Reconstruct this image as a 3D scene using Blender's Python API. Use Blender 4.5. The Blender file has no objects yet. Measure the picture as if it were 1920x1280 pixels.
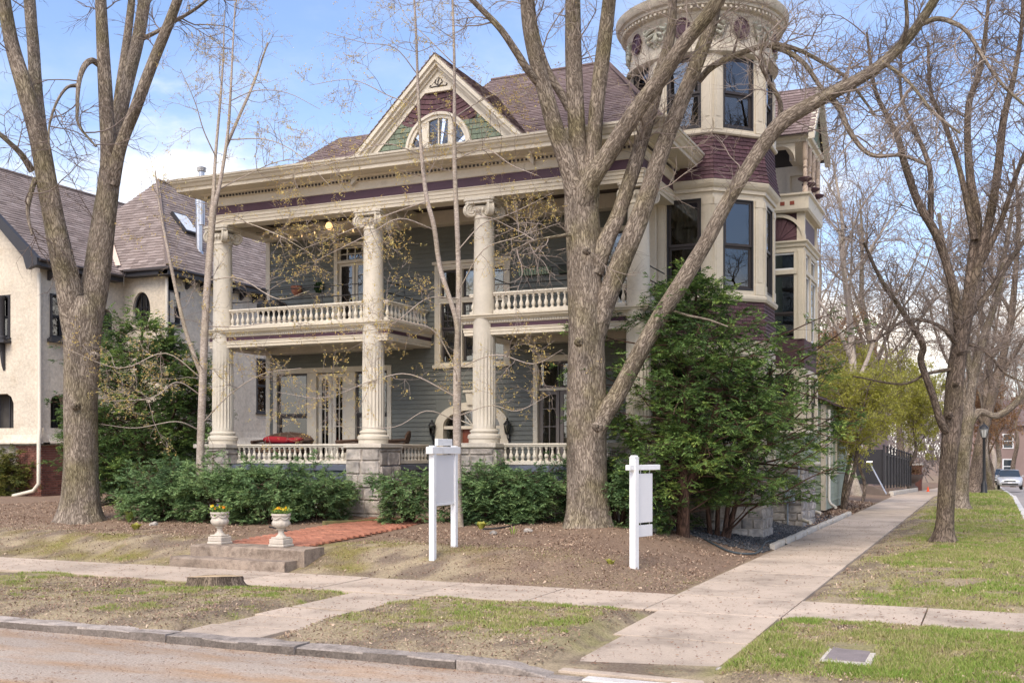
import bpy, bmesh, math, random
import numpy as np
from mathutils import Vector, Matrix
R = math.radians
rnd = random.Random(7)
ng = np.random.default_rng(11)
S = bpy.context.scene
C = S.collection

# ------------------------------------------------------------------ camera, sky, sun, exposure
CAM_H, F_PX, HORIZ, YAW = 2.1, 2009.0, 848.0, R(24.0)
cam = bpy.data.cameras.new('camera'); camo = bpy.data.objects.new('camera', cam); C.objects.link(camo)
camo.location = (0, 0, CAM_H); camo.rotation_euler = (R(90), 0, YAW)
cam.sensor_width = 36; cam.lens = F_PX / 1920 * 36; cam.shift_y = (HORIZ - 640) / 1920
cam.clip_end = 2000; S.camera = camo

SUN_EL, SUN_AZ = R(50), R(176)          # azimuth clockwise from +Y
w = bpy.data.worlds.new('World'); S.world = w; w.use_nodes = True
nt = w.node_tree; nt.nodes.clear()
def N(t, typ, **kw):
    n = t.nodes.new(typ)
    for k, v in kw.items(): setattr(n, k, v)
    return n
out = N(nt, 'ShaderNodeOutputWorld'); bg = N(nt, 'ShaderNodeBackground'); bg.inputs[1].default_value = 0.15
sky = N(nt, 'ShaderNodeTexSky'); sky.sky_type = 'NISHITA'; sky.sun_disc = False
sky.sun_elevation = SUN_EL; sky.sun_rotation = SUN_AZ; sky.air_density = 1.0; sky.dust_density = 2.2; sky.ozone_density = 1.6
tc = N(nt, 'ShaderNodeTexCoord'); mp = N(nt, 'ShaderNodeMapping'); mp.inputs['Scale'].default_value = (3.0, 3.0, 7.5); mp.inputs['Location'].default_value = (1.5, 0.4, 0.25)
nz = N(nt, 'ShaderNodeTexNoise'); nz.inputs['Scale'].default_value = 1.25; nz.inputs['Detail'].default_value = 9; nz.inputs['Roughness'].default_value = 0.56
nt.links.new(tc.outputs['Generated'], mp.inputs[0]); nt.links.new(mp.outputs[0], nz.inputs[0])
sx = N(nt, 'ShaderNodeSeparateXYZ'); nt.links.new(tc.outputs['Generated'], sx.inputs[0])
mr = N(nt, 'ShaderNodeMapRange', interpolation_type='SMOOTHSTEP'); mr.inputs[1].default_value = 0.30; mr.inputs[2].default_value = 0.10; mr.inputs[3].default_value = 0.0; mr.inputs[4].default_value = 1.0
nt.links.new(sx.outputs[2], mr.inputs[0])
m1 = N(nt, 'ShaderNodeMath', operation='MULTIPLY_ADD'); nt.links.new(mr.outputs[0], m1.inputs[0]); m1.inputs[1].default_value = 0.25; nt.links.new(nz.outputs[0], m1.inputs[2])
cr = N(nt, 'ShaderNodeMapRange', interpolation_type='SMOOTHSTEP'); cr.inputs[1].default_value = 0.61; cr.inputs[2].default_value = 0.80
nt.links.new(m1.outputs[0], cr.inputs[0])
tint = N(nt, 'ShaderNodeMix', data_type='RGBA', blend_type='MULTIPLY'); tint.inputs[0].default_value = 1.0
tint.inputs[7].default_value = (0.72, 0.82, 1.06, 1)
nt.links.new(sky.outputs[0], tint.inputs[6])
mx = N(nt, 'ShaderNodeMix', data_type='RGBA'); nt.links.new(cr.outputs[0], mx.inputs[0]); nt.links.new(tint.outputs[2], mx.inputs[6]); mx.inputs[7].default_value = (5.6, 5.6, 5.8, 1)
n2_ = N(nt, 'ShaderNodeTexNoise'); n2_.inputs['Scale'].default_value = .7; n2_.inputs['Detail'].default_value = 7; n2_.inputs['Roughness'].default_value = .6; nt.links.new(mp.outputs[0], n2_.inputs[0])
wr = N(nt, 'ShaderNodeMapRange', interpolation_type='SMOOTHSTEP'); wr.inputs[1].default_value = .42; wr.inputs[2].default_value = .75; wr.inputs[4].default_value = .38; nt.links.new(n2_.outputs[0], wr.inputs[0])
mx2 = N(nt, 'ShaderNodeMix', data_type='RGBA'); nt.links.new(wr.outputs[0], mx2.inputs[0]); nt.links.new(mx.outputs[2], mx2.inputs[6]); mx2.inputs[7].default_value = (4.6, 4.7, 5.0, 1)
nt.links.new(mx2.outputs[2], bg.inputs[0]); nt.links.new(bg.outputs[0], out.inputs[0])

sl = bpy.data.lights.new('sun', 'SUN'); sl.energy = 1.6; sl.angle = R(40); sl.color = (1.0, 0.94, 0.86)
so = bpy.data.objects.new('sun', sl); C.objects.link(so)
sd = Vector((math.sin(SUN_AZ) * math.cos(SUN_EL), math.cos(SUN_AZ) * math.cos(SUN_EL), math.sin(SUN_EL)))
so.rotation_euler = sd.to_track_quat('Z', 'Y').to_euler()
vs = S.view_settings; vs.view_transform = 'Standard'; vs.look = 'None'; vs.gamma = 1; vs.use_curve_mapping = False
vs.exposure = 1.1
vs.use_white_balance = True; vs.white_balance_temperature = 7650; vs.white_balance_tint = 8
S.render.engine = 'CYCLES'

# ------------------------------------------------------------------ pixel helpers (photo pixels -> places)
CS, SN = math.cos(YAW), math.sin(YAW)
def W(px, py, d):
    u = (px - 960) / F_PX
    return Vector((d * (-SN + u * CS), d * (CS + u * SN), CAM_H + (HORIZ - py) / F_PX * d))
def dY(px, Y): return Y / (CS + (px - 960) / F_PX * SN)
def onY(px, py, Y): return W(px, py, dY(px, Y))
def onX(px, py, X): return W(px, py, X / (-SN + (px - 960) / F_PX * CS))
def onZ(px, py, Z): return W(px, py, (CAM_H - Z) * F_PX / (py - HORIZ))

# ------------------------------------------------------------------ objects
WP = {}
def link(o, parent=None, loc=(0, 0, 0)):
    loc = Vector(loc); C.objects.link(o)
    o.location = loc - (WP[parent.name] if parent else Vector((0, 0, 0)))
    if parent: o.parent = parent
    WP[o.name] = loc
    return o
def tag(o, label=None, cat=None, group=None, kind=None):
    if label: o['label'] = label
    if cat: o['category'] = cat
    if group: o['group'] = group
    if kind: o['kind'] = kind
    return o
def thing(name, label, cat, loc, group=None):
    o = bpy.data.objects.new(name, None); o.empty_display_size = .2
    link(o, None, loc); return tag(o, label, cat, group)
def obj(name, me, m, parent=None, loc=(0, 0, 0), rot=None, scale=None):
    o = bpy.data.objects.new(name, me)
    if m is not None and len(me.materials) == 0: me.materials.append(m)
    link(o, parent, loc)
    if rot is not None: o.rotation_euler = rot
    if scale is not None: o.scale = scale
    return o
def copy_tree(src, loc=None, rz=None, label=None, parent=None):
    c = src.copy(); C.objects.link(c)
    if parent: c.parent = parent
    if loc is not None: c.location = loc; WP[c.name] = Vector(loc)
    if rz is not None: c.rotation_euler = (0, 0, rz)
    if label: c['label'] = label
    for ch in list(src.children): copy_tree(ch, parent=c)
    return c

class MB:
    """collects shapes in a local frame; build() links them as one mesh"""
    def __init__(s, M=None): s.v = []; s.f = []; s.M = M or Matrix(); s.smooth = False
    def pts(s, P):
        i = len(s.v); s.v += [tuple(s.M @ Vector(p)) for p in P]; return i
    def poly(s, P): i = s.pts(P); s.f.append(tuple(range(i, i + len(P))))
    def box(s, x0, x1, y0, y1, z0, z1):
        i = s.pts([(x0, y0, z0), (x1, y0, z0), (x1, y1, z0), (x0, y1, z0), (x0, y0, z1), (x1, y0, z1), (x1, y1, z1), (x0, y1, z1)])
        for q in ((3, 2, 1, 0), (4, 5, 6, 7), (0, 1, 5, 4), (1, 2, 6, 5), (2, 3, 7, 6), (3, 0, 4, 7)): s.f.append(tuple(i + k for k in q))
        return s
    def prism(s, poly, ext):
        """poly: 3D points, ext: extrusion vector"""
        e = Vector(ext); n = len(poly)
        i = s.pts(poly); j = s.pts([Vector(p) + e for p in poly])
        s.f.append(tuple(range(i + n - 1, i - 1, -1))); s.f.append(tuple(range(j, j + n)))
        for k in range(n): s.f.append((i + k, i + (k + 1) % n, j + (k + 1) % n, j + k))
        return s
    def lathe(s, prof, n=12, c=(0, 0), a0=0, a1=2 * math.pi, caps=True):
        full = abs(a1 - a0 - 2 * math.pi) < 1e-6; m = n if full else n + 1
        i = s.pts([(c[0] + r * math.cos(a0 + (a1 - a0) * k / n), c[1] + r * math.sin(a0 + (a1 - a0) * k / n), z) for r, z in prof for k in range(m)])
        for a in range(len(prof) - 1):
            for k in range(n):
                k2 = (k + 1) % m
                s.f.append((i + a * m + k, i + a * m + k2, i + (a + 1) * m + k2, i + (a + 1) * m + k))
        if caps and full:
            s.f.append(tuple(i + k for k in range(m - 1, -1, -1))); s.f.append(tuple(i + (len(prof) - 1) * m + k for k in range(m)))
        return s
    def tube(s, P, r, n=8, cap=True):
        P = [Vector(p) for p in P]; rr = r if isinstance(r, (list, tuple)) else [r] * len(P)
        t = (P[1] - P[0]).normalized(); up = Vector((0, 0, 1)) if abs(t.z) < .9 else Vector((1, 0, 0))
        a = t.cross(up).normalized(); base = None; st = len(s.v)
        for k, p in enumerate(P):
            t = (P[min(k + 1, len(P) - 1)] - P[max(k - 1, 0)]).normalized()
            a = (a - t * a.dot(t)).normalized(); b = t.cross(a)
            s.pts([p + (a * math.cos(2 * math.pi * q / n) + b * math.sin(2 * math.pi * q / n)) * rr[k] for q in range(n)])
        for k in range(len(P) - 1):
            for q in range(n):
                q2 = (q + 1) % n; s.f.append((st + k * n + q, st + k * n + q2, st + (k + 1) * n + q2, st + (k + 1) * n + q))
        if cap:
            s.f.append(tuple(st + q for q in range(n - 1, -1, -1))); s.f.append(tuple(st + (len(P) - 1) * n + q for q in range(n)))
        return s
    def sweep(s, path, prof):
        """profile (outset, z) swept along an open horizontal path; outset is to the right of the walking direction"""
        n = len(path); P = [Vector((p[0], p[1])) for p in path]; offs = []
        for k in range(n):
            ds = []
            if k > 0: ds.append((P[k] - P[k - 1]).normalized())
            if k < n - 1: ds.append((P[k + 1] - P[k]).normalized())
            ns = [Vector((d.y, -d.x)) for d in ds]
            if len(ns) == 1: offs.append(ns[0])
            else:
                m = (ns[0] + ns[1]).normalized(); offs.append(m / max(.2, m.dot(ns[0])))
        m = len(prof); i = s.pts([(P[k].x + offs[k].x * o, P[k].y + offs[k].y * o, z) for k in range(n) for o, z in prof])
        for k in range(n - 1):
            for q in range(m):
                q2 = (q + 1) % m; s.f.append((i + k * m + q, i + (k + 1) * m + q, i + (k + 1) * m + q2, i + k * m + q2))
        s.f.append(tuple(i + q for q in range(m))); s.f.append(tuple(i + (n - 1) * m + q for q in range(m - 1, -1, -1)))
        return s
    def mesh(s, name, bevel=0, smooth=None):
        me = bpy.data.meshes.new(name); me.from_pydata(s.v, [], s.f)
        bm = bmesh.new(); bm.from_mesh(me); bmesh.ops.recalc_face_normals(bm, faces=bm.faces)
        if bevel: bmesh.ops.bevel(bm, geom=bm.edges[:], offset=bevel, segments=1, affect='EDGES', clamp_overlap=True)
        bm.to_mesh(me); bm.free()
        if smooth is not None:
            me.polygons.foreach_set('use_smooth', [True] * len(me.polygons)); me.set_sharp_from_angle(angle=R(smooth))
        return me
    def build(s, name, m, parent=None, loc=(0, 0, 0), bevel=0, smooth=None, **k):
        return obj(name, s.mesh(name, bevel, smooth), m, parent, loc, **k)

def np_mesh(name, v, f, tone=None, uv=None, smooth=False):
    v = np.asarray(v, np.float32); f = np.asarray(f, np.int32)
    me = bpy.data.meshes.new(name); k = f.shape[1]
    me.vertices.add(len(v)); me.vertices.foreach_set('co', v.ravel())
    me.loops.add(f.size); me.loops.foreach_set('vertex_index', f.ravel())
    me.polygons.add(len(f)); me.polygons.foreach_set('loop_start', np.arange(0, f.size, k, dtype=np.int32))
    try: me.polygons.foreach_set('loop_total', np.full(len(f), k, np.int32))
    except Exception: pass
    if smooth: me.polygons.foreach_set('use_smooth', np.ones(len(f), bool))
    if tone is not None:
        a = me.attributes.new('tone', 'FLOAT', 'POINT'); a.data.foreach_set('value', np.asarray(tone, np.float32))
    if uv is not None:
        l = me.uv_layers.new(name='UVMap'); l.data.foreach_set('uv', np.asarray(uv, np.float32).ravel())
    me.update(calc_edges=True); return me

def ss(a, b, x):
    t = np.clip((x - a) / (b - a), 0, 1); return t * t * (3 - 2 * t)
_perm = np.random.default_rng(3).random((256, 256))
def vnoise(x, y):
    xi = np.floor(x).astype(int); yi = np.floor(y).astype(int); fx = x - xi; fy = y - yi
    fx = fx * fx * (3 - 2 * fx); fy = fy * fy * (3 - 2 * fy); g = lambda a, b: _perm[a & 255, b & 255]
    return (g(xi, yi) * (1 - fx) + g(xi + 1, yi) * fx) * (1 - fy) + (g(xi, yi + 1) * (1 - fx) + g(xi + 1, yi + 1) * fx) * fy
def fbm(x, y, o=4):
    s = 0; a = .5; t = 0
    for k in range(o): s = s + a * vnoise(x * 2 ** k + 17 * k, y * 2 ** k + 5 * k); t += a; a *= .55
    return s / t

# ------------------------------------------------------------------ materials
def mat(name, col, rough=.75, var=.12, nscale=3.0, fine=0.0, fscale=60., bump=0.0, bscale=80., objvar=0.0, dirt=None, spec=.4, metal=0., stretch=(1, 1, 1), tone=None, toneramp=None):
    m = bpy.data.materials.new(name); m.use_nodes = True; t = m.node_tree; L = t.links.new
    b = t.nodes['Principled BSDF']; b.inputs['Roughness'].default_value = rough; b.inputs['Specular IOR Level'].default_value = spec; b.inputs['Metallic'].default_value = metal
    geo = N(t, 'ShaderNodeNewGeometry'); mpn = N(t, 'ShaderNodeMapping'); mpn.inputs['Scale'].default_value = stretch; L(geo.outputs['Position'], mpn.inputs[0])
    def noise(sc, det=4, ro=.6):
        n = N(t, 'ShaderNodeTexNoise'); n.inputs['Scale'].default_value = sc; n.inputs['Detail'].default_value = det; n.inputs['Roughness'].default_value = ro; L(mpn.outputs[0], n.inputs[0]); return n.outputs[0]
    def rng(s, a, c, lo, hi):
        r = N(t, 'ShaderNodeMapRange'); r.inputs[1].default_value = a; r.inputs[2].default_value = c; r.inputs[3].default_value = lo; r.inputs[4].default_value = hi; L(s, r.inputs[0]); return r.outputs[0]
    if toneramp:
        at = N(t, 'ShaderNodeAttribute', attribute_name='tone'); ra = N(t, 'ShaderNodeValToRGB'); L(at.outputs['Fac'], ra.inputs[0])
        els = ra.color_ramp.elements
        while len(els) < len(toneramp): els.new(.5)
        for e, (p, c) in zip(els, toneramp): e.position = p; e.color = (*c, 1)
        cur = ra.outputs[0]
    else:
        rgb = N(t, 'ShaderNodeRGB'); rgb.outputs[0].default_value = (*col, 1); cur = rgb.outputs[0]
    if dirt:
        dc, lo, hi, dsc = dirt
        mxn = N(t, 'ShaderNodeMix', data_type='RGBA'); L(rng(noise(dsc, 6, .65), lo, hi, 0, 1), mxn.inputs[0]); L(cur, mxn.inputs[6]); mxn.inputs[7].default_value = (*dc, 1); cur = mxn.outputs[2]
    def mul(cur, fac):
        v = N(t, 'ShaderNodeVectorMath', operation='SCALE'); L(cur, v.inputs[0]); L(fac, v.inputs[3]); return v.outputs[0]
    if var: cur = mul(cur, rng(noise(nscale), .3, .7, 1 - var, 1 + var))
    if fine: cur = mul(cur, rng(noise(fscale, 3, .7), .3, .7, 1 - fine, 1 + fine))
    if objvar:
        oi = N(t, 'ShaderNodeObjectInfo'); cur = mul(cur, rng(oi.outputs['Random'], 0, 1, 1 - objvar, 1 + objvar))
    L(cur, b.inputs['Base Color'])
    if bump:
        bp = N(t, 'ShaderNodeBump'); bp.inputs['Strength'].default_value = bump; bp.inputs['Distance'].default_value = .02; L(noise(bscale, 5, .65), bp.inputs['Height']); L(bp.outputs[0], b.inputs['Normal'])
    return m

CREAM = mat('cream_paint', (.60, .53, .42), .55, .07, 1.2, .05, 14, .12, 30, .03, dirt=((.40, .34, .26), .60, .85, 2.2))
IVORY = mat('ivory_paint', (.60, .545, .455), .55, .07, 1.5, .05, 14, .1, 30, .02, dirt=((.42, .37, .30), .60, .85, 2.5))
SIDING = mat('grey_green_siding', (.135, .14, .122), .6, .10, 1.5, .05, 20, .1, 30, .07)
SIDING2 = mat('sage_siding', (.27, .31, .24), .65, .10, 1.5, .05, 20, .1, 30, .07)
PURPLE = mat('plum_paint', (.075, .032, .047), .5, .10, 1.5, .06, 20, .1, 30)
PSHING = mat('plum_shingle', (.098, .046, .055), .7, .14, 2.5, .12, 30, .3, 50, .22)
GSHING = mat('green_shingle', (.155, .195, .145), .75, .14, 2.5, .12, 30, .3, 50, .18)
def roofmat(n, a, b, c): return mat(n, a, .9, .12, 1.0, .18, 45, .5, 90, toneramp=[(0, a), (.5, b), (1, c)])
ROOF = roofmat('plum_brown_roof', (.15, .105, .10), (.20, .145, .14), (.255, .195, .185))
ROOF2 = roofmat('weathered_brown_roof', (.165, .128, .115), (.23, .182, .165), (.31, .255, .235))
STUCCO = mat('cream_stucco', (.58, .51, .415), .9, .10, 1.0, .16, 9, 1.0, 10, dirt=((.48, .40, .30), .52, .8, 1.6))
BLACK = mat('charcoal_paint', (.032, .031, .035), .5, .1, 3, .05, 20, .1, 30)
DARKWOOD = mat('dark_sash_paint', (.045, .036, .034), .45, .1, 3)
CEIL = mat('dark_brown_ceiling_boards', (.05, .033, .026), .6, .15, 3, .1, 20)
STONE = mat('limestone', (.40, .355, .315), .9, .25, 3.5, .28, 18, 1.0, 14, .22, dirt=((.17, .16, .155), .48, .7, 4.5))
CAPST = mat('smooth_limestone', (.50, .45, .385), .85, .12, 3, .1, 25, .3, 40)
BRICKM = mat('red_brown_brick', (.17, .068, .05), .9, .18, 4, .15, 40, .4, 50, .3)
MORTAR = mat('mortar', (.33, .29, .25), .95, .1, 8, .1, 60, .3, 60)
PATHB = mat('orange_path_brick', (.37, .15, .095), .9, .18, 2.0, .15, 40, .4, 50, .18, dirt=((.27, .13, .09), .55, .8, 1.5))
CONC = mat('walk_concrete', (.48, .385, .305), .9, .12, .7, .17, 70, .3, 120, .07, dirt=((.27, .215, .17), .48, .74, 1.1))
STEPC = mat('step_concrete', (.30, .235, .185), .9, .2, 3, .2, 50, .8, 40, .1, dirt=((.15, .11, .085), .47, .68, 5))
KERB = mat('granite_kerb', (.34, .29, .255), .9, .25, 4, .3, 50, .9, 40, .14, dirt=((.18, .15, .13), .5, .7, 5))
URN = mat('cast_stone_urn', (.50, .445, .38), .85, .12, 8, .1, 40, .3, 60)
JOINT = mat('dark_joint_dirt', (.13, .10, .082), .95, .2, 6)
WHITE = mat('white_vinyl', (.76, .76, .76), .4, .05, 3, .03, 20, dirt=((.55, .53, .50), .58, .85, 3.5))
PANELW = mat('blank_sign_panel', (.67, .665, .675), .5, .02, 3)
METAL = mat('galvanised_metal', (.55, .55, .56), .35, .1, 4, metal=.9)
COPPER = mat('salmon_flashing', (.62, .47, .39), .6, .1, 4)
GREYBLUE = mat('blue_grey_skirting', (.10, .115, .15), .6, .1, 3)
IRON = mat('black_iron', (.018, .018, .02), .45, .05, 3)
WICKER = mat('brown_wicker', (.10, .055, .035), .7, .2, 10, .4, 90, .6, 120)
RED = mat('red_cushion_cloth', (.30, .012, .02), .85, .1, 6, .08, 100)
DENIM = mat('blue_grey_cloth', (.06, .085, .12), .9, .1, 6, .1, 100)
CLOTHW = mat('white_curtain_cloth', (.40, .375, .335), .9, .06, 6)
CLOTHG = mat('grey_curtain_cloth', (.16, .145, .13), .9, .1, 6)
BLIND = mat('window_blind', (.055, .058, .055), .6, .05, 6)
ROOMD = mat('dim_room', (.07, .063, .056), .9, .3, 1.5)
DOORRED = mat('red_brown_door', (.20, .055, .03), .45, .15, 6, .1, 30)
TERRA = mat('terracotta', (.32, .12, .07), .8, .12, 6)
def glassmat():
    m = bpy.data.materials.new('window_glass'); m.use_nodes = True; t = m.node_tree; t.nodes.clear()
    o = N(t, 'ShaderNodeOutputMaterial'); mxs = N(t, 'ShaderNodeMixShader'); tr = N(t, 'ShaderNodeBsdfTransparent'); gl = N(t, 'ShaderNodeBsdfGlossy')
    tr.inputs[0].default_value = (.62, .64, .62, 1); gl.inputs['Roughness'].default_value = .01; gl.inputs[0].default_value = (.95, .97, 1, 1)
    fr = N(t, 'ShaderNodeFresnel'); fr.inputs[0].default_value = 2.05
    nzz = N(t, 'ShaderNodeTexNoise'); nzz.inputs['Scale'].default_value = 2.2; bp = N(t, 'ShaderNodeBump'); bp.inputs['Strength'].default_value = .035; bp.inputs['Distance'].default_value = .03
    g = N(t, 'ShaderNodeNewGeometry'); t.links.new(g.outputs['Position'], nzz.inputs[0]); t.links.new(nzz.outputs[0], bp.inputs['Height']); t.links.new(bp.outputs[0], gl.inputs['Normal'])
    t.links.new(fr.outputs[0], mxs.inputs[0]); t.links.new(tr.outputs[0], mxs.inputs[1]); t.links.new(gl.outputs[0], mxs.inputs[2]); t.links.new(mxs.outputs[0], o.inputs[0]); return m
GLASS = glassmat()
def barkmat(name, dark, light, moss, su=26, sv=6, bumpk=.9):
    m = bpy.data.materials.new(name); m.use_nodes = True; t = m.node_tree; L = t.links.new; b = t.nodes['Principled BSDF']; b.inputs['Roughness'].default_value = .9; b.inputs['Specular IOR Level'].default_value = .2
    uv = N(t, 'ShaderNodeUVMap', uv_map='UVMap'); g = N(t, 'ShaderNodeNewGeometry')
    mpn = N(t, 'ShaderNodeMapping'); mpn.inputs['Scale'].default_value = (su, sv, 1); L(uv.outputs[0], mpn.inputs[0])
    no = N(t, 'ShaderNodeTexNoise'); no.inputs['Scale'].default_value = 1.0; no.inputs['Detail'].default_value = 3; no.inputs['Roughness'].default_value = .55; no.inputs['Distortion'].default_value = .8; L(mpn.outputs[0], no.inputs[0])
    a1 = N(t, 'ShaderNodeMath', operation='SUBTRACT'); L(no.outputs[0], a1.inputs[0]); a1.inputs[1].default_value = .5
    a2 = N(t, 'ShaderNodeMath', operation='ABSOLUTE'); L(a1.outputs[0], a2.inputs[0])
    fn = N(t, 'ShaderNodeTexNoise'); fn.inputs['Scale'].default_value = 3.2; fn.inputs['Detail'].default_value = 5; L(mpn.outputs[0], fn.inputs[0])
    sm = N(t, 'ShaderNodeMath', operation='MULTIPLY_ADD'); L(fn.outputs[0], sm.inputs[0]); sm.inputs[1].default_value = .10; L(a2.outputs[0], sm.inputs[2])
    ra = N(t, 'ShaderNodeValToRGB'); L(sm.outputs[0], ra.inputs[0]); e = ra.color_ramp.elements; e[0].position = .05; e[0].color = (*dark, 1); e[1].position = .17; e[1].color = (*light, 1)
    big = N(t, 'ShaderNodeTexNoise'); big.inputs['Scale'].default_value = .55; big.inputs['Detail'].default_value = 3
    mb_ = N(t, 'ShaderNodeMapping'); mb_.inputs['Scale'].default_value = (5, 1.6, 1); L(uv.outputs[0], mb_.inputs[0]); L(mb_.outputs[0], big.inputs[0])
    rb = N(t, 'ShaderNodeMapRange'); rb.inputs[1].default_value = .3; rb.inputs[2].default_value = .7; rb.inputs[3].default_value = .68; rb.inputs[4].default_value = 1.2; L(big.outputs[0], rb.inputs[0])
    sc = N(t, 'ShaderNodeVectorMath', operation='SCALE'); L(ra.outputs[0], sc.inputs[0]); L(rb.outputs[0], sc.inputs[3])
    ms = N(t, 'ShaderNodeTexNoise'); ms.inputs['Scale'].default_value = 1.3; ms.inputs['Detail'].default_value = 7; L(g.outputs['Position'], ms.inputs[0])
    r = N(t, 'ShaderNodeMapRange'); r.inputs[1].default_value = .47; r.inputs[2].default_value = .68; r.inputs[4].default_value = .9; L(ms.outputs[0], r.inputs[0])
    mm = N(t, 'ShaderNodeMix', data_type='RGBA', blend_type='MULTIPLY'); mm.inputs[0].default_value = 1; L(sc.outputs[0], mm.inputs[6]); mm.inputs[7].default_value = (*moss, 1)
    mxn = N(t, 'ShaderNodeMix', data_type='RGBA'); L(r.outputs[0], mxn.inputs[0]); L(sc.outputs[0], mxn.inputs[6]); L(mm.outputs[2], mxn.inputs[7]); L(mxn.outputs[2], b.inputs['Base Color'])
    bp = N(t, 'ShaderNodeBump'); bp.inputs['Strength'].default_value = bumpk; bp.inputs['Distance'].default_value = .06; L(sm.outputs[0], bp.inputs['Height']); L(bp.outputs[0], b.inputs['Normal'])
    return m
BARK = barkmat('furrowed_bark', (.095, .071, .055), (.36, .297, .238), (.82, .84, .62), 24, 5.0, 1.0)
BARKR = barkmat('dark_brown_bark', (.06, .043, .034), (.25, .19, .15), (.85, .88, .7), 22, 5, 1.0)
BARKS = barkmat('smooth_grey_bark', (.30, .245, .21), (.50, .425, .365), (.9, .9, .78), 9, 22, .3)
BARKY = barkmat('yew_bark', (.05, .03, .022), (.17, .10, .075), (.8, .7, .6), 14, 2.5)
TWIG = mat('twig_bark', (.28, .225, .19), .85, .2, 3)
TWIGD = mat('dark_twig_bark', (.17, .13, .11), .85, .2, 3)
def leafmat(name, ramp, trans=.25):
    m = mat(name, (0, 0, 0), .6, .0, toneramp=ramp, spec=.25); t = m.node_tree; b = t.nodes['Principled BSDF']
    src = b.inputs['Base Color'].links[0].from_socket; tl = N(t, 'ShaderNodeBsdfTranslucent'); t.links.new(src, tl.inputs[0])
    mxs = N(t, 'ShaderNodeMixShader'); mxs.inputs[0].default_value = trans; o = [n for n in t.nodes if n.type == 'OUTPUT_MATERIAL'][0]
    t.links.new(b.outputs[0], mxs.inputs[1]); t.links.new(tl.outputs[0], mxs.inputs[2]); t.links.new(mxs.outputs[0], o.inputs[0]); return m
YEW = leafmat('yew_needles', [(0, (.028, .055, .024)), (.4, (.085, .155, .048)), (.75, (.18, .285, .075)), (1, (.34, .43, .11))])
YEWB = leafmat('blue_green_needles', [(0, (.06, .115, .052)), (.5, (.15, .25, .105)), (1, (.28, .40, .16))])
OLIVE = leafmat('olive_leaves', [(0, (.05, .07, .02)), (.5, (.13, .15, .04)), (1, (.28, .24, .06))])
BUD = leafmat('yellow_orange_buds', [(0, (.55, .34, .12)), (.5, (.68, .50, .16)), (1, (.70, .64, .26))], .4)
SPRING = leafmat('spring_green_leaves', [(0, (.23, .23, .04)), (.5, (.38, .37, .07)), (1, (.50, .48, .13))], .45)
RUST = leafmat('rusty_buds', [(0, (.20, .10, .06)), (1, (.42, .25, .12))], .4)
GRASS = leafmat('grass_blades', [(0, (.46, .38, .23)), (.45, (.40, .36, .16)), (.72, (.28, .33, .085)), (1, (.21, .32, .06))], .3)
CHIPS = mat('bark_chips', (0, 0, 0), .95, .0, toneramp=[(0, (.11, .062, .042)), (.5, (.28, .18, .125)), (1, (.54, .41, .30))])
GRAVEL = mat('dark_gravel', (0, 0, 0), .85, .0, toneramp=[(0, (.03, .032, .037)), (.6, (.10, .10, .105)), (1, (.24, .22, .205))])
# ================================================================== ground
FAR = lambda y: -.022 * np.maximum(0, y - 55)
def gz(x, y):
    x = np.asarray(x, float); y = np.asarray(y, float)
    base = ss(15.5, 17.2, y) * .38 + ss(17.2, 22.5, y) * .20
    base = base * (1 - ss(-7.6, -4.25, x)) * (1 - .6 * ss(40, 50, y))
    nz_ = (fbm(x * 1.1 + 9, y * 1.1) - .5) * .09 + (fbm(x * 5, y * 5 + 3) - .5) * .035
    blv = (ss(9.7, 10.6, y) * (1 - ss(12.6, 13.7, y))) * .07
    blv = blv + ss(-2.3, -1.2, x) * (1 - ss(.2, .9, x)) * .05 * ss(15.3, 16.5, y)
    z = .02 + base + nz_ + blv
    def walk(d, soft=.22): return 1 - ss(0, soft, d)
    d1 = np.maximum(13.75 - y, y - 15.4); d1 = np.where(x < 1.0, d1, 9)
    d2 = np.maximum(-4.2 - x, x + 2.4); d2 = np.where(y > 13.7, d2, 9)
    d3 = np.maximum(np.maximum(-3.95 - x, x + 2.42), y - 13.8)
    d4 = np.maximum(np.maximum(-8.7 - x, x + 7.45), y - 13.8)
    for d in (d1, d2, d3, d4):
        k = walk(d); z = z * (1 - k) + (-.03) * k
    d5 = np.maximum(np.maximum(-13.5 - x, x + 11.5), np.maximum(15.6 - y, y - 23)); k = walk(d5, .3)
    z = z - k * .05
    d6 = np.maximum(np.maximum(-13.7 - x, x + 11.4), np.maximum(15.3 - y, y - 16.4)); k = walk(d6, .15)
    z = z * (1 - k) + (-.05) * k
    ke = 1 - ss(9.72, 9.95, y); z = z * (1 - ke) + np.where(x > -4.0, -.075, -.02) * ke
    ke = ss(.85, 1.0, x); z = z * (1 - ke) + (-.01) * ke
    return z + FAR(y)
def gzs(x, y): return float(gz(np.array([x]), np.array([y]))[0])
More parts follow.
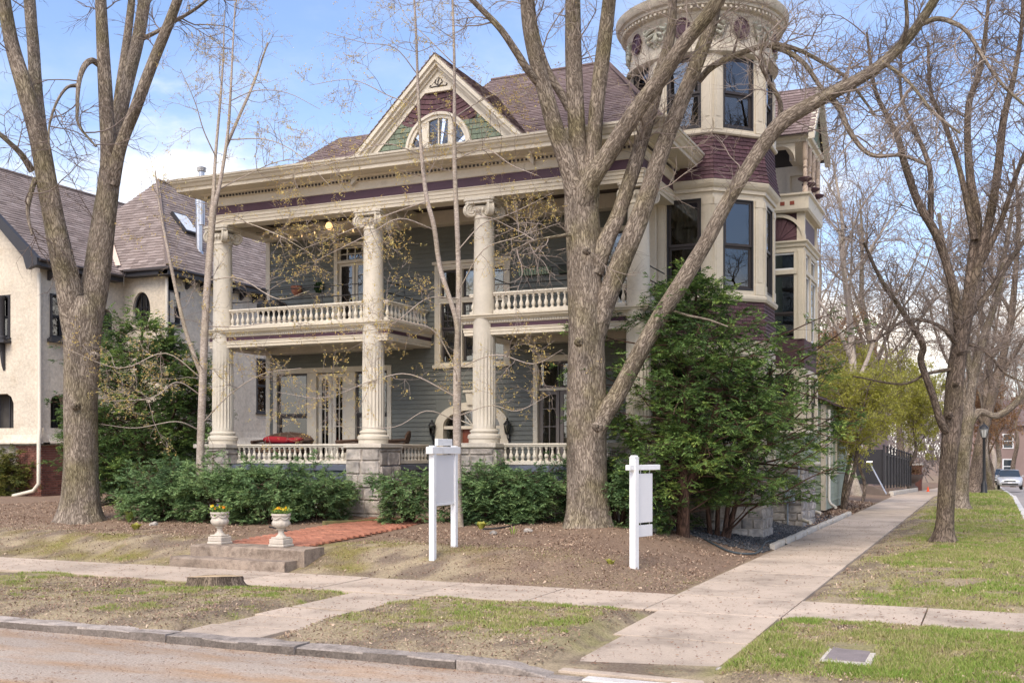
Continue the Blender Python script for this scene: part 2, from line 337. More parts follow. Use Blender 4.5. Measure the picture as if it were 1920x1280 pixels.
def covers(x, y):
    """grass, moss, mulch, dirt cover 0..1"""
    n1 = fbm(x * .55 + 3, y * .55 + 8); n2 = fbm(x * 1.7 + 1, y * 1.7); n3 = fbm(x * 4 + 5, y * 4)
    mix = n1 * .5 + n2 * .35 + n3 * .15
    yard = (x < -4.2) & (y > 15.4); right = x > -2.5
    g = ss(.44, .66, mix * .6 + n3 * .42)
    g = np.where(yard, ss(.50, .72, mix) * (1 - ss(16.8, 18.3, y)) * (1 - .45 * ss(-9, -7, x)), g)
    edge = ss(-2.4, -1.2, x + (n1 - .5) * 1.2)
    g = np.where(right, ss(.31, .58, mix * .55 + n3 * .45) * np.where(y > 15.3, edge, 1), g)
    # bare strips along the kerb and beside the walks
    g = g * np.where(right, ss(9.9, 10.2, y), ss(10.1, 11.2, y + (n2 - .5) * 1.6))
    moss = np.where(yard, ss(.44, .62, n2 * .6 + n1 * .4) * ss(15.5, 15.9, y) * (1 - ss(17.0, 18.2, y)) * (1 - .75 * ss(-9, -6.5, x)), 0)
    mulch = np.where(yard, np.maximum(ss(17.0, 18.2, y + (n2 - .5) * 2.4), ss(-8.8, -6.8, x + (n2 - .5) * 2) * .8), 0)
    return np.clip(g, 0, 1), moss, mulch, mix
def ground_mat():
    m = bpy.data.materials.new('soil_and_turf'); m.use_nodes = True; t = m.node_tree; L = t.links.new; b = t.nodes['Principled BSDF']; b.inputs['Roughness'].default_value = .97; b.inputs['Specular IOR Level'].default_value = .15
    at = N(t, 'ShaderNodeAttribute', attribute_name='cover'); g = N(t, 'ShaderNodeNewGeometry')
    n = N(t, 'ShaderNodeTexNoise'); n.inputs['Scale'].default_value = 28; n.inputs['Detail'].default_value = 6; n.inputs['Roughness'].default_value = .75; L(g.outputs['Position'], n.inputs[0])
    r = N(t, 'ShaderNodeMapRange'); r.inputs[1].default_value = .28; r.inputs[2].default_value = .72; r.inputs[3].default_value = .55; r.inputs[4].default_value = 1.45; L(n.outputs[0], r.inputs[0])
    v = N(t, 'ShaderNodeVectorMath', operation='SCALE'); L(at.outputs['Color'], v.inputs[0]); L(r.outputs[0], v.inputs[3]); L(v.outputs[0], b.inputs['Base Color'])
    bp = N(t, 'ShaderNodeBump'); bp.inputs['Strength'].default_value = .8; bp.inputs['Distance'].default_value = .03; L(n.outputs[0], bp.inputs['Height']); L(bp.outputs[0], b.inputs['Normal']); return m
GROUND = ground_mat()
def grid_mesh(name, xs, ys, zf):
    X, Y = np.meshgrid(xs, ys); v = np.stack([X, Y, zf(X, Y)], -1).reshape(-1, 3); nx = len(xs); ny = len(ys)
    i = (np.arange(ny - 1)[:, None] * nx + np.arange(nx - 1)[None]).ravel()
    f = np.stack([i, i + 1, i + nx + 1, i + nx], -1); me = np_mesh(name, v, f, smooth=True)
    x, y = v[:, 0], v[:, 1]; g, mo, mu, mix = covers(x, y); n4 = fbm(x * 3 + 40, y * 3); 
    def lerp(a, b_, k): return a + (b_ - a) * k[:, None]
    c = lerp(np.array([[.195, .148, .112]]), np.array([[.355, .285, .19]]), ss(.36, .64, n4))
    c = lerp(c, np.array([[.275, .25, .115]]), g * .8); c = lerp(c, np.array([[.205, .17, .05]]), mo * .8); c = lerp(c, np.array([[.215, .145, .105]]), mu * .9)
    a = me.attributes.new('cover', 'FLOAT_COLOR', 'POINT'); a.data.foreach_set('color', np.concatenate([c, np.ones((len(c), 1))], 1).astype(np.float32).ravel()); return me
xs = np.concatenate([np.linspace(-90, -30, 25)[:-1], np.arange(-30, 1.02, .17), [1.02]]); ys = np.concatenate([[9.74], np.arange(9.8, 30, .17), np.arange(30, 60, .6), np.arange(60, 161, 5)])
tag(obj('ground', grid_mesh('ground', xs, ys, gz), GROUND), kind='structure')
tag(obj('far_ground', grid_mesh('far_ground', np.linspace(8.6, 90, 40), np.linspace(-60, 300, 60), lambda X, Y: .0 + FAR(Y)), GROUND), kind='structure')
tag(obj('terrain', grid_mesh('terrain', np.linspace(-900, 900, 60), np.linspace(-300, 1500, 60), lambda X, Y: -.35 + np.maximum(-3.5, FAR(Y)) * 1.02), GROUND), kind='structure')
ASPH = mat('pale_worn_asphalt', (.42, .345, .285), .95, .16, .6, .34, 55, .8, 70, dirt=((.40, .25, .145), .45, .70, 1.4), stretch=(.45, 1.5, 1))
ASPH2 = mat('grey_asphalt', (.28, .25, .235), .95, .08, .4, .15, 60)
MBg = MB()
def strip(name, x0, x1, ys, z, m):
    v = []; f = []
    for k, y in enumerate(ys):
        v += [(x0, y, z + float(FAR(np.array([y]))[0])), (x1, y, z + float(FAR(np.array([y]))[0]))]
        if k: f.append((2 * k - 2, 2 * k - 1, 2 * k + 1, 2 * k))
    return tag(obj(name, np_mesh(name, v, f), m), kind='structure')
strip('street', -90, 90, [-40, 9.62], -.075, ASPH)
strip('side_street', 1.22, 8.6, [9.62, 30, 55, 80, 120, 160, 240], -.125, ASPH2)

# walks: slabs with open joints
def slab(parent, x0, x1, y0, y1, z=.02, m=CONC, name='paving_slab', th=.09, rx=0):
    b = MB(); cx, cy = (x0 + x1) / 2, (y0 + y1) / 2; b.box(x0 - cx + .009, x1 - cx - .009, y0 - cy + .009, y1 - cy - .009, -th, 0)
    return b.build(name, m, parent, (cx, cy, z + float(FAR(np.array([cy]))[0])), bevel=.004, rot=(rnd.uniform(-.0015, .0015) + rx, rnd.uniform(-.003, .003), rnd.uniform(-.002, .002)))
fw = MB().box(-60, -4.2, 13.76, 15.39, -.09, -.004).build('front_sidewalk', JOINT); tag(fw, kind='structure')
x = -4.2
while x > -34: slab(fw, x - 1.75, x, 13.75, 15.4, .02 + rnd.uniform(-.004, .004)); x -= 1.75
tag(slab(fw, -60, x, 13.75, 15.4), kind='structure')
for a, b_ in ((-2.4, -.75), (-.75, .9)): slab(fw, a, b_, 13.75, 15.4)
sw = MB().box(-4.19, -2.41, 13.76, 40, -.09, -.004).build('side_sidewalk', JOINT); tag(sw, kind='structure')
y = 13.75
while y < 56: slab(sw, -4.2, -2.4, y, y + 1.65, .02 + rnd.uniform(-.003, .003)); y += 1.65
while y < 150: slab(sw, -4.2, -2.4, y, y + 9, .015, name='paving_strip', rx=-.022 if y > 52 else 0); y += 9
y = 13.75
for k, h in enumerate((1.9, 2.05)): slab(sw, -4.0 + .12 * k, -2.42, y - h, y, .005 - .03 * k, rx=.012); y -= h
sv = MB().box(-8.68, -7.5, 9.8, 13.74, -.09, -.035).build('service_walk', JOINT); tag(sv, kind='structure')
y = 13.72
for k, h in enumerate((.75, .95, .7, .8, .72)): slab(sv, -8.7 + .08 * (k % 2), -7.45 - .1 * (k % 3), y - h, y, .02 + rnd.uniform(-.02, .006)); y -= h
# kerb stones
KGRIME = mat('splash_stained_granite', (.15, .125, .108), .95, .25, 5, .3, 40, .9, 40, .1)  # street faces darker: dark granite, dirt and high-sun shade mixed into the colour
kb = MB().box(-40, 1.0, 9.66, 9.72, -.35, -.14).build('kerb', JOINT); tag(kb, kind='structure')
for x0, x1 in ((-40, -22), (-22, -17.6), (-17.6, -14.4), (-14.4, -11.6), (-11.6, -8.62), (-8.58, -6.82), (-6.8, -4.9)):
    b = MB(); L_ = x1 - x0; n = max(2, int(L_ / .25)); P = []
    for k in range(n + 1):
        xx = -L_ / 2 + L_ * k / n; j = lambda a: rnd.uniform(-a, a) * 1.6
        b.pts([(xx, -.09 + j(.008), -.25), (xx, -.085 + j(.010), .0 + j(.006)), (xx, -.07 + j(.006), .022 - .008 + j(.005)), (xx, .19 + j(.012), .016 + j(.006)), (xx, .2, -.25)])
    for k in range(n):
        for q in range(5): b.f.append((k * 5 + q, k * 5 + (q + 1) % 5, k * 5 + 5 + (q + 1) % 5, k * 5 + 5 + q))
    b.f += [(0, 1, 2, 3, 4), tuple(n * 5 + q for q in range(5))]
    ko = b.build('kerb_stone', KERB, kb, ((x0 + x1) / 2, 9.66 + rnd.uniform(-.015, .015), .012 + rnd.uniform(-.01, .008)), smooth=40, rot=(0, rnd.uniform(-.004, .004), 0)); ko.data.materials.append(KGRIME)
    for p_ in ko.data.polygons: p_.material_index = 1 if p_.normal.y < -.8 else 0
b = MB(); b.prism([(-4.88, 9.57, -.3), (-4.88, 9.57, .03), (-4.3, 9.57, .015), (-3.9, 9.57, -.06), (-3.9, 9.57, -.3)], (0, .26, 0)); b.build('kerb_stone', KERB, kb, bevel=.012)
FLUSH = mat('pale_flush_kerb', (.56, .53, .50), .85, .15, 3, .2, 50, .3, 60)
MB().box(-3.92, -3.57, 9.58, 9.78, -.3, -.070).build('kerb_stone', KERB, kb, bevel=.012)
for x0, x1 in ((-3.55, -2.75), (-2.72, -2.2), (-2.17, -.9), (-.87, .5), (.52, 1.0)): MB().box(x0, x1, 9.6, 9.78, -.3, -.052 + rnd.uniform(-.01, .012)).build('kerb_stone', FLUSH, kb, bevel=.012)
for y0 in np.arange(9.8, 130, 6.0):
    b = MB(); b.box(1.0, 1.2, 0, 5.97, -.4, 0); b.build('kerb_stone', FLUSH, kb, (0, y0, -.0 + float(FAR(np.array([y0]))[0])), bevel=.012, rot=(math.atan2(-.022, 1) if y0 > 53 else 0, 0, 0))

# brick path with single bricks
bp_ = MB(); n = 24
for k in range(n):
    y0, y1 = 16.4 + k * 5.6 / n, 16.4 + (k + 1) * 5.6 / n; z0, z1 = .385 + .19 * k / n, .385 + .19 * (k + 1) / n
    bp_.poly([(-13.42, y0, z0 - .012), (-11.72, y0, z0 - .012), (-11.72, y1, z1 - .012), (-13.42, y1, z1 - .012)])
path = bp_.build('brick_path', MORTAR); tag(path, kind='structure')
bme = MB().box(-.1, .1, -.05, .05, -.05, .0).mesh('brick', bevel=.006); bme.materials.append(PATHB)
rest = MB(); cnt = 0; y = 16.45; row = 0
while y < 21.95:
    x = -13.4 + (.105 if row % 2 else 0)
    while x < -11.9 + .2:
        z = .385 + .19 * (y - 16.4) / 5.6 + rnd.uniform(-.004, .005)
        if cnt < 297: obj('brick', bme, None, path, (x + .1, y, z), rot=(rnd.uniform(-.02, .02) + .034, rnd.uniform(-.02, .02), rnd.uniform(-.012, .012)))
        else: rest.box(x + .003, x + .2, y - .05, y + .05, z - .05, z)
        cnt += 1; x += .21
    y += .107; row += 1
tag(rest.build('far_bricks', PATHB, path), kind='stuff')

# concrete steps
st = thing('concrete_steps', 'two worn concrete steps below the pair of urns, leading up from the sidewalk', 'steps', (-12.5, 15.6, .02))
def rough_block(x0, x1, y0, y1, z0, z1, j=.012, n=8):
    b = MB(); P = []
    for k in range(n + 1):
        xx = x0 + (x1 - x0) * k / n; r = lambda: rnd.uniform(-j, j)
        b.pts([(xx, y0 + r(), z0), (xx, y0 + r(), z1 - .03), (xx, y0 + .03 + r() * .4, z1 + r() * .3), (xx, y1, z1 + r() * .3), (xx, y1, z0)])
    for k in range(n):
        for q in range(5): b.f.append((k * 5 + q, k * 5 + (q + 1) % 5, k * 5 + 5 + (q + 1) % 5, k * 5 + 5 + q))
    b.f += [(0, 1, 2, 3, 4), tuple(n * 5 + q for q in range(5))]; return b
rough_block(-13.75, -11.2, 15.42, 15.85, -.1, .19).build('step', STEPC, st, smooth=40)
rough_block(-13.6, -11.05, 15.80, 16.42, -.1, .385).build('step', STEPC, st, smooth=40)

# ------------------------------------------------------------------ scatter: blades, chips, gravel, seeds
def blades(n, box, hmin, hmax, wmul=1., dens=None, seed=1):
    g = np.random.default_rng(seed); x = g.uniform(box[0], box[1], n); y = g.uniform(box[2], box[3], n); c, mo, mu, mix = covers(x, y)
    p = np.clip(c * .8 + .10 + .25 * mo, 0, 1) if dens is None else dens(x, y, c)
    k = (g.random(n) < p) & ~inwalk(x + g.normal(0, .045, n), y + g.normal(0, .045, n)) & (y > 9.78); x, y, c = x[k], y[k], c[k]; n = len(x); z = gz(x, y) - .004
    h = g.uniform(hmin, hmax, n) * (.45 + .7 * c); a = g.uniform(0, 2 * np.pi, n); wd = g.uniform(.004, .009, n) * wmul; ln = g.uniform(.1, 1.0, n) * h; la = g.uniform(0, 2 * np.pi, n)
    b = np.stack([x, y, z], -1); s = np.stack([np.cos(a) * wd, np.sin(a) * wd, 0 * a], -1); tip = b + np.stack([np.cos(la) * ln, np.sin(la) * ln, h], -1)
    v = np.stack([b - s, b + s, tip], 1).reshape(-1, 3); f = np.arange(3 * n).reshape(-1, 3)
    tone = np.clip(c * .55 + g.normal(0, .2, n) + .17 + .9 * (fbm(x * 1.3 + 60, y * 1.3) - .5), 0, 1); return v, f, np.repeat(tone, 3)
def inwalk(x, y):
    a = (y > 13.68) & (y < 15.46) & (x < .95); b = (x > -4.28) & (x < -2.36) & (y > 13.6); c = (x > -4.05) & (x < -2.36) & (y < 13.8)
    d = (x > -8.72) & (x < -7.42) & (y < 13.8); e = (x > -13.75) & (x < -11.05) & (y > 15.4) & (y < 23); return a | b | c | d | e | ((abs(x + 1.27) < .27) & (abs(y - 11.15) < .56)) | (y < 9.8) | (x > .98)
def join(parts):
    V = []; F = []; T = []; o = 0
    for v, f, t in parts: V.append(v); F.append(f + o); T.append(t); o += len(v)
    return np.concatenate(V), np.concatenate(F), np.concatenate(T)
v, f, t = join([blades(150000, (-15, -4.3, 9.8, 13.8), .015, .05, 1, seed=1), blades(62000, (-24, -4.3, 15.4, 18.6), .015, .05, 1.2, seed=2),
                blades(130000, (-2.4, 1.0, 9.8, 15.5), .015, .055, 1, seed=3), blades(120000, (-2.4, 1.0, 15.4, 34), .02, .06, 1.3, seed=4), blades(50000, (-2.4, 1.0, 34, 75), .04, .10, 3, seed=5)])
tag(obj('turf_grass', np_mesh('turf_grass', v, f, t), GRASS), 'patchy spring grass on the boulevards and along the foot of the yard', 'grass', kind='stuff')
def chips(n, box, smin, smax, pf, seed, zoff=.006, tilt=.5, zf=gz):
    g = np.random.default_rng(seed); x = g.uniform(box[0], box[1], n); y = g.uniform(box[2], box[3], n); k = g.random(n) < pf(x, y); x, y = x[k], y[k]; n = len(x)
    z = zf(x, y) + zoff; a = g.uniform(0, 6.283, n); l = g.uniform(smin, smax, n); wd = l * g.uniform(.25, .6, n); t1 = g.normal(0, tilt, n) * l * .5; t2 = g.normal(0, tilt, n) * wd * .5
    c = np.stack([x, y, z], -1); U = np.stack([np.cos(a) * l / 2, np.sin(a) * l / 2, t1], -1); V = np.stack([-np.sin(a) * wd / 2, np.cos(a) * wd / 2, t2], -1)
    lift = np.abs(t1) + np.abs(t2); c[:, 2] += lift * .6
    v = np.stack([c - U - V * .6, c + U * .8 - V, c + U + V * .5, c - U * .7 + V], 1).reshape(-1, 3); return v, np.arange(4 * n).reshape(-1, 4), np.repeat(np.clip(g.normal(.5, .27, n), 0, 1), 4)
nowalk = lambda x, y: ~inwalk(x, y)
v, f, t = join([chips(110000, (-26, -4.3, 15.6, 24.5), .012, .045, lambda x, y: nowalk(x, y) * covers(x, y)[2] * (.2 + .8 * ss(.42, .6, fbm(x * 1.4 + 7, y * 1.4))) * (.55 + .45 * ss(17.2, 18.6, y)), 21),
                chips(26000, (-24, -4.3, 15.5, 18), .012, .04, lambda x, y: nowalk(x, y) * .5, 22),
                chips(44000, (-14, 1, 9.8, 13.8), .01, .035, lambda x, y: nowalk(x, y) * (1 - .6 * covers(x, y)[0]), 23),
                chips(10000, (-2.6, 1, 15.4, 34), .015, .05, lambda x, y: nowalk(x, y) * .6, 24),
                chips(9000, (-5.6, -4.25, 30, 46), .03, .10, lambda x, y: nowalk(x, y) * .9, 25)])
tag(obj('mulch_litter', np_mesh('mulch_litter', v, f, t), CHIPS), 'brown bark mulch and fallen leaf litter covering the yard beds', 'mulch', kind='stuff')
SEED = mat('fallen_bud_scales', (0, 0, 0), .9, 0, toneramp=[(0, (.11, .05, .035)), (.6, (.22, .10, .06)), (1, (.36, .22, .12))])
flat = lambda x, y: 0 * x + .022
v, f, t = join([chips(2400, (-20, .9, 13.8, 15.38), .022, .042, lambda x, y: (0 * x + 1) > 0, 31, .004, .15, flat), chips(1500, (-4.15, -2.45, 15.4, 34), .022, .045, lambda x, y: (0 * x + 1) > 0, 32, .004, .15, flat),
                chips(420, (-3.9, -2.5, 9.9, 13.7), .02, .04, lambda x, y: (0 * x + 1) > 0, 33, .004, .15, lambda x, y: 0 * x + .022 - .012 * (13.7 - y)), chips(400, (-8.6, -7.6, 10, 13.7), .02, .04, lambda x, y: (0 * x + 1) > 0, 36, .004, .15, flat),
                chips(500, (-13.3, -11.7, 16.5, 21.8), .02, .04, lambda x, y: (0 * x + 1) > 0, 37, .008, .15, lambda x, y: .385 + .19 * (y - 16.4) / 5.6),
                chips(34000, (-13, 1, 7.2, 9.58), .006, .026, lambda x, y: .15 + .85 * ss(9.1, 9.55, y) + .5 * ss(.55, .7, fbm(x * 1.2, y * 3)), 34, .003, .15, lambda x, y: 0 * x - .075)])
tag(obj('fallen_bud_litter', np_mesh('fallen_bud_litter', v, f, t), SEED), 'reddish brown bud scales scattered over the walks and along the kerb', 'litter', kind='stuff')
def gravel(n, pf, box, s0, s1, seed):
    g = np.random.default_rng(seed); x = g.uniform(box[0], box[1], n); y = g.uniform(box[2], box[3], n); k = g.random(n) < pf(x, y); x, y = x[k], y[k]; n = len(x)
    z = gz(x, y) + .012; s = g.uniform(s0, s1, n); D = np.array([(1, 0, 0), (0, 1, 0), (-1, 0, 0), (0, -1, 0), (0, 0, .7), (0, 0, -.5)], float)
    a = g.uniform(0, 6.28, n); ca, sa = np.cos(a), np.sin(a); j = g.uniform(.65, 1.3, (n, 6, 1)); P = D[None] * j * s[:, None, None]
    v = np.stack([P[..., 0] * ca[:, None] - P[..., 1] * sa[:, None] + x[:, None], P[..., 0] * sa[:, None] + P[..., 1] * ca[:, None] + y[:, None], P[..., 2] + z[:, None]], -1).reshape(-1, 3)
    F = np.array([(0, 1, 4), (1, 2, 4), (2, 3, 4), (3, 0, 4), (1, 0, 5), (2, 1, 5), (3, 2, 5), (0, 3, 5)]); f = (np.arange(n)[:, None, None] * 6 + F[None]).reshape(-1, 3)
    return v, f, np.repeat(np.clip(g.normal(.45, .25, n), 0, 1), 6)
bed = lambda x, y: (x < -4.32) & (x > -7.4 + .0 * y) & (y > 22.6 + (-x - 4.3) * -.15 + (x + 4.3) * -.2)
v, f, t = gravel(26000, bed, (-7.6, -4.3, 22.4, 36), .018, .042, 41)
tag(obj('dark_gravel', np_mesh('dark_gravel', v, f, t), GRAVEL), 'dark grey gravel bed at the foot of the tower beside the side walk', 'gravel', kind='stuff')
# rough stone edging along the side walk
eg = thing('stone_edging', 'pale rough stone edging along the gravel bed and the side walk', 'edging', (-4.28, 29, .03))
y = 23.6
while y < 37:
    l = rnd.uniform(.5, .95); b = rough_block(-l / 2, l / 2, -.06, .06, -.08, .085, .014, 5)
    b.build('edging_stone', CAPST, eg, (-4.29 + rnd.uniform(-.02, .02), y + l / 2, .03), rot=(0, rnd.uniform(-.02, .02), R(90) + rnd.uniform(-.04, .04)), smooth=40); y += l + .015
# ================================================================== the corner house
house = thing('corner_house', 'three storey painted house with ionic columns, two tier porch and round corner tower', 'house', (-12.2, 24.5, .55))
WY = 24.5
def frameM(o, ang):
    n = Vector((math.cos(ang), math.sin(ang), 0)); r = Vector((-n.y, n.x, 0)); M = Matrix.Identity(4)
    for k in range(3): M[k][0] = r[k]; M[k][1] = n[k]; M[k][2] = (0, 0, 1)[k]; M[k][3] = o[k]
    return M
FRONT = frameM((0, WY, 0), R(-90))
def window(parent, M, x0, x1, z0, z1, casing=.11, proud=.05, depth=.24, sash=DARKWOOD, frame=CREAM, split=.5, mu=(1, 1), ml=(1, 1), back=None, sill=True, name='window', bar=.05, cap=0., backfrac=1.0):
    b = MB(M); c = casing
    if c:
        b.box(x0 - c, x0, -depth, proud, z0, z1 + c); b.box(x1, x1 + c, -depth, proud, z0, z1 + c); b.box(x0, x1, -depth, proud, z1, z1 + c)
        b.box(x0 - c - .002, x1 + c + .002, -depth, proud - .004, z0 - .05, z0 - .001)
        if cap: b.box(x0 - c - .05, x1 + c + .05, -.05, proud + .05, z1 + c + .001, z1 + c + cap)
    else: b.box(x0, x1, -depth, -depth + .01, z0, z0 + .01)
    wn = b.build(name, frame, parent, bevel=.004)
    if sill: MB(M).box(x0 - c - .05, x1 + c + .05, -.02, proud + .06, z0 - .11, z0 - .052).build('sill', frame, wn, bevel=.006)
    zs = z0 + (z1 - z0) * (1 - split) if split else z0
    for a, e, y, mm, nm in (((zs, z1, -.06, mu, 'upper_sash'), (z0, zs, -.10, ml, 'lower_sash')) if split else ((z0, z1, -.08, mu, 'sash'),)) and [(t[0], t[1], t[2], t[3], t[4]) for t in (((zs, z1, -.06, mu, 'upper_sash'), (z0, zs, -.10, ml, 'lower_sash')) if split else ((z0, z1, -.08, mu, 'sash'),))]:
        s = MB(M); w_ = bar
        s.box(x0 + .002, x0 + w_, y, y + .035, a, e); s.box(x1 - w_, x1 - .002, y, y + .035, a, e); s.box(x0 + w_, x1 - w_, y, y + .035, e - w_, e); s.box(x0 + w_, x1 - w_, y, y + .035, a, a + w_)
        for k in range(1, mm[0]): xx = x0 + (x1 - x0) * k / mm[0]; s.box(xx - .011, xx + .011, y + .006, y + .03, a + w_, e - w_)
        for k in range(1, mm[1]): zz = a + (e - a) * k / mm[1]; s.box(x0 + w_, x1 - w_, y + .008, y + .028, zz - .011, zz + .011)
        so_ = s.build(nm, sash, wn); p = MB(M); p.box(x0 + w_ * .8, x1 - w_ * .8, y + .014, y + .018, a + w_ * .8, e - w_ * .8); p.build('pane', GLASS, wn)
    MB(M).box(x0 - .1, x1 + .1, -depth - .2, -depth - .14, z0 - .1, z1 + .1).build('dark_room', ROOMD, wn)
    if back is not None:
        b = MB(M); h = z1 - (z1 - z0) * backfrac
        if back is BLIND:
            zz = h
            while zz < z1 - .02: b.box(x0 + .02, x1 - .02, -.165, -.150, zz, zz + .028); zz += .036
            b.build('blind', back, wn)
        else:
            n = 18; P = []
            for k in range(n + 1): P.append((x0 + (x1 - x0) * k / n, -.17 + .018 * math.sin(k * 2.1) + rnd.uniform(-.006, .006)))
            for k in range(n):
                i = b.pts([(P[k][0], P[k][1], h), (P[k + 1][0], P[k + 1][1], h), (P[k + 1][0], P[k + 1][1], z1), (P[k][0], P[k][1], z1)]); b.f.append((i, i + 1, i + 2, i + 3))
            b.build('curtain', back, wn)
    return wn
fx = lambda px, Y=WY: onY(px, 600, Y).x
# --- main wall with single clapboards
XL, XR = -18.4, -7.18
op = dict(updoor=(fx(634), fx(694), 5.1, 7.62), center=(fx(824), fx(949), 4.40, 6.78), low=(fx(521), fx(727), 1.82, 4.28), arch=(fx(885) - 1.03, fx(885) + 1.03, .9, 3.40), lowr=(fx(1009), fx(1088), 1.82, 4.36), upr=(-8.75, -7.75, 5.3, 7.5))
wall = MB().box(XL + .02, XR, WY + .5, WY + .6, .3, 8.3).build('wall', ROOMD, house)
MB().box(XL, XL + .14, WY - .035, WY + .55, .3, 8.3).build('corner_board', CREAM, wall, bevel=.004)
MB().box(XR - .18, XR, WY - .06, WY + .4, .3, 8.3).build('corner_board', CREAM, wall, bevel=.004)
def boards(parent, M, x0, x1, z0, z1, ops, m, step=.118, name='siding_board'):
    z = z0
    while z < z1:
        zt = min(z + step + .012, z1); segs = [(x0, x1)]
        for a, b_, c, d in ops:
            if c < z + step * .8 and d > z + step * .2:
                ns = []
                for s0, s1 in segs:
                    if b_ <= s0 or a >= s1: ns.append((s0, s1)); continue
                    if a > s0: ns.append((s0, a))
                    if b_ < s1: ns.append((b_, s1))
                segs = ns
        for s0, s1 in segs:
            if s1 - s0 < .05: continue
            b = MB(M); b.prism([(s0 + .001, 0.030, z), (s0 + .001, -.02, z), (s0 + .001, -.02, zt), (s0 + .001, .004, zt)], (s1 - s0 - .002, 0, 0)); b.build(name, m, parent)
        z += step
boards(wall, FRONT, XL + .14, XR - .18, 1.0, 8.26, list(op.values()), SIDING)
# --- windows and doors under the porch
a, b_, c, d = op['updoor']; mid = (a + b_) / 2
w1 = window(house, FRONT, a, b_, 7.24, d, split=0, mu=(4, 2), sill=False, bar=.04, sash=IVORY, name='transom')
for s in ((a, mid - .015), (mid + .015, b_)): window(house, FRONT, s[0], s[1], 5.12, 7.18, casing=0, split=0, mu=(1, 1), sill=False, back=CLOTHG, bar=.07, sash=CREAM, name='balcony_door')
MB(FRONT).box(a - .11, a - .001, -.24, .05, 5.08, 7.24).box(b_ + .001, b_ + .11, -.24, .05, 5.08, 7.24).box(a, b_, -.2, .04, 7.181, 7.239).build('door_casing', CREAM, house, bevel=.004)
a, b_, c, d = op['center']; wd = (b_ - a) / 3
cs = MB(FRONT)
for k in range(3):
    x0, x1 = a + wd * k + .05, a + wd * (k + 1) - .05
    window(house, FRONT, x0, x1, 6.06, d, casing=.05, split=0, sill=False, bar=.05, name='transom_window')
    window(house, FRONT, x0, x1, c, 5.92, casing=.05, split=.43, mu=(3, 3), sill=False, back=CLOTHG if k != 1 else None, bar=.055, sash=DARKWOOD, name='stair_window')
cs.box(a - .12, a, -.2, .055, c - .05, d + .14); cs.box(b_, b_ + .12, -.2, .055, c - .05, d + .14); cs.box(a, b_, -.2, .05, d + .055, d + .14); cs.box(a, b_, -.2, .052, 5.972, 6.008)
cs.box(a - .17, b_ + .17, -.02, .10, d + .142, d + .22); cs.box(a - .16, b_ + .16, -.02, .10, c - .14, c - .052); cs.build('window_casing', CREAM, house, bevel=.005)
a, b_, c, d = op['low']
x = [fx(p) for p in (521, 577, 594, 648, 667, 727)]
window(house, FRONT, x[0], x[1], 1.95, d - .02, casing=.0, split=.5, back=BLIND, sill=False, bar=.06, name='porch_window')
window(house, FRONT, x[4], x[5], 1.95, d - .02, casing=.0, split=.5, back=BLIND, sill=False, bar=.06, name='porch_window')
mid = (x[2] + x[3]) / 2
for s in ((x[2] + .02, mid - .01), (mid + .01, x[3] - .02)): window(house, FRONT, s[0], s[1], 1.86, d - .05, casing=0, split=0, mu=(2, 5), sill=False, back=CLOTHW, bar=.11, sash=IVORY, name='french_door')
b = MB(FRONT); b.box(x[0] - .13, x[0] - .002, -.24, .05, 1.80, d + .12); b.box(x[5] + .002, x[5] + .13, -.24, .05, 1.80, d + .12); b.box(x[0], x[5], -.24, .052, d - .018, d + .125)
b.box(x[1] + .002, x[2], -.24, .04, 1.80, d - .02); b.box(x[3], x[4] - .002, -.24, .04, 1.80, d - .02); b.build('door_casing', CREAM, house, bevel=.005)
a, b_, c, d = op['lowr']; mid = (a + b_) / 2
for s in ((a + .02, mid - .01), (mid + .01, b_ - .02)):
    window(house, FRONT, s[0], s[1], 1.86, 3.62, casing=0, split=0, mu=(2, 4), sill=False, back=CLOTHG, bar=.09, sash=mat('taupe_door_paint', (.17, .145, .13), .6), name='french_door')
    window(house, FRONT, s[0], s[1], 3.70, d - .03, casing=0, split=0, mu=(1, 1), sill=False, bar=.05, name='transom_window')
b = MB(FRONT); b.box(a - .12, a, -.24, .055, 1.80, d + .13); b.box(b_, b_ + .12, -.24, .055, 1.80, d + .13); b.box(a, b_, -.24, .057, d - .02, d + .132); b.box(a, b_, -.2, -.02, 3.63, 3.69); b.build('door_casing', CREAM, house, bevel=.005)
a, b_, c, d = op['upr']
window(house, FRONT, a + .1, b_ - .1, 5.4, 7.4, back=CLOTHG)
# arched entrance
xc = (op['arch'][0] + op['arch'][1]) / 2
def earc(rx, rz, n=24, z0=2.78): return [(xc + rx * math.cos(math.pi * k / n), z0 + rz * math.sin(math.pi * k / n)) for k in range(n + 1)]
b = MB(FRONT); O = earc(1.04, .60); I = earc(.80, .40)
for k in range(24): b.prism([(O[k][0], -.2, O[k][1]), (O[k + 1][0], -.2, O[k + 1][1]), (I[k + 1][0], -.2, I[k + 1][1]), (I[k][0], -.2, I[k][1])], (0, .26, 0))
b.box(xc - 1.04, xc - .80, -.2, .06, .8, 2.779); b.box(xc + .80, xc + 1.04, -.2, .06, .8, 2.779); b.box(xc - .8, xc + .8, -.15, .02, 2.70, 2.779)
for s in (-.36, .36): b.box(xc + s - .05, xc + s + .05, -.15, .01, .85, 2.70)
arch = b.build('arched_doorway', CREAM, house)
b = MB(FRONT)
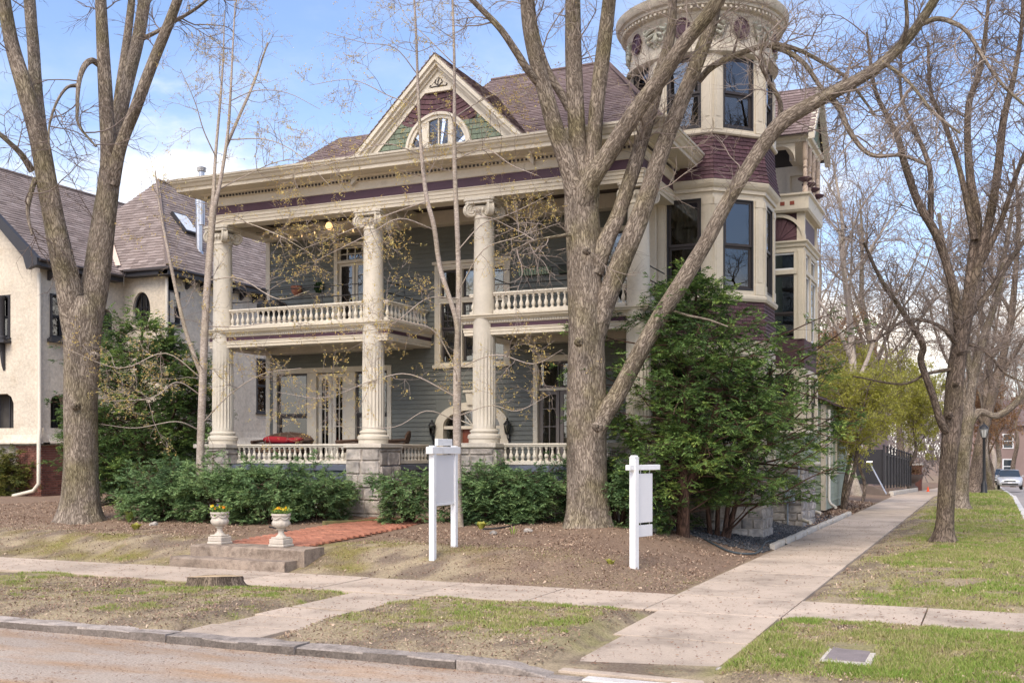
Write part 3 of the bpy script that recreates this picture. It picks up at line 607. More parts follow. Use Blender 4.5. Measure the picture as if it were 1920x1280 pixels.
for k in range(24):
    if k < 12: b.prism([(O[k][0], -.1, O[k][1]), (O[k + 1][0], -.1, O[k + 1][1]), (O[k + 1][0], -.1, 3.53), (O[k][0], -.1, 3.53)], (0, .118, 0))
    else: b.prism([(O[k][0], -.1, O[k][1]), (O[k + 1][0], -.1, O[k + 1][1]), (O[k + 1][0], -.1, 3.53), (O[k][0], -.1, 3.53)], (0, .118, 0))
b.build('spandrel', SIDING, arch)
b = MB(FRONT)
for k in range(0, 24): b.poly([(I[k][0], -.08, I[k][1]), (I[k + 1][0], -.08, I[k + 1][1]), (xc, -.08, 2.78)])
b.build('fanlight', GLASS, arch)
b = MB(FRONT)
for k in (5, 9, 12, 15, 19): b.tube([(xc, -.06, 2.79), (I[k][0], -.06, I[k][1])], .012, 5)
b.build('fanlight_bars', IVORY, arch)
b = MB(FRONT); b.prism([(xc - .09, .0, 3.3), (xc + .09, 0, 3.3), (xc + .14, 0, 3.62), (xc - .14, 0, 3.62)], (0, .12, 0)); b.box(xc - .19, xc + .19, 0, .16, 3.62, 3.68); b.build('keystone', CREAM, arch, bevel=.01)
b = MB(FRONT); b.box(xc - .31, xc + .31, -.14, -.09, .9, 2.70); dr = b.build('door', DOORRED, arch)
b = MB(FRONT)
for zz in ((1.0, 1.7), (1.8, 2.55)):
    for s in (-.15, .15): b.box(xc + s - .10, xc + s + .10, -.09, -.075, zz[0], zz[1])
b.build('door_panel', DOORRED, dr, bevel=.012)
for s in (-.58, .58): MB(FRONT).box(xc + s - .17, xc + s + .17, -.12, -.115, .9, 2.70).build('sidelight', GLASS, arch)
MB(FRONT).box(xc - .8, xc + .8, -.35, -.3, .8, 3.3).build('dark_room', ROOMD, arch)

# --- columns
def ring(n, f): return [f(2 * math.pi * k / n) for k in range(n)]
def column_shaft():
    n = 120; v = []; prof = []
    zt, zf = 7.50, 4.40
    def rad(z): t = (z - 2.62) / (zt - 2.62); return .272 - .042 * t ** 1.6
    rows = [(2.62, 0), (2.72, 0), (2.76, 1)] + [(2.76 + (zf - 2.76) * k / 6, 1) for k in range(1, 6)] + [(zf - .04, 1), (zf, 0)] + [(zf + (zt - zf) * k / 6, 0) for k in range(1, 7)]
    for z, fl in rows:
        for k in range(n):
            a = 2 * math.pi * k / n; ph = (k % 6) / 6.0; r = rad(z) - (fl * .026 * math.sin(math.pi * (ph - .17) / .83) if ph > .1 else 0)
            v.append((r * math.cos(a), r * math.sin(a), z))
    f = []
    for q in range(len(rows) - 1):
        for k in range(n): k2 = (k + 1) % n; f.append((q * n + k, q * n + k2, (q + 1) * n + k2, (q + 1) * n + k))
    b = MB(); b.v = v; b.f = f; return b.mesh('column', smooth=40)
def spiral_volute(r0, w, turns=2.4):
    b = MB(); n = 44; P = []; rr = []
    for k in range(n + 1):
        t = k / n; a = t * turns * 2 * math.pi; r = r0 * (1 - .86 * t); P.append((r * math.cos(a), 0, r * math.sin(a))); rr.append(.030 * (1 - .5 * t))
    b.tube(P, rr, 6)
    b.lathe([(r0 * .97, -w / 2), (r0 * .97, w / 2)], 20); return b
def volute_mesh():
    n = 44; b = MB()
    for side in (-.055, .055):
        P = []; rr = []
        for k in range(n + 1):
            t = k / n; a = math.pi / 2 - t * 2.3 * 2 * math.pi; r = .155 * (1 - .85 * t); P.append((r * math.cos(a), side, r * math.sin(a))); rr.append(.027 * (1 - .45 * t))
        b.tube(P, rr, 6)
    i = 20
    P0 = [(.152 * math.cos(2 * math.pi * k / i), -.055, .152 * math.sin(2 * math.pi * k / i)) for k in range(i)]; b.prism(P0, (0, .11, 0)); return b.mesh('volute', smooth=45)
sh_me = column_shaft(); vo_me = volute_mesh()
base_me = MB().lathe([(.36, 2.32), (.36, 2.40), (.385, 2.43), (.385, 2.49), (.36, 2.52), (.315, 2.535), (.31, 2.56), (.335, 2.575), (.335, 2.605), (.31, 2.625), (.28, 2.64)], 40).mesh('column_base', smooth=35)
neck_me = MB().lathe([(.232, 7.46), (.25, 7.48), (.25, 7.52), (.235, 7.54), (.24, 7.60), (.30, 7.70), (.31, 7.74)], 36).mesh('capital', smooth=40)
bm_ = MB()
for k in range(20): a = 2 * math.pi * k / 20; bm_.lathe([(.0, 7.60), (.028, 7.63), (.034, 7.67), (.02, 7.70), (0, 7.71)], 6, c=(.285 * math.cos(a), .285 * math.sin(a)), caps=False)
egg_me = bm_.mesh('egg_and_dart', smooth=60)
ab = MB()
for z0, z1, e in ((7.80, 7.86, 0), (7.862, 7.93, .03)):
    P = []
    for q in range(4):
        a = R(45 + 90 * q); h = .46 + e
        P += [(h * math.cos(a - .10), h * math.sin(a - .10), z0), (h * math.cos(a + .10), h * math.sin(a + .10), z0)]
        for t in (.3, .5, .7): c0 = R(45 + 90 * q + 90 * t); P.append(((.345 + e + .06 * abs(t - .5) * 2) * math.cos(c0), (.345 + e + .06 * abs(t - .5) * 2) * math.sin(c0), z0))
    ab.prism(P, (0, 0, z1 - z0))
ab_me = ab.mesh('abacus', bevel=.004)
for m_ in (sh_me, base_me, neck_me, egg_me, ab_me, vo_me): m_.materials.append(IVORY)
COLX = [fx(418, 22.4), fx(700, 22.4), fx(908, 22.4), fx(1197, 22.4)]
for X in COLX:
    L0 = (X, 22.4, 0); s = obj('column', sh_me, None, house, L0)
    for nm, me in (('column_base', base_me), ('capital', neck_me), ('egg_and_dart', egg_me), ('abacus', ab_me)): obj(nm, me, None, s, L0)
    for q in range(4):
        a = R(45 + 90 * q); obj('volute', vo_me, None, s, (X + .335 * math.cos(a), 22.4 + .335 * math.sin(a), 7.66), rot=(0, 0, a))
# --- stone piers with single blocks
def stone_course(parent, M, x0, x1, z0, z1, hrow, wmin, wmax, m=STONE, name='stone_block', deep=.2):
    z = z0
    while z < z1 - .04:
        h = min(hrow * rnd.uniform(.85, 1.15), z1 - z); x = x0
        if z1 - z - h < .06: h = z1 - z
        while x < x1 - .02:
            l = min(rnd.uniform(wmin, wmax), x1 - x)
            if x1 - x - l < .12: l = x1 - x
            b = MB(M); i = 4; j = 3; P = []; o = .018
            g = lambda: rnd.uniform(-.018, .026)
            xs_ = [x + .008, x + .03, x + l / 2 + rnd.uniform(-.05, .05) * min(1, l), x + l - .03, x + l - .008]; zs_ = [z + .008, z + .028, z + h * rnd.uniform(.4, .6), z + h - .028, z + h - .008]
            for zi, zz in enumerate(zs_):
                for xi, xx in enumerate(xs_):
                    edge = zi in (0, 4) or xi in (0, 4); P.append((xx + (0 if edge else rnd.uniform(-.008, .008)), -.005 if edge else .035 + g(), zz))
            s0 = b.pts(P)
            for q in range(4):
                for k in range(4): b.f.append((s0 + q * 5 + k, s0 + q * 5 + k + 1, s0 + q * 5 + k + 6, s0 + q * 5 + k + 5))
            b.build(name, m, parent, smooth=25); x += l
        z += h
for X, lab in ((COLX[1], 0), (COLX[2], 0), (COLX[0], 0), (COLX[3], 0)):
    h = .47; p = MB().box(X - h, X + h, 22.4 - h, 22.4 + h, .2, 2.21).build('pier', MORTAR, house)
    MB().box(X - h - .06, X + h + .06, 22.4 - h - .06, 22.4 + h + .06, 2.212, 2.315).build('pier_cap', CAPST, p, bevel=.012)
    big = X in COLX[1:3]
    stone_course(p, frameM((X, 22.4 - h, 0), R(-90)), -h, h, .35, 2.2, .29, .3, .6)
    stone_course(p, frameM((X + h, 22.4, 0), R(0)), -h, h, .35, 2.2, .29, .3, .6)
# --- porch decks and their foundation
for x0, x1 in ((-18.62, -13.18), (-11.15, -6.75)):
    dk = MB().box(x0, x1, 22.1, WY + .02, 1.66, 1.80).build('porch_deck', GREYBLUE, house, bevel=.01)
    MB().box(x0 + .05, x1 - .05, 22.16, WY, 1.40, 1.655).build('porch_skirt', GREYBLUE, dk)
    fd = MB().box(x0 + .05, x1 - .05, 22.24, WY, .2, 1.395).build('porch_foundation', MORTAR, house)
    stone_course(fd, frameM((0, 22.24, 0), R(-90)), x0 + .6, x1 - .5, .45, 1.39, .24, .4, .85)
for k in range(4): MB().box(-13.16, -11.17, 22.9 + .33 * k, WY, .2 + .001 * k, .74 + .26 * k).build('entry_step', STEPC, house, bevel=.01)
# --- balustrades
bal_prof = lambda z0, z1: [(r, z0 + (z1 - z0) * t) for r, t in ((.042, 0), (.042, .08), (.024, .12), (.034, .17), (.050, .30), (.048, .42), (.030, .56), (.020, .66), (.026, .72), (.018, .76), (.030, .86), (.040, .90), (.040, 1))]
def balustrade(x0, y0, x1, y1, zb, zt, n, m=IVORY):
    d = Vector((x1 - x0, y1 - y0, 0)); L_ = d.length; ang = math.atan2(d.y, d.x); Mx = Matrix.Translation((x0, y0, 0)) @ Matrix.Rotation(ang, 4, 'Z')
    r = MB(Mx).box(0, L_, -.075, .075, zt - .05, zt).box(.001, L_ - .001, -.055, .055, zt - .085, zt - .0505).build('balustrade', m, house, bevel=.012)
    MB(Mx).box(0, L_, -.06, .06, zb, zb + .09).build('bottom_rail', m, r, bevel=.01)
    me = MB().lathe(bal_prof(zb + .091, zt - .086), 10, caps=False).mesh('baluster', smooth=50); me.materials.append(m)
    for k in range(n): p = Mx @ Vector((L_ * (k + .5) / n, 0, 0)); obj('baluster', me, None, r, p)
pc = .47
balustrade(COLX[0] + pc, 22.38, COLX[1] - pc, 22.38, 1.82, 2.31, 23)
balustrade(-13.3, 22.4 + pc, -13.3, WY - .05, 1.82, 2.31, 9)
balustrade(COLX[2] + pc, 22.38, COLX[3] - pc, 22.38, 1.82, 2.31, 19)
balustrade(-11.05, 22.4 + pc, -11.05, WY - .05, 1.82, 2.31, 9)
balustrade(COLX[0] + .25, 22.38, COLX[1] - .25, 22.38, 5.28, 5.78, 25)
balustrade(-13.32, 22.4, -13.32, WY - .03, 5.28, 5.78, 11)
balustrade(COLX[2] + .26, 22.38, COLX[3] - .26, 22.38, 5.28, 5.78, 21)
balustrade(-11.0, 22.4, -11.0, WY - .03, 5.28, 5.78, 11)
balustrade(-6.95, 22.65, -6.95, WY - .03, 5.28, 5.78, 11)
# --- balcony slabs with mouldings
def dentils(parent, segs, z0, z1, step, wd, dep, m):
    b = MB()
    for (xa, ya, xb, yb) in segs:
        d = Vector((xb - xa, yb - ya, 0)); L_ = d.length; Mx = Matrix.Translation((xa, ya, 0)) @ Matrix.Rotation(math.atan2(d.y, d.x), 4, 'Z'); n = int(L_ / step)
        for k in range(n):
            i0 = len(b.v); xx = (k + .5) * step; b.M = Mx; b.box(xx - wd / 2, xx + wd / 2, -dep, .02, z0, z1)
    return tag(b.build('dentils', m, parent), kind='stuff')
for x0, x1 in ((-18.5, -13.22), (-11.1, -6.85)):
    pa = [(x0, WY), (x0, 22.3), (x1, 22.3), (x1, WY)]
    s = MB().sweep(pa, [(0, 4.80), (.03, 4.80), (.03, 4.86), (.045, 4.87), (.045, 4.93), (.06, 4.945), (.06, 4.965), (0, 4.965)]).build('balcony', CREAM, house)
    MB().sweep(pa, [(0, 4.966), (.03, 4.966), (.03, 5.06), (0, 5.06)]).build('purple_band', PURPLE, s)
    MB().sweep(pa, [(0, 5.061), (.04, 5.061), (.05, 5.075), (.05, 5.13), (.09, 5.14), (.10, 5.17), (.16, 5.18), (.17, 5.21), (.20, 5.235), (.20, 5.262), (0, 5.275)]).build('cornice', CREAM, s)
    dentils(s, [(x0 - .06, WY - .2, x0 - .06, 22.25), (x0, 22.25, x1, 22.25), (x1 + .05, 22.25, x1 + .05, WY)], 5.078, 5.128, .062, .036, .02, IVORY)
    MB().box(x0 + .01, x1 - .01, 22.31, WY - .001, 5.0, 5.27).build('balcony_floor', CEIL, s)
    MB().box(x0 + .002, x1 - .002, 22.302, 22.75, 4.801, 4.999).box(x0 + .002, x0 + .5, 22.75, WY - .001, 4.801, 4.998).box(x1 - .5, x1 - .002, 22.75, WY - .001, 4.801, 4.998).box(x0 + .5, x1 - .5, WY - .4, WY - .021, 4.78, 4.998).build('ceiling_beam', CREAM, s)
# iron rails above the low balustrades
def iron(pts_list, r=.014):
    b = MB()
    for P in pts_list: b.tube(P, r, 6)
    return b
for z in (5.98, 6.24): iron([[(COLX[0] + .2, 22.5, z), (COLX[1] - .2, 22.5, z)], [(-13.36, 22.55, z), (-13.36, WY - .02, z)]]).build('iron_rail', IRON, house)
for z in (5.98, 6.30): iron([[(COLX[2] + .2, 22.5, z), (COLX[3] - .2, 22.5, z)], [(-10.95, 22.55, z), (-10.95, WY - .02, z)], [(-6.98, 22.6, z), (-6.98, WY - .02, z)]]).build('iron_rail', IRON, house)
iron([[(x, 22.5, 5.78), (x, 22.5, 6.27)] for x in (-16.9, -15.2)] + [[(-13.36, 23.4, 5.78), (-13.36, 23.4, 6.3)]] + [[(x, 22.5, 5.78), (x, 22.5, 6.3)] for x in (-9.6, -8.3)]).build('iron_stanchion', IRON, house)

# --- entablature and main cornice
EP = [(-18.4, 26.5), (-18.4, 22.12), (-6.78, 22.12), (-6.78, WY + .1)]
ent = MB().sweep(EP, [(-.45, 7.93), (0, 7.93), (0, 8.01), (.018, 8.013), (.018, 8.09), (.036, 8.093), (.036, 8.15), (.06, 8.175), (.06, 8.19), (-.45, 8.19)]).build('entablature', CREAM, house)
MB().sweep(EP, [(-.3, 8.191), (.015, 8.191), (.015, 8.41), (-.3, 8.41)]).build('purple_frieze', PURPLE, ent)
MB().sweep(EP, [(-.3, 8.411), (.03, 8.411), (.045, 8.43), (.045, 8.60), (.10, 8.615), (.10, 8.68), (.15, 8.70), (.17, 8.73), (.56, 8.735), (.58, 8.74), (.58, 8.82), (.62, 8.84), (.66, 8.90), (.71, 8.94), (.72, 9.0), (.70, 9.01), (-.3, 9.02)]).build('main_cornice', CREAM, ent)
MB().sweep(EP, [(.705, 8.985), (.745, 8.985), (.755, 9.03), (.70, 9.03)]).build('gutter', IVORY, ent)
dentils(ent, [(-18.5, 26, -18.5, 22.07), (-18.4, 22.02, -6.78, 22.02), (-6.68, 22.1, -6.68, WY)], 8.62, 8.67, .10, .045, .03, DARKWOOD)  # dark blocks here: shade of the gaps between dentils, put in as colour
for xa, ya, xb, yb, zz in [(COLX[0] - .25, 22.62, COLX[0] + .3, WY - .02, 7.95), (COLX[1] - .28, 22.58, COLX[1] + .28, WY - .02, 7.95), (COLX[2] - .28, 22.58, COLX[2] + .28, WY - .02, 7.95), (-7.2, 22.58, -6.85, WY - .02, 7.95), (COLX[0] + .301, WY - .38, COLX[1] - .281, WY - .022, 7.90), (COLX[1] + .281, WY - .38, COLX[2] - .281, WY - .022, 7.90), (COLX[2] + .281, WY - .38, -7.201, WY - .022, 7.90)]:
    MB().box(xa, xb, ya, yb, zz, 8.24).build('porch_beam', CREAM, ent, bevel=.006)
pcl = MB().box(-18.2, -6.9, 22.57, WY, 8.27, 8.33).build('porch_ceiling', CEIL, ent)
for k in range(27): MB().box(-18.2, -6.9, 22.6 + k * .07, 22.6 + k * .07 + .066, 8.25, 8.2695).build('ceiling_board', CEIL, pcl)

# --- roofs made of shingle courses
def clip(poly, a, b_, c):
    out_ = []
    for k in range(len(poly)):
        p, q = poly[k], poly[(k + 1) % len(poly)]; dp = a * p[0] + b_ * p[1] - c; dq = a * q[0] + b_ * q[1] - c
        if dp <= 0: out_.append(p)
        if dp * dq < 0: t = dp / (dp - dq); out_.append((p[0] + t * (q[0] - p[0]), p[1] + t * (q[1] - p[1])))
    return out_
def shingles(name, parent, pts, m, tabw=.3, expo=.14, th=.022, back=True, single=None, warp=None, seed=5, jit=.012, kind='stuff', outw=1):
    """pts: convex planar polygon, its first edge is the eave; tabs are clipped to it, each lifted at its butt"""
    P = [Vector(p) for p in pts]; U = (P[1] - P[0]).normalized(); Nn = U.cross(P[2] - P[0]).normalized(); V = Nn.cross(U)
    if Nn.z * outw < 0 or (abs(Nn.z) < 1e-6 and outw == 0): Nn = -Nn
    q = [((p - P[0]).dot(U), (p - P[0]).dot(V)) for p in P]
    s = sum(q[k][0] * q[(k + 1) % len(q)][1] - q[(k + 1) % len(q)][0] * q[k][1] for k in range(len(q)))
    if s < 0: q = q[::-1]
    g = random.Random(seed); u0, u1 = min(a[0] for a in q), max(a[0] for a in q); v0, v1 = min(a[1] for a in q), max(a[1] for a in q)
    v = []; f = []; tone = []; to3 = lambda a, h: P[0] + U * a[0] + V * a[1] + Nn * h
    r = 0; vv = v0
    while vv < v1:
        x = u0 - g.random() * tabw
        while x < u1:
            wd = tabw * g.uniform(.75, 1.25); lo = vv + g.uniform(-jit, jit); poly = [(x + .002, lo), (x + wd - .002, lo), (x + wd - .002, vv + expo + .03), (x + .002, vv + expo + .03)]; hh = th * g.uniform(.8, 1.25)
            for k in range(len(q)):
                (ax, ay), (bx, by) = q[k], q[(k + 1) % len(q)]; nx, ny = by - ay, -(bx - ax); poly = clip(poly, nx, ny, nx * ax + ny * ay)
                if len(poly) < 3: break
            if len(poly) >= 3:
                i = len(v); n = len(poly); t = g.gauss(.5, .22); top = vv + expo + .03
                for a in poly: v.append(tuple(to3(a, hh * max(.12, 1 - (a[1] - vv) / (expo + .03)) + .004)))
                for a in poly: v.append(tuple(to3(a, -.004)))
                f.append(tuple(range(i, i + n)))
                for k in range(n): f.append((i + k, i + n + k, i + n + (k + 1) % n, i + (k + 1) % n))
                tone += [t] * (2 * n)
            x += wd
        vv += expo; r += 1
    b = MB(); b.v = v; b.f = f; me = b.mesh(name); at = me.attributes.new('tone', 'FLOAT', 'POINT'); at.data.foreach_set('value', np.clip(tone, 0, 1).astype(np.float32)); o = obj(name, me, m, parent); tag(o, kind=kind); return o
def roof(parent, planes, m, name='roof', **k):
    r = None
    for pl in planes:
        b = MB(); b.poly([Vector(p) - Vector((0, 0, .02)) for p in pl]); q = b.build(name if r is None else 'roof_slope', DARKWOOD, r or parent); r = r or q
    for j, pl in enumerate(planes): shingles('roof_shingles', r, pl, m, seed=j + 3, **k)
    return r
E = 9.03
MB().box(-18.7, -6.5, 21.9, 33, 8.90, 9.0).build('flat_roof', DARKWOOD, house)
roof(house, [[(-16.05, 21.95, E), (-13.4, 21.95, E), (-13.4, 23.85, 10.32), (-15.62, 23.85, 10.32)], [(-16.05, 33, E), (-16.05, 21.95, E), (-15.62, 23.85, 10.32), (-15.62, 33, 10.32)], [(-15.62, 23.85, 10.32), (-11, 23.85, 10.32), (-11, 33, 10.4), (-15.62, 33, 10.4)]], ROOF, tabw=.28, expo=.145)
rr = roof(house, [[(-13.2, 21.95, E), (-6.2, 21.95, E), (-9.25, 27, 12.42), (-12.65, 27, 12.42)], [(-6.2, 21.95, E), (-5.6, 33, E), (-9.25, 28.5, 12.42), (-9.25, 27, 12.42)]], ROOF, tabw=.28, expo=.145)
MB().tube([(-12.65, 27, 12.45), (-9.25, 27, 12.45)], .05, 6).tube([(-9.25, 27, 12.45), (-6.2, 21.7, E + .04)], .05, 6).build('ridge_cap', ROOF, rr)
# --- front gable
GX, GY, GZ0, GZ1, GH = -11.63, 22.0, 8.9, 11.19, 2.38
gab = MB().prism([(GX - GH, GY + .02, GZ0), (GX + GH, GY + .02, GZ0), (GX, GY + .02, GZ1)], (0, .15, 0)).build('gable', DARKWOOD, house)
sl_ = (GZ1 - GZ0) / GH
b = MB(); t_ = Vector((GH, 0, -(GZ1 - GZ0))).normalized()
for sg in (-1, 1):
    def strip_(o0, o1, y0, y1):
        # band parallel to the rake between perpendicular offsets o0..o1 (below the roof line)
        nx, nz_ = sl_ / math.hypot(sl_, 1), 1 / math.hypot(sl_, 1)
        P = []
        for o in (o0, o1): dz = o / nz_; P.append([(GX, GZ1 - dz), (GX + sg * (GH - dz / sl_ * 0), GZ1 - dz - sl_ * GH)])
        b.prism([(P[0][0][0], y0, P[0][0][1]), (P[0][1][0], y0, P[0][1][1]), (P[1][1][0], y0, P[1][1][1]), (P[1][0][0], y0, P[1][0][1])], (0, y1 - y0, 0))
    strip_(-.05, .05, GY - .26, GY + .05); strip_(.051, .12, GY - .20, GY + .05); strip_(.121, .18, GY - .11, GY + .05); strip_(.181, .29, GY - .06, GY + .05)
b.build('rake_moulding', IVORY, gab)
planes = [[(GX + GH + .25, GY - .27, GZ0 - .16), (GX + GH + .25, 29, GZ0 - .16), (GX, 29, GZ1 + .07), (GX, GY - .27, GZ1 + .07)], [(GX - GH - .25, 29, GZ0 - .16), (GX - GH - .25, GY - .27, GZ0 - .16), (GX, GY - .27, GZ1 + .07), (GX, 29, GZ1 + .07)]]
roof(gab, planes, ROOF, name='gable_roof', tabw=.28, expo=.145)
b = MB(); b.poly([(GX + GH * .72, 23.0, GZ1 - sl_ * GH * .72 + .12), (GX + GH * .95, 22.1, GZ1 - sl_ * GH * .95 + .12), (GX + GH * 1.0, 22.15, GZ1 - sl_ * GH + .14), (GX + GH * .76, 23.1, GZ1 - sl_ * GH * .76 + .16)]); b.build('valley_flashing', METAL, gab)
AZ, AR = 9.11, .85       # arched window: centre height and radius
def tri_in(x, z, m_=.42): return abs(x - GX) * sl_ + z < GZ1 - m_ * math.hypot(sl_, 1)
SH = []
zz = 9.0
def tab4(P):
    b = MB(); b.prism([(p[0], GY, p[1]) for p in P], (0, -.028 - rnd.uniform(0, .008), 0)); return b
M_ = .29 * math.hypot(sl_, 1)
def gtab(P, m, name):
    poly = [(x - GX, z) for x, z in P]
    for sg in (-1, 1): poly = clip(poly, sg * sl_, 1, GZ1 - M_)
    if len(poly) >= 3 and not all(math.hypot(x, z - AZ) < AR - .02 for x, z in poly): tab4([(x + GX, z) for x, z in poly]).build(name, m, gab)
while zz < 10.0:
    x = GX - GH - rnd.random() * .2
    while x < GX + GH:
        wd = rnd.uniform(.17, .26); P = [(x + .005, zz), (x + wd - .005, zz), (x + wd - .003, zz + .104), (x + .003, zz + .104)]
        if zz + .06 < 9.62 + .30 * ((x - GX) / 1.1) ** 2 or abs(x - GX) > 1.3: gtab(P, GSHING, 'green_shingle')
        x += wd
    zz += .121
zz = 9.56
while zz < 10.8:
    x = GX - 1.6
    while x < GX + 1.6:
        wd = rnd.uniform(.16, .24); wv = lambda xx: zz + .30 * ((xx - GX) / 1.1) ** 2
        if wv(x) < 10.95 and abs(x - GX) < 1.32: gtab([(x + .003, wv(x)), (x + wd - .003, wv(x + wd)), (x + wd - .003, wv(x + wd) + .102), (x + .003, wv(x) + .102)], PSHING, 'plum_gable_shingle')
        x += wd
    zz += .121
b = MB(); n = 24; A = lambda r, k: (GX + r * math.cos(math.pi * k / n), AZ + r * math.sin(math.pi * k / n))
for r0, r1, pr in ((.85, .79, .12), (.789, .71, .08)):
    for k in range(n): p = [A(r0, k), A(r0, k + 1), A(r1, k + 1), A(r1, k)]; b.prism([(x, GY - pr, z) for x, z in p], (0, pr + .02, 0))
for s in (-.34, .34): b.box(GX + s - .09, GX + s + .09, GY - .07, GY + .01, AZ - .3, AZ + .66)
b.box(GX - .85, GX + .85, GY - .1, GY, AZ - .4, AZ - .3)
aw = b.build('arched_window', IVORY, gab)
b = MB()
for k in range(n): b.poly([(*[A(.75, k)[0]], GY - .032, A(.75, k)[1]), (A(.75, k + 1)[0], GY - .032, A(.75, k + 1)[1]), (GX, GY - .032, AZ - .3)])
b.box(GX - .75, GX + .75, GY - .034, GY - .031, AZ - .3, AZ); b.build('pane', GLASS, aw)
b = MB()
for k in range(n): b.poly([(A(.76, k)[0], GY - .029, A(.76, k)[1]), (A(.76, k + 1)[0], GY - .029, A(.76, k + 1)[1]), (GX, GY - .029, AZ - .3)])
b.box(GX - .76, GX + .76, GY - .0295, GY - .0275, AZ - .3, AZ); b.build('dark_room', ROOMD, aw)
b = MB(); b.box(GX - .015, GX + .015, GY - .06, GY - .03, AZ - .3, AZ + .74); b.box(GX - .25, GX + .25, GY - .06, GY - .035, AZ - .02, AZ + .02); b.build('sash', IVORY, aw)
# apex ornament
zb = 10.52; hw = (GZ1 - M_ - zb) / sl_
b = MB(); b.prism([(GX - hw, GY - .045, zb), (GX + hw, GY - .045, zb), (GX, GY - .045, GZ1 - M_)], (0, .05, 0)); b.box(GX - hw - .06, GX + hw + .06, GY - .10, GY, zb - .09, zb - .001); ao = b.build('apex_panel', IVORY, gab)
b = MB()
for sg in (-1, 1):
    b.tube([(GX, GY - .06, zb + .03), (GX + sg * .10, GY - .06, zb + .05), (GX + sg * .19, GY - .06, zb + .035), (GX + sg * .23, GY - .06, zb + .07), (GX + sg * .20, GY - .06, zb + .09)], .012, 5)
    b.tube([(GX, GY - .06, zb + .03), (GX + sg * .05, GY - .06, zb + .10), (GX + sg * .10, GY - .06, zb + .13), (GX + sg * .07, GY - .06, zb + .20)], .012, 5)
b.tube([(GX, GY - .06, zb + .02), (GX - .02, GY - .06, zb + .14), (GX + .02, GY - .06, zb + .24)], .014, 5); b.build('apex_scroll', DARKWOOD, ao)
# --- body, vents
MB().box(-18.38, -5.6, WY + .65, 33, .2, 8.9).build('rear_body', SIDING2, house)
b = MB(); p = onY(378, 330, 25.5); b.lathe([(.09, 8.9), (.09, p.z + .12), (.13, p.z + .13), (.15, p.z + .24), (.05, p.z + .28)], 12, c=(p.x, 25.5)); b.build('vent_pipe', METAL, house)
# ================================================================== corner tower and side bay (parts of the house)
TS, TC = 1.38, Vector((-6.54, 26.26, 0)); TA = TS * (1 + math.sqrt(2)) / 2; TR = TA / math.cos(R(22.5))
corner = lambda k, r=TR: (TC.x + r * math.cos(R(-90 - 22.5 + 45 * k)), TC.y + r * math.sin(R(-90 - 22.5 + 45 * k)))
FM = lambda k: frameM((TC.x + TA * math.cos(R(-90 + 45 * k)), TC.y + TA * math.sin(R(-90 + 45 * k)), 0), R(-90 + 45 * k))
def octo(r, z0, z1): b = MB(); b.prism([(*corner(k, r), z0) for k in range(8)], (0, 0, z1 - z0)); return b
tower = octo(TR - .42, .1, 11.3).build('tower', ROOMD, house)
tpath = [corner(k) for k in range(-1, 5)]
def ringm(name, prof, m): return MB().sweep(tpath, prof).build(name, m, tower)
octo(TR - .06, .0, 1.74).build('tower_foundation', MORTAR, tower)
fd = tower.children[-1] if False else [o for o in bpy.data.objects if o.name.startswith('tower_foundation')][0]
for k in (0, 1, 2): stone_course(fd, frameM((TC.x + (TA - .06) * math.cos(R(-90 + 45 * k)), TC.y + (TA - .06) * math.sin(R(-90 + 45 * k)), 0), R(-90 + 45 * k)), -TS / 2, TS / 2, .02, 1.74, .25, .3, .65)
ringm('water_table', [(-.1, 1.741), (.04, 1.741), (.09, 1.79), (.09, 1.85), (.02, 1.92), (-.1, 1.92)], CREAM)
def storey(z0, z1, wz0, wz1, back, ww=.41, sash=DARKWOOD):
    for k in (-1, 0, 1, 2, 3):
        M = FM(k); b = MB(M); h = TS / 2
        b.box(-h, -ww - .001, -.2, 0, z0, z1); b.box(ww + .001, h, -.2, 0, z0, z1); b.box(-ww, ww, -.2, 0, wz1, z1); b.box(-ww, ww, -.2, 0, z0, wz0)
        for s in (-1, 1):
            xa, xb = sorted((s * (ww + .05), s * (h - .02))); b.box(xa, xb, .0005, .03, z0 + .001, z1 - .14); b.box(xa - .012, xb + .012, .0005, .045, z0 + .002, z0 + .24); b.box(xa + .05, xb - .05, .03, .042, z0 + .3, z1 - .3)
            b.box(xa - .012, xb + .012, .0005, .045, z1 - .30, z1 - .141)
        wp = b.build('tower_wall', CREAM, tower, bevel=.004)
        window(tower, M, -ww + .03, ww - .03, wz0 + .03, wz1 - .03, casing=.03, proud=.012, sill=False, sash=sash, bar=.06, split=.52, back=back(k), depth=.2, name='tower_window', frame=BLACK, backfrac=.48 if back(k) is not None else 1)
storey(1.92, 4.40, 2.15, 4.25, lambda k: None)
storey(5.80, 8.16, 5.92, 8.02, lambda k: CLOTHG if k == 0 else None)
storey(9.60, 11.36, 9.68, 11.34, lambda k: CLOTHW if k == 1 else None)
ringm('belt_moulding', [(-.1, 4.401), (.03, 4.401), (.03, 4.60), (.08, 4.64), (.10, 4.70), (.03, 4.74), (-.1, 4.74)], CREAM)
ringm('belt_moulding', [(-.1, 5.64), (.06, 5.64), (.09, 5.70), (.09, 5.75), (.03, 5.799), (-.1, 5.799)], CREAM)
ringm('belt_moulding', [(-.1, 8.161), (.05, 8.161), (.05, 8.24), (.09, 8.27), (.13, 8.33), (.15, 8.40), (.13, 8.43), (-.1, 8.43)], CREAM)
ringm('belt_moulding', [(-.1, 9.49), (.05, 9.49), (.08, 9.52), (.08, 9.57), (.02, 9.599), (-.1, 9.599)], CREAM)
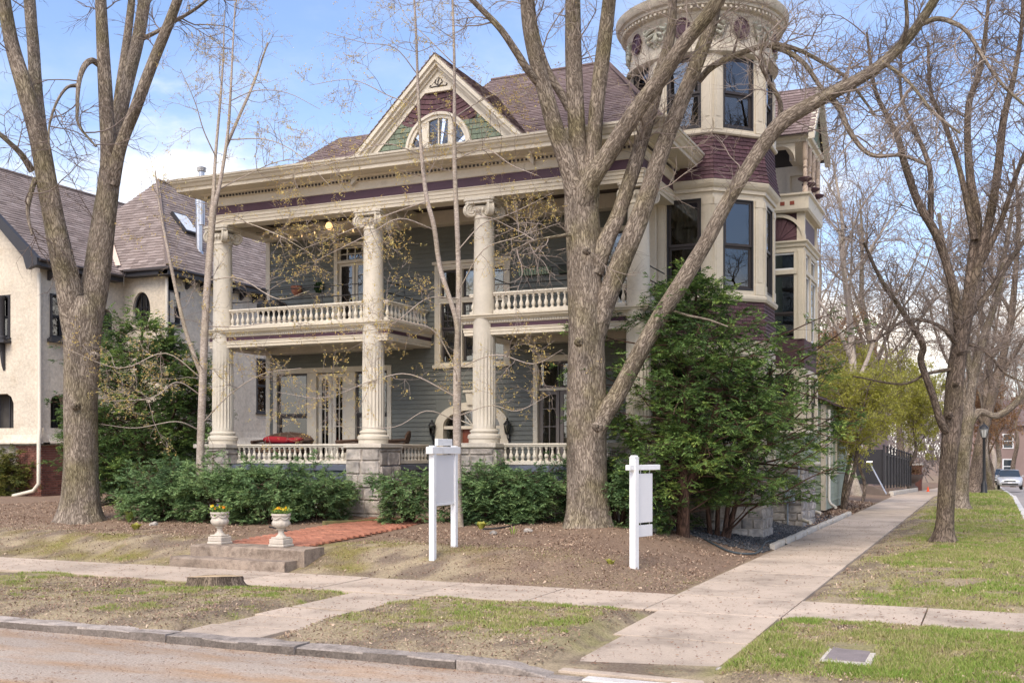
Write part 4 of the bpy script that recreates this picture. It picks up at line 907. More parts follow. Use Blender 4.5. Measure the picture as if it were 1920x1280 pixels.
def band(z0, z1, flare, singles):
    rows = int(round((z1 - z0) / .094)); st = (z1 - z0) / rows; rest = MB(); bk = MB()
    fl = lambda z: flare * ((z1 - z) / (z1 - z0)) ** 2
    for k in (-1, 0, 1, 2, 3):
        M = FM(k); t = math.tan(R(22.5)); bk.M = M; h0, h1 = TS / 2 + t * fl(z0), TS / 2
        bk.poly([(-h0, fl(z0) - .015, z0), (h0, fl(z0) - .015, z0), (TS / 2 + t * fl((z0 + z1) / 2), fl((z0 + z1) / 2) - .015, (z0 + z1) / 2), (h1, -.015, z1), (-h1, -.015, z1), (-TS / 2 - t * fl((z0 + z1) / 2), fl((z0 + z1) / 2) - .015, (z0 + z1) / 2)])
        for r in range(rows):
            za, zb = z0 + r * st, z0 + (r + 1) * st; oa, ob = fl(za) + .022, fl(zb) + .004; ha, hb = TS / 2 + t * oa, TS / 2 + t * ob
            n = 7; ed = [-1.0] + [(-1 + 2 * (j + (.5 if r % 2 else 0) + rnd.uniform(-.14, .14)) / n) for j in range(0 if r % 2 else 1, n)] + [1.0]
            for j in range(len(ed) - 1):
                b = MB(M) if (k in singles) else rest; b.M = M; dz = rnd.uniform(-.006, .006)
                e0, e1 = ed[j] + .006, ed[j + 1] - .006
                P = [(e0 * ha, oa, za + dz), (e1 * ha, oa, za + dz), (e1 * hb, ob, zb), (e0 * hb, ob, zb), (e0 * ha, oa - .03, za + dz), (e1 * ha, oa - .03, za + dz)]
                i = b.pts(P); b.f += [(i, i + 1, i + 2, i + 3), (i + 4, i + 5, i + 1, i), (i + 4, i, i + 3), (i + 1, i + 5, i + 2)]
                if k in singles: b.build('plum_shingle', PSHING, tower)
    bk.build('shingle_backing', PURPLE, tower); tag(rest.build('plum_shingle_courses', PSHING, tower), kind='stuff')
band(8.43, 9.49, .13, (0, 1, 2)); band(4.74, 5.64, .08, ())
# frieze with medallions, garlands and the flaring round cornice
b = MB(); b.lathe([(1.60, 11.3), (1.80, 11.36), (1.86, 11.40), (1.86, 11.46), (1.79, 11.50), (1.77, 11.62), (1.76, 12.02), (1.79, 12.2), (1.84, 12.27), (1.84, 12.33), (1.92, 12.36), (1.93, 12.42), (2.0, 12.44), (2.01, 12.50), (2.07, 12.53), (2.11, 12.60), (2.12, 12.72), (2.06, 12.74), (1.7, 12.9), (.9, 13.5), (.05, 14.2)], 72, c=(TC.x, TC.y)); fz = b.build('tower_frieze', mat('weathered_cream_plaster', (.52, .46, .37), .8, .14, 3, .14, 30, .3, 40, dirt=((.27, .25, .20), .5, .75, 4)), tower, smooth=30)
b = MB()
for k in range(96):
    a = 2 * math.pi * k / 96; M = frameM((TC.x + 1.93 * math.cos(a), TC.y + 1.93 * math.sin(a), 0), a); b.M = M; b.box(-.03, .03, -.06, .055, 12.362, 12.418)
tag(b.build('cornice_dentils', CREAM, fz), kind='stuff')
PLASTER = mat('grey_green_plaster', (.38, .38, .31), .85, .15, 6, .12, 40)
for k in range(-2, 4):
    a = R(-90 + 45 * k); M = frameM((TC.x + 1.765 * math.cos(a), TC.y + 1.765 * math.sin(a), 0), a); b = MB(M)
    P = [(.17 * math.cos(t), -.03, 11.98 + .21 * math.sin(t)) for t in np.linspace(0, 2 * math.pi, 24, endpoint=False)]; b.prism(P, (0, .08, 0)); md = b.build('medallion', PURPLE, fz, bevel=.02)
    b = MB(M); b.tube([(.19 * math.cos(t), .045, 11.98 + .235 * math.sin(t)) for t in np.linspace(0, 2 * math.pi, 25)], .022, 6, cap=False); b.tube([(.09 * math.cos(t), .055, 11.98 + .12 * math.sin(t)) for t in np.linspace(0, 2 * math.pi, 17)], .012, 5, cap=False); b.build('medallion_rim', PURPLE, md)
    a2 = a + R(22.5); M = frameM((TC.x + 1.765 * math.cos(a2), TC.y + 1.765 * math.sin(a2), 0), a2); b = MB(M)
    for s in (-1, 1):
        for j in range(3):
            P = [(s * .02, .02, 12.16 - .12 * j), (s * (.14 + .02 * j), .06, 12.12 - .15 * j), (s * (.30 - .05 * j), .04, 12.05 - .12 * j), (s * (.36 - .06 * j), .03, 12.14 - .13 * j), (s * (.28 - .04 * j), .04, 12.18 - .13 * j)]; b.tube(P, [.02, .045, .05, .035, .015], 6)
        for j in range(5): b.lathe([(0, 11.66 + .05 * j), (.035, 11.69 + .05 * j), (0, 11.72 + .05 * j)], 6, c=(s * (.05 + .06 * j), .03), caps=False)
    b.lathe([(0, 11.72), (.06, 11.80), (.075, 11.9), (.03, 12.02), (0, 12.05)], 8, c=(0, .03), caps=False); b.build('garland', PLASTER, fz, smooth=50)
# --- side bay behind the tower
BX, BY, BE = -4.6, 29.9, 32.3
BF = frameM((0, BY, 0), R(-90)); BS = frameM((BX, 0, 0), R(0))
bay = MB().box(-6.0, BX - .3, BY + .3, 32, 1.6, 9.1).build('side_bay', ROOMD, house)
fdn = MB().box(-6.0, BX - .08, BY + .06, BE, -.1, 1.72).build('bay_foundation', MORTAR, bay)
stone_course(fdn, frameM((0, BY + .06, 0), R(-90)), -5.6, BX - .06, 0, 1.70, .24, .3, .6); stone_course(fdn, frameM((BX - .08, 0, 0), R(0)), BY, BY + .75, 0, 1.70, .24, .3, .6); stone_course(fdn, frameM((BX - .08, 0, 0), R(0)), BY + 1.25, BE, 0, 1.70, .24, .3, .6)
MB(BS).box(BY + .76, BY + 1.24, -.4, -.2, -.1, 1.6).build('basement_door', DARKWOOD, fdn)
def baypath(o=0): return [(-6.0, BY), (BX, BY), (BX, BE), (-5.3, BE)]
def bring(name, prof, m): return MB().sweep(baypath(), prof).build(name, m, bay)
bring('water_table', [(-.2, 1.721), (.05, 1.721), (.09, 1.77), (.07, 1.84), (-.2, 1.84)], CREAM)
for z0, z1, o in ((1.841, 2.60, -.005), (4.4, 5.2, -.02)): MB(BF).box(-5.9, BX - .001, -.28, o, z0, z1).build('bay_panel', SIDING2 if z0 < 3 else PSHING, bay); MB(BS).box(BY + .29, BE, -.28, o, z0, z1).build('bay_panel', SIDING2 if z0 < 3 else PSHING, bay)
boards(bay, BS, BY + .1, BE - .1, 1.86, 2.45, [], SIDING2, name='bay_siding_board'); boards(bay, BF, -5.6, BX - .1, 1.86, 2.45, [], SIDING2, name='bay_siding_board')
bring('belt_moulding', [(-.2, 2.601), (.04, 2.601), (.07, 2.65), (.02, 2.70), (-.2, 2.70)], CREAM)
for z0, z1 in ((2.70, 4.4), (5.2, 7.72)):
    hi = z1 > 7
    b = MB(BF); b.box(-5.62, -5.50, -.28, 0, z0, z1); b.box(BX - .20, BX - .002, -.28, 0, z0, z1); b.box(BX - .16, BX - .04, .0005, .03, z0, z1 - .1); b.box(-5.5, BX - .2, -.28, 0, z1 - .14, z1)
    if hi: b.box(-5.5, BX - .2, -.25, .03, 6.98, 7.10)
    b.build('bay_wall', CREAM, bay, bevel=.004)
    b = MB(BS)
    for y0, y1 in ((BY - .0, BY + .2), (BY + .95, BY + 1.1), (BE - .2, BE)): b.box(y0 + .003, y1, -.28, -.001, z0, z1); b.box(y0 + .04, y1 - .04, 0, .03, z0, z1 - .1)
    b.box(BY + .2, BE - .2, -.28, -.002, z1 - .14, z1 - .001)
    if hi: b.box(BY + .2, BE - .2, -.25, .028, 6.98, 7.10)
    b.build('bay_wall', CREAM, bay, bevel=.004)
    segs = [(BF, -5.5, BX - .2), (BS, BY + .2, BY + .95), (BS, BY + 1.1, BE - .2)]
    for M, a, c in segs:
        if hi:
            window(bay, M, a + .01, c - .01, 7.11, z1 - .15, casing=0, split=0, sill=False, sash=WHITE, bar=.045, name='bay_transom')
            window(bay, M, a + .01, c - .01, z0 + .05, 6.97, casing=0, split=.62, sill=False, sash=WHITE if M is BS else DARKWOOD, bar=.05, back=BLIND if M is BF else None, name='bay_window')
        else: window(bay, M, a + .01, c - .01, z0 + .05, z1 - .15, casing=0, split=.5, sill=False, name='bay_window')
bring('belt_moulding', [(-.25, 7.721), (.04, 7.721), (.05, 7.80), (.11, 7.84), (.11, 7.88), (-.25, 7.88)], CREAM)
# sunburst panel in an arch
sc = (BX - .72, 7.90); b = MB(BF); n = 14
sb = MB(BF).box(-5.7, BX - .02, -.25, -.12, 7.881, 8.66).build('sunburst_panel', PURPLE, bay)
for k in range(n):
    a0, a1 = math.pi * (k + .04) / n, math.pi * (k + .96) / n; am = (a0 + a1) / 2; rr_ = .60
    b = MB(BF); b.prism([(sc[0], -.119, sc[1]), (sc[0] + rr_ * math.cos(a0), -.119, sc[1] + rr_ * math.sin(a0)), (sc[0] + (rr_ + .04) * math.cos(am), -.119, sc[1] + (rr_ + .04) * math.sin(am)), (sc[0] + rr_ * math.cos(a1), -.119, sc[1] + rr_ * math.sin(a1))], (0, .05 + .02 * (k % 2), 0)); b.build('sunburst_ray', PSHING, sb)
b = MB(BF)
for k in range(20):
    A_ = lambda r, q: (sc[0] + r * math.cos(math.pi * q / 20), -.12, sc[1] + r * .98 * math.sin(math.pi * q / 20)); b.prism([A_(.67, k), A_(.67, k + 1), A_(.76, k + 1), A_(.76, k)], (0, .14, 0))
b.build('sunburst_arch', CREAM, sb)
b = MB(BS); b.box(BY + .02, BE, -.2, -.05, 7.881, 8.66); b.box(BY + .03, BY + .14, -.05, .01, 7.882, 8.66); b.box(BE - .14, BE, -.05, .01, 7.882, 8.66); b.build('bay_wall', CREAM, bay)
MB(BS).box(BY + .3, BE - .3, -.05, -.03, 7.95, 8.55).build('plum_panel', PURPLE, bay)
# balcony with turned posts under a gable
bring('balcony', [(-.6, 8.661), (.10, 8.661), (.14, 8.72), (.14, 9.06), (.20, 9.10), (.20, 9.15), (-.6, 9.16)], CREAM)
for x in (-5.16, -4.9): MB(BF).box(x - .06, x + .06, .13, .152, 8.84, 8.94).build('red_tile', mat('dull_red_paint', (.22, .05, .03), .7), bay)
post_me = MB().lathe([(.075, 9.17), (.075, 9.35), (.05, 9.38), (.065, 9.44), (.045, 9.50), (.06, 9.56), (.06, 9.80), (.045, 9.84), (.07, 9.90), (.05, 9.95), (.065, 10.0), (.05, 10.06), (.075, 10.1), (.075, 10.55)], 12).mesh('turned_post', smooth=40); post_me.materials.append(mat('peach_cream_paint', (.56, .43, .33), .6, .1, 3))
disc_me = MB().lathe([(.05, 9.58), (.09, 9.60), (.19, 9.66), (.20, 9.69), (.15, 9.71), (.05, 9.70)], 16).mesh('post_collar', smooth=40); disc_me.materials.append(PURPLE)
for x, y in ((BX + .02, BY + .05), (BX + .02, BY + .72), (BX + .02, BY + 1.45), (BX + .02, BE - .1)):
    p = obj('turned_post', post_me, None, bay, (x, y, 0)); obj('post_collar', disc_me, None, p, (x, y, -.12 if y < BY + .8 else -.1))
b = MB(); b.box(-5.9, BX + .05, BE + .2, BE + .3, 9.16, 10.6); b.build('bay_wall', CREAM, bay)
window(bay, frameM((0, BE + .2, 0), R(-90)), -5.4, -4.9, 9.25, 10.3, name='bay_window')
b = MB(BF)
for k in range(16):
    A_ = lambda r, q: (-5.25 + r * .9 * math.cos(math.pi * q / 16), -.05, 10.05 + r * math.sin(math.pi * q / 16)); b.prism([A_(.45, k), A_(.45, k + 1), (A_(.45, k + 1)[0], -.05, 10.56), (A_(.45, k)[0], -.05, 10.56)], (0, .08, 0))
b.build('arched_brace', CREAM, bay)
bring('eave_moulding', [(-.6, 10.561), (.06, 10.561), (.08, 10.64), (.16, 10.68), (.18, 10.75), (-.6, 10.76)], CREAM)
by0, by1, ym, zr = BY - .25, BE + .6, (BY + BE + .35) / 2, 12.45
rf = roof(bay, [[(-6.4, by0, 10.72), (BX + .28, by0, 10.72), (BX + .28, ym, zr), (-6.4, ym, zr)], [(BX + .28, by1, 10.72), (-6.4, by1, 10.72), (-6.4, ym, zr), (BX + .28, ym, zr)]], ROOF, tabw=.28, expo=.145, name='bay_roof')
b = MB()
for y0 in (by0, by1): b.prism([(BX + .14, y0, 10.56), (BX + .14, y0, 10.74), (BX + .14, ym, zr + .03), (BX + .14, ym, zr - .22)], (.17, 0, 0))
b.build('bargeboard', IVORY, bay); MB().prism([(BX + .02, by0 + .3, 10.77), (BX + .02, by1 - .3, 10.77), (BX + .02, ym, zr - .15)], (.06, 0, 0)).build('gable_panel', GSHING, bay)
# rear wing further along the side walk
rw = MB().box(-9, -4.95, 36.4, 42.5, .2, 3.7).build('rear_wing', SIDING2, house)
boards(rw, frameM((-4.95, 0, 0), R(0)), 36.5, 42.4, .45, 3.65, [(38, 39.2, 1.4, 3.2)], SIDING2, name='wing_siding_board'); boards(rw, frameM((0, 36.4, 0), R(-90)), -6.5, -5.05, .45, 3.65, [], SIDING2, name='wing_siding_board')
MB().box(-5.06, -4.90, 36.34, 36.5, .2, 3.68).build('corner_board', CREAM, rw, bevel=.004); window(house, frameM((-4.95, 0, 0), R(0)), 38.05, 39.15, 1.45, 3.15, name='wing_window', depth=.05)
roof(rw, [[(-4.6, 36.1, 3.65), (-4.6, 43, 3.65), (-7, 43, 4.8), (-7, 36.1, 4.8)]], ROOF, tabw=.3, expo=.15, name='wing_roof')
# downspouts on the house
def pipe(name, P, r, m, parent, n=8): return MB().tube(P, r, n).build(name, m, parent, smooth=60)
pipe('downspout', [(-5.0, 32.5, 8.5), (-5.0, 32.5, .55), (-4.9, 32.5, .42), (-4.5, 32.3, .33)], .05, IVORY, house)
pipe('downspout', [(-4.78, 36.2, 3.5), (-4.78, 36.2, .55), (-4.7, 36.1, .42), (-4.5, 35.7, .34)], .05, IVORY, house)
# ================================================================== stucco house next door
nb = thing('stucco_house', 'cream stucco house with dark eaves and brown shingle roof behind the left tree', 'house', (-29.5, 29, .5))
def holed_wall(name, M, x0, x1, z0, z1, holes, th, m, parent, **k):
    b = MB(M); xs_ = sorted({x0, x1} | {h for a in holes for h in a[:2]}); zs_ = sorted({z0, z1} | {h for a in holes for h in a[2:]})
    for i in range(len(xs_) - 1):
        for j in range(len(zs_) - 1):
            cx, cz = (xs_[i] + xs_[i + 1]) / 2, (zs_[j] + zs_[j + 1]) / 2
            if any(a < cx < b_ and c < cz < d for a, b_, c, d in holes): continue
            b.box(xs_[i], xs_[i + 1], -th, 0, zs_[j], zs_[j + 1])
    return b.build(name, m, parent, **k)
NF, NS, NF2, NS2 = frameM((0, 27, 0), R(-90)), frameM((-29.75, 0, 0), R(0)), frameM((0, 30.9, 0), R(-90)), frameM((-27.7, 0, 0), R(0))
ZB = 2.42
h1 = [(-33.4, -31.0, 2.55, 4.15), (-33.2, -31.15, 6.05, 7.6)]
w_ = holed_wall('front_wall', NF, -38.3, -29.75, ZB, 8.9, h1, .4, STUCCO, nb)
MB().prism([(-38.3, 27, 8.9), (-29.752, 27, 8.9), (-34.0, 27, 12.5)], (0, .4, 0)).build('gable_wall', STUCCO, nb)
h2 = [(27.45, 28.25, 2.6, 4.1), (27.42, 28.02, 6.1, 7.6), (28.5, 29.2, 6.4, 8.0), (29.7, 30.3, 6.3, 7.4)]
holed_wall('side_wall', NS, 27.402, 30.9, ZB, 8.9, h2, .4, STUCCO, nb)
h3 = [(-29.32, -28.46, 6.75, 8.1)]
holed_wall('bay_wall', NF2, -29.748, -27.7, ZB - .02, 8.9, h3, .4, STUCCO, nb)
h4 = [(31.0, 31.62, 6.85, 8.1), (36.2, 37.0, 3.75, 6.0)]
holed_wall('side_wall', NS2, 31.302, 44, ZB - .01, 8.95, h4, .4, STUCCO, nb)
MB().box(-38, -30.5, 27.8, 44, 0, 8.5).box(-30.4, -28.4, 31.7, 44, 0, 8.4).build('dark_interior', ROOMD, nb)
# rounded corners of the oval and arched openings
def oval_surround(M, cx, cz, rx, rz, m, parent, name, arch_=False):
    b = MB(M); n = 32
    E_ = lambda t, s: (cx + rx * s * math.cos(t), cz + rz * s * math.sin(t))
    def sq(t): c, s = math.cos(t), math.sin(t); k = 1 / max(abs(c), abs(s)); return (cx + rx * 1.03 * c * k, cz + rz * 1.03 * s * k)
    for k in range(n if not arch_ else n // 2):
        t0, t1 = 2 * math.pi * k / n, 2 * math.pi * (k + 1) / n; p = [E_(t0, .98), E_(t1, .98), sq(t1), sq(t0)]
        b.prism([(a, -.35, c) for a, c in p], (0, .352, 0))
    return b.build(name, m, parent)
ov = oval_surround(NF2, -28.89, 7.42, .43, .675, STUCCO, nb, 'oval_window')
b = MB(NF2); P = [(-28.89 + .42 * math.cos(t), -.16, 7.42 + .66 * math.sin(t)) for t in np.linspace(0, 2 * math.pi, 32, endpoint=False)]; b.poly(P); b.build('pane', GLASS, ov)
b = MB(NF2); b.tube([(-28.89 + .41 * math.cos(t), -.13, 7.42 + .65 * math.sin(t)) for t in np.linspace(0, 2 * math.pi, 33)], .035, 6, cap=False)
for s in (-.12, .12): b.box(-28.89 + s - .012, -28.89 + s + .012, -.15, -.12, 6.8, 8.05)
for s in (-.25, .1): b.box(-29.3, -28.48, -.15, -.125, 7.42 + s - .012, 7.42 + s + .012)
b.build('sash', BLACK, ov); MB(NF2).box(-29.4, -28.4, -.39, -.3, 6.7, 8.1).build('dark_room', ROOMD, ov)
window(nb, NS2, 31.06, 31.56, 6.92, 8.05, casing=.05, proud=.03, sash=BLACK, frame=BLACK, mu=(2, 2), ml=(2, 2), back=CLOTHW, name='window'); window(nb, NS2, 36.26, 36.94, 3.8, 5.95, casing=.06, proud=.03, sash=BLACK, frame=BLACK, back=BLIND, name='window')
window(nb, NS, 27.48, 27.96, 6.15, 7.55, casing=.06, proud=.08, sash=BLACK, frame=BLACK, name='window'); window(nb, NS, 28.55, 29.15, 6.45, 7.95, casing=.05, proud=.02, sash=BLACK, frame=BLACK, name='window')
window(nb, NS, 29.73, 30.27, 6.35, 7.2, casing=.03, proud=.0, sash=BLACK, frame=BLACK, name='arched_window'); oval_surround(NS, 30.0, 7.1, .30, .30, STUCCO, nb, 'arch_head', True)
wq = window(nb, NF, -33.1, -31.25, 6.15, 7.5, casing=.09, proud=.03, sash=BLACK, frame=BLACK, mu=(3, 1), ml=(3, 1), name='window')
MB(NF).lathe([(.16, 6.0), (.16, 6.12), (.12, 6.16), (.115, 7.4), (.15, 7.45), (.15, 7.55)], 14, c=(-31.45, .12)).build('window_column', BLACK, wq, smooth=40)
b = MB(NF); b.box(-33.4, -31.1, .0, .34, 5.90, 6.0); b.prism([(-31.5, .02, 5.9), (-31.5, .28, 5.9), (-31.5, .16, 5.6), (-31.5, .10, 5.2), (-31.5, .02, 4.95)], (.12, 0, 0)); b.build('window_shelf', BLACK, wq, bevel=.01)
MB(NS).box(27.3, 28.15, .0, .2, 5.92, 6.04).build('sill', BLACK, nb)
for M, a, c, z0, z1 in ((NF, -33.4, -31.0, 2.55, 4.15), (NS, 27.45, 28.25, 2.6, 4.1)):
    b = MB(M); q = .32 if M is NF else .22
    for xx, s in ((a, 1), (c, -1)): b.prism([(xx - s * .002, -.395, z1 + .002), (xx + s * q, -.395, z1 + .002), (xx + s * q * .35, -.395, z1 - q * .35), (xx - s * .002, -.395, z1 - q * 1.1)], (0, .392, 0))
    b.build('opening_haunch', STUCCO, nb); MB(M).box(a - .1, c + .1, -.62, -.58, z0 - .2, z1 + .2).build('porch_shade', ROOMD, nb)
    b = MB(M)
    for k in range(5): xx = a + (c - a) * (k + .5) / 5; b.box(xx - .02, xx + .02, -.5, -.46, z0, z1)
    b.build('porch_screen', BLACK, nb)
# flare of the wall foot over the brick base
for M, a, c in ((NF, -38.3, -29.75), (NS, 27.0, 30.9), (NF2, -29.75, -27.7), (NS2, 30.9, 44)):
    b = MB(M); b.prism([(a, .002, 2.95), (a, .03, 2.72), (a, .10, 2.55), (a, .16, 2.45), (a, .16, 2.40), (a, -.3, 2.40)], (c - a + (.16 if M in (NF, NF2) else 0), 0, 0)); b.build('wall_foot', STUCCO, nb)
bb = MB().box(-38.3, -29.78, 27.04, 31, -.1, 2.38).box(-29.8, -27.73, 30.94, 44, -.1, 2.379).build('brick_base', MORTAR, nb)
brm = MB().box(-.105, .105, -.03, .02, -.034, .034).mesh('brick', bevel=.005); brm.materials.append(BRICKM); rest = MB(); cnt = 0
for M, a, c in ((NF, -30.9, -29.78), (NS, 27.02, 29.2), (NF2, -29.75, -27.73)):
    z = .38; row = 0
    while z < 2.36:
        x = a + (.11 if row % 2 else 0)
        while x < c - .05:
            p = M @ Vector((x + .11, -.03, z))
            if cnt < 298: obj('brick', brm, None, bb, p, rot=(0, 0, 0 if M is not NS else R(90)))
            else: rest.M = M; rest.box(x + .005, x + .215, -.06, -.01, z - .034, z + .034)
            cnt += 1; x += .222
        z += .08; row += 1
tag(rest.build('far_bricks', BRICKM, bb), kind='stuff')
# roofs
T = lambda *p: p
rn = roof(nb, [[T(-29.3, 26.55, 8.62), T(-29.3, 38, 8.62), T(-34, 38, 12.72), T(-34, 26.55, 12.72)], [T(-38.7, 38, 8.62), T(-38.7, 26.55, 8.62), T(-34, 26.55, 12.72), T(-34, 38, 12.72)],
               [T(-34.8, 30.45, 8.85), T(-27.25, 30.45, 8.85), T(-31.0, 34.1, 13.15)], [T(-27.25, 30.45, 8.85), T(-27.25, 46, 8.85), T(-31.0, 46, 13.15), T(-31.0, 34.1, 13.15)]], ROOF2, tabw=.34, expo=.17, th=.026)
b = MB(); b.tube([(-27.25, 30.45, 8.9), (-31.0, 34.1, 13.2)], .07, 6).tube([(-31, 34.1, 13.2), (-31, 46, 13.2)], .07, 6).tube([(-34, 26.5, 12.75), (-34, 38, 12.75)], .07, 6); b.build('ridge_cap', ROOF2, rn)
v0, v1 = Vector((-29.68, 30.50, 9.0)), Vector((-31.91, 32.12, 10.98)); b = MB(); b.poly([v0 + Vector((-.16, 0, .06)), v0 + Vector((.16, .0, .06)), v1 + Vector((.16, 0, .06)), v1 + Vector((-.16, 0, .06))]); b.build('valley_flashing', COPPER, rn)
b = MB(); b.prism([(-29.25, 26.42, 8.42), (-29.25, 26.42, 8.66), (-31.0, 26.42, 10.18), (-34, 26.42, 12.82), (-34, 26.42, 12.52), (-31.1, 26.42, 9.86), (-29.9, 26.42, 8.72), (-29.75, 26.42, 8.30)], (0, .18, 0)); b.prism([(-38.75, 26.42, 8.42), (-38.75, 26.42, 8.66), (-34.002, 26.42, 12.82), (-34.002, 26.42, 12.4), (-38.2, 26.42, 8.5)], (0, .18, 0)); b.build('bargeboard', BLACK, nb)
b = MB(); b.box(-29.72, -29.28, 26.62, 30.4, 8.40, 8.60); b.box(-29.27, -27.25, 30.45, 30.86, 8.60, 8.82); b.box(-27.67, -27.22, 30.45, 45.5, 8.58, 8.82)
b.build('eave', BLACK, nb)
b = MB()
for y in np.arange(27.3, 30.3, .6): b.prism([(-29.74, y, 8.38), (-29.35, y, 8.38), (-29.74, y, 8.05)], (0, .12, 0))
for y in np.arange(31.9, 44, .8): b.prism([(-27.69, y, 8.56), (-27.25, y, 8.56), (-27.69, y, 8.25)], (0, .12, 0))
tag(b.build('eave_brackets', BLACK, nb), kind='stuff')
b = MB(); b.tube([(-29.22, 26.5, 8.60), (-29.22, 30.3, 8.60), (-29.22, 30.38, 8.80), (-27.2, 30.38, 8.80), (-27.16, 45, 8.80)], .06, 6); b.build('gutter', DARKWOOD, nb)
pipe('downspout', [(-29.66, 26.88, 8.25), (-29.66, 26.9, 2.95), (-29.5, 26.72, 2.5), (-29.5, 26.72, 1.05), (-29.62, 26.6, .8), (-30.4, 26.45, .62)], .065, IVORY, nb)
pipe('downspout', [(-27.62, 30.82, 8.5), (-27.62, 30.82, .6)], .06, IVORY, nb)
fp = onX(373, 480, -28.3)
b = MB(); b.lathe([(.30, fp.z - .25), (.16, fp.z + .18), (.125, fp.z + .2), (.125, fp.z + 2.0), (.15, fp.z + 2.02), (.15, fp.z + 2.2), (.02, fp.z + 2.24)], 16, c=(fp.x, fp.y)); b.build('flue_pipe', METAL, nb, smooth=40)
sk = onX(345, 412, -29.2); un = Vector((4.3, 0, 3.75)).normalized(); al = Vector((-3.75, 0, 4.3)).normalized()
zz = 8.85 + (-27.25 + 29.2) * 4.3 / 3.75; c0 = Vector((-29.2, sk.y, zz)) + un * .03
b = MB(); A4 = [c0 + Vector((0, s * .42, 0)) + al * t for s, t in ((-1, -.55), (1, -.55), (1, .55), (-1, .55))]; b.prism(A4, un * .14); sl__ = b.build('skylight', BLACK, nb)
b = MB(); A4 = [c0 + un * .145 + Vector((0, s * .36, 0)) + al * t for s, t in ((-1, -.48), (1, -.48), (1, .48), (-1, .48))]; b.poly(A4); b.build('pane', mat('skylight_glass', (.80, .83, .86), .22, 0, metal=.35), sl__)
b = MB(); y = 38.8; b.box(-29.2, -27.3, y, y + 2, 9.0, 10.3); dm = b.build('dormer', BLACK, nb); MB().prism([(-27.1, y - .3, 10.3), (-30, y - .3, 11.0), (-30, y - .3, 10.85), (-27.1, y - .3, 10.1)], (0, 2.6, 0)).build('dormer_roof', ROOF2, dm)
# ================================================================== trees and shrubs
def catm(P, per=6):
    P = np.asarray(P, float); Q = np.concatenate([[2 * P[0] - P[1]], P, [2 * P[-1] - P[-2]]]); out_ = []
    for k in range(1, len(Q) - 2):
        for t in np.linspace(0, 1, per, endpoint=False):
            a, b, c, d = Q[k - 1], Q[k], Q[k + 1], Q[k + 2]; out_.append(.5 * (2 * b + (c - a) * t + (2 * a - 5 * b + 4 * c - d) * t * t + (3 * b - a - 3 * c + d) * t ** 3))
    out_.append(P[-1]); return np.array(out_)
def tube_np(P, Rr, sides=14, lump=.06, flare=0, seed=0):
    g = np.random.default_rng(seed); K = len(P); T = np.gradient(P, axis=0); T /= np.linalg.norm(T, axis=1, keepdims=True) + 1e-9
    a = np.cross(T[0], [0, 1, 0.1]); a /= np.linalg.norm(a); v = []; L_ = np.concatenate([[0], np.cumsum(np.linalg.norm(np.diff(P, axis=0), axis=1))]); th = np.linspace(0, 2 * np.pi, sides, endpoint=False); ph = g.uniform(0, 6.28, 5)
    for k in range(K):
        a = a - T[k] * a.dot(T[k]); a /= np.linalg.norm(a); b = np.cross(T[k], a)
        r = Rr[k] * (1 + lump * (np.sin(2 * th + ph[0] + L_[k] * 1.3) + .6 * np.sin(3 * th + ph[1] - L_[k] * 2.1) + .5 * np.sin(5 * th + ph[2] + L_[k] * 3)))
        if flare: r = r * (1 + flare * np.exp(-L_[k] / (.35 * Rr[0] / .4)) * (.5 + .5 * np.sin(5 * th + ph[3]) ** 2))
        v.append(P[k] + np.cos(th)[:, None] * a * r[:, None] + np.sin(th)[:, None] * b * r[:, None])
    v = np.concatenate(v); q = np.arange(sides); q2 = (q + 1) % sides; f = []; uv = []
    circ = 2 * np.pi * np.maximum(Rr, .03).mean()
    for k in range(K - 1):
        f.append(np.stack([k * sides + q, k * sides + q2, (k + 1) * sides + q2, (k + 1) * sides + q], -1))
        u0, u1 = q / sides * circ, (q + 1) / sides * circ; l0, l1 = np.full(sides, L_[k]), np.full(sides, L_[k + 1]); uv.append(np.stack([np.stack([u0, l0], -1), np.stack([u1, l0], -1), np.stack([u1, l1], -1), np.stack([u0, l1], -1)], 1).reshape(-1, 2))
    return v, np.concatenate(f), np.concatenate(uv)
def grow(S0, D, L_, r0, K=5, wig=.3, up=0., seed=0, taper=.35):
    """many branches at once -> points (n,K+1,3), radii (n,K+1)"""
    g = np.random.default_rng(seed); n = len(S0); P = np.zeros((n, K + 1, 3)); P[:, 0] = S0; d = D / (np.linalg.norm(D, axis=1, keepdims=True) + 1e-9); st = (L_ / K)[:, None]
    for k in range(K):
        d = d + g.normal(0, wig, (n, 3)) * .6; d[:, 2] += up / K; d /= np.linalg.norm(d, axis=1, keepdims=True); P[:, k + 1] = P[:, k] + d * st
    Rr = np.asarray(r0).reshape(-1, 1) * np.linspace(1, taper, K + 1)[None]; return P, np.broadcast_to(Rr, (n, K + 1))
def kids(P, per, lo=.25, hi=1., seed=0, spread=.8, keep=.6, up=.0):
    """start points and directions of child branches along parents"""
    g = np.random.default_rng(seed); n, K1, _ = P.shape; i = np.repeat(np.arange(n), per); t = g.uniform(lo, hi, n * per) * (K1 - 1); k = np.minimum(t.astype(int), K1 - 2); fr = (t - k)[:, None]
    A, B = P[i, k], P[i, k + 1]; S0 = A * (1 - fr) + B * fr; d = B - A; d /= np.linalg.norm(d, axis=1, keepdims=True) + 1e-9; r = g.normal(0, 1, d.shape); r -= d * (r * d).sum(1, keepdims=True); r /= np.linalg.norm(r, axis=1, keepdims=True) + 1e-9
    D = d * keep + r * spread; D[:, 2] += up; return S0, D, t / (K1 - 1), i
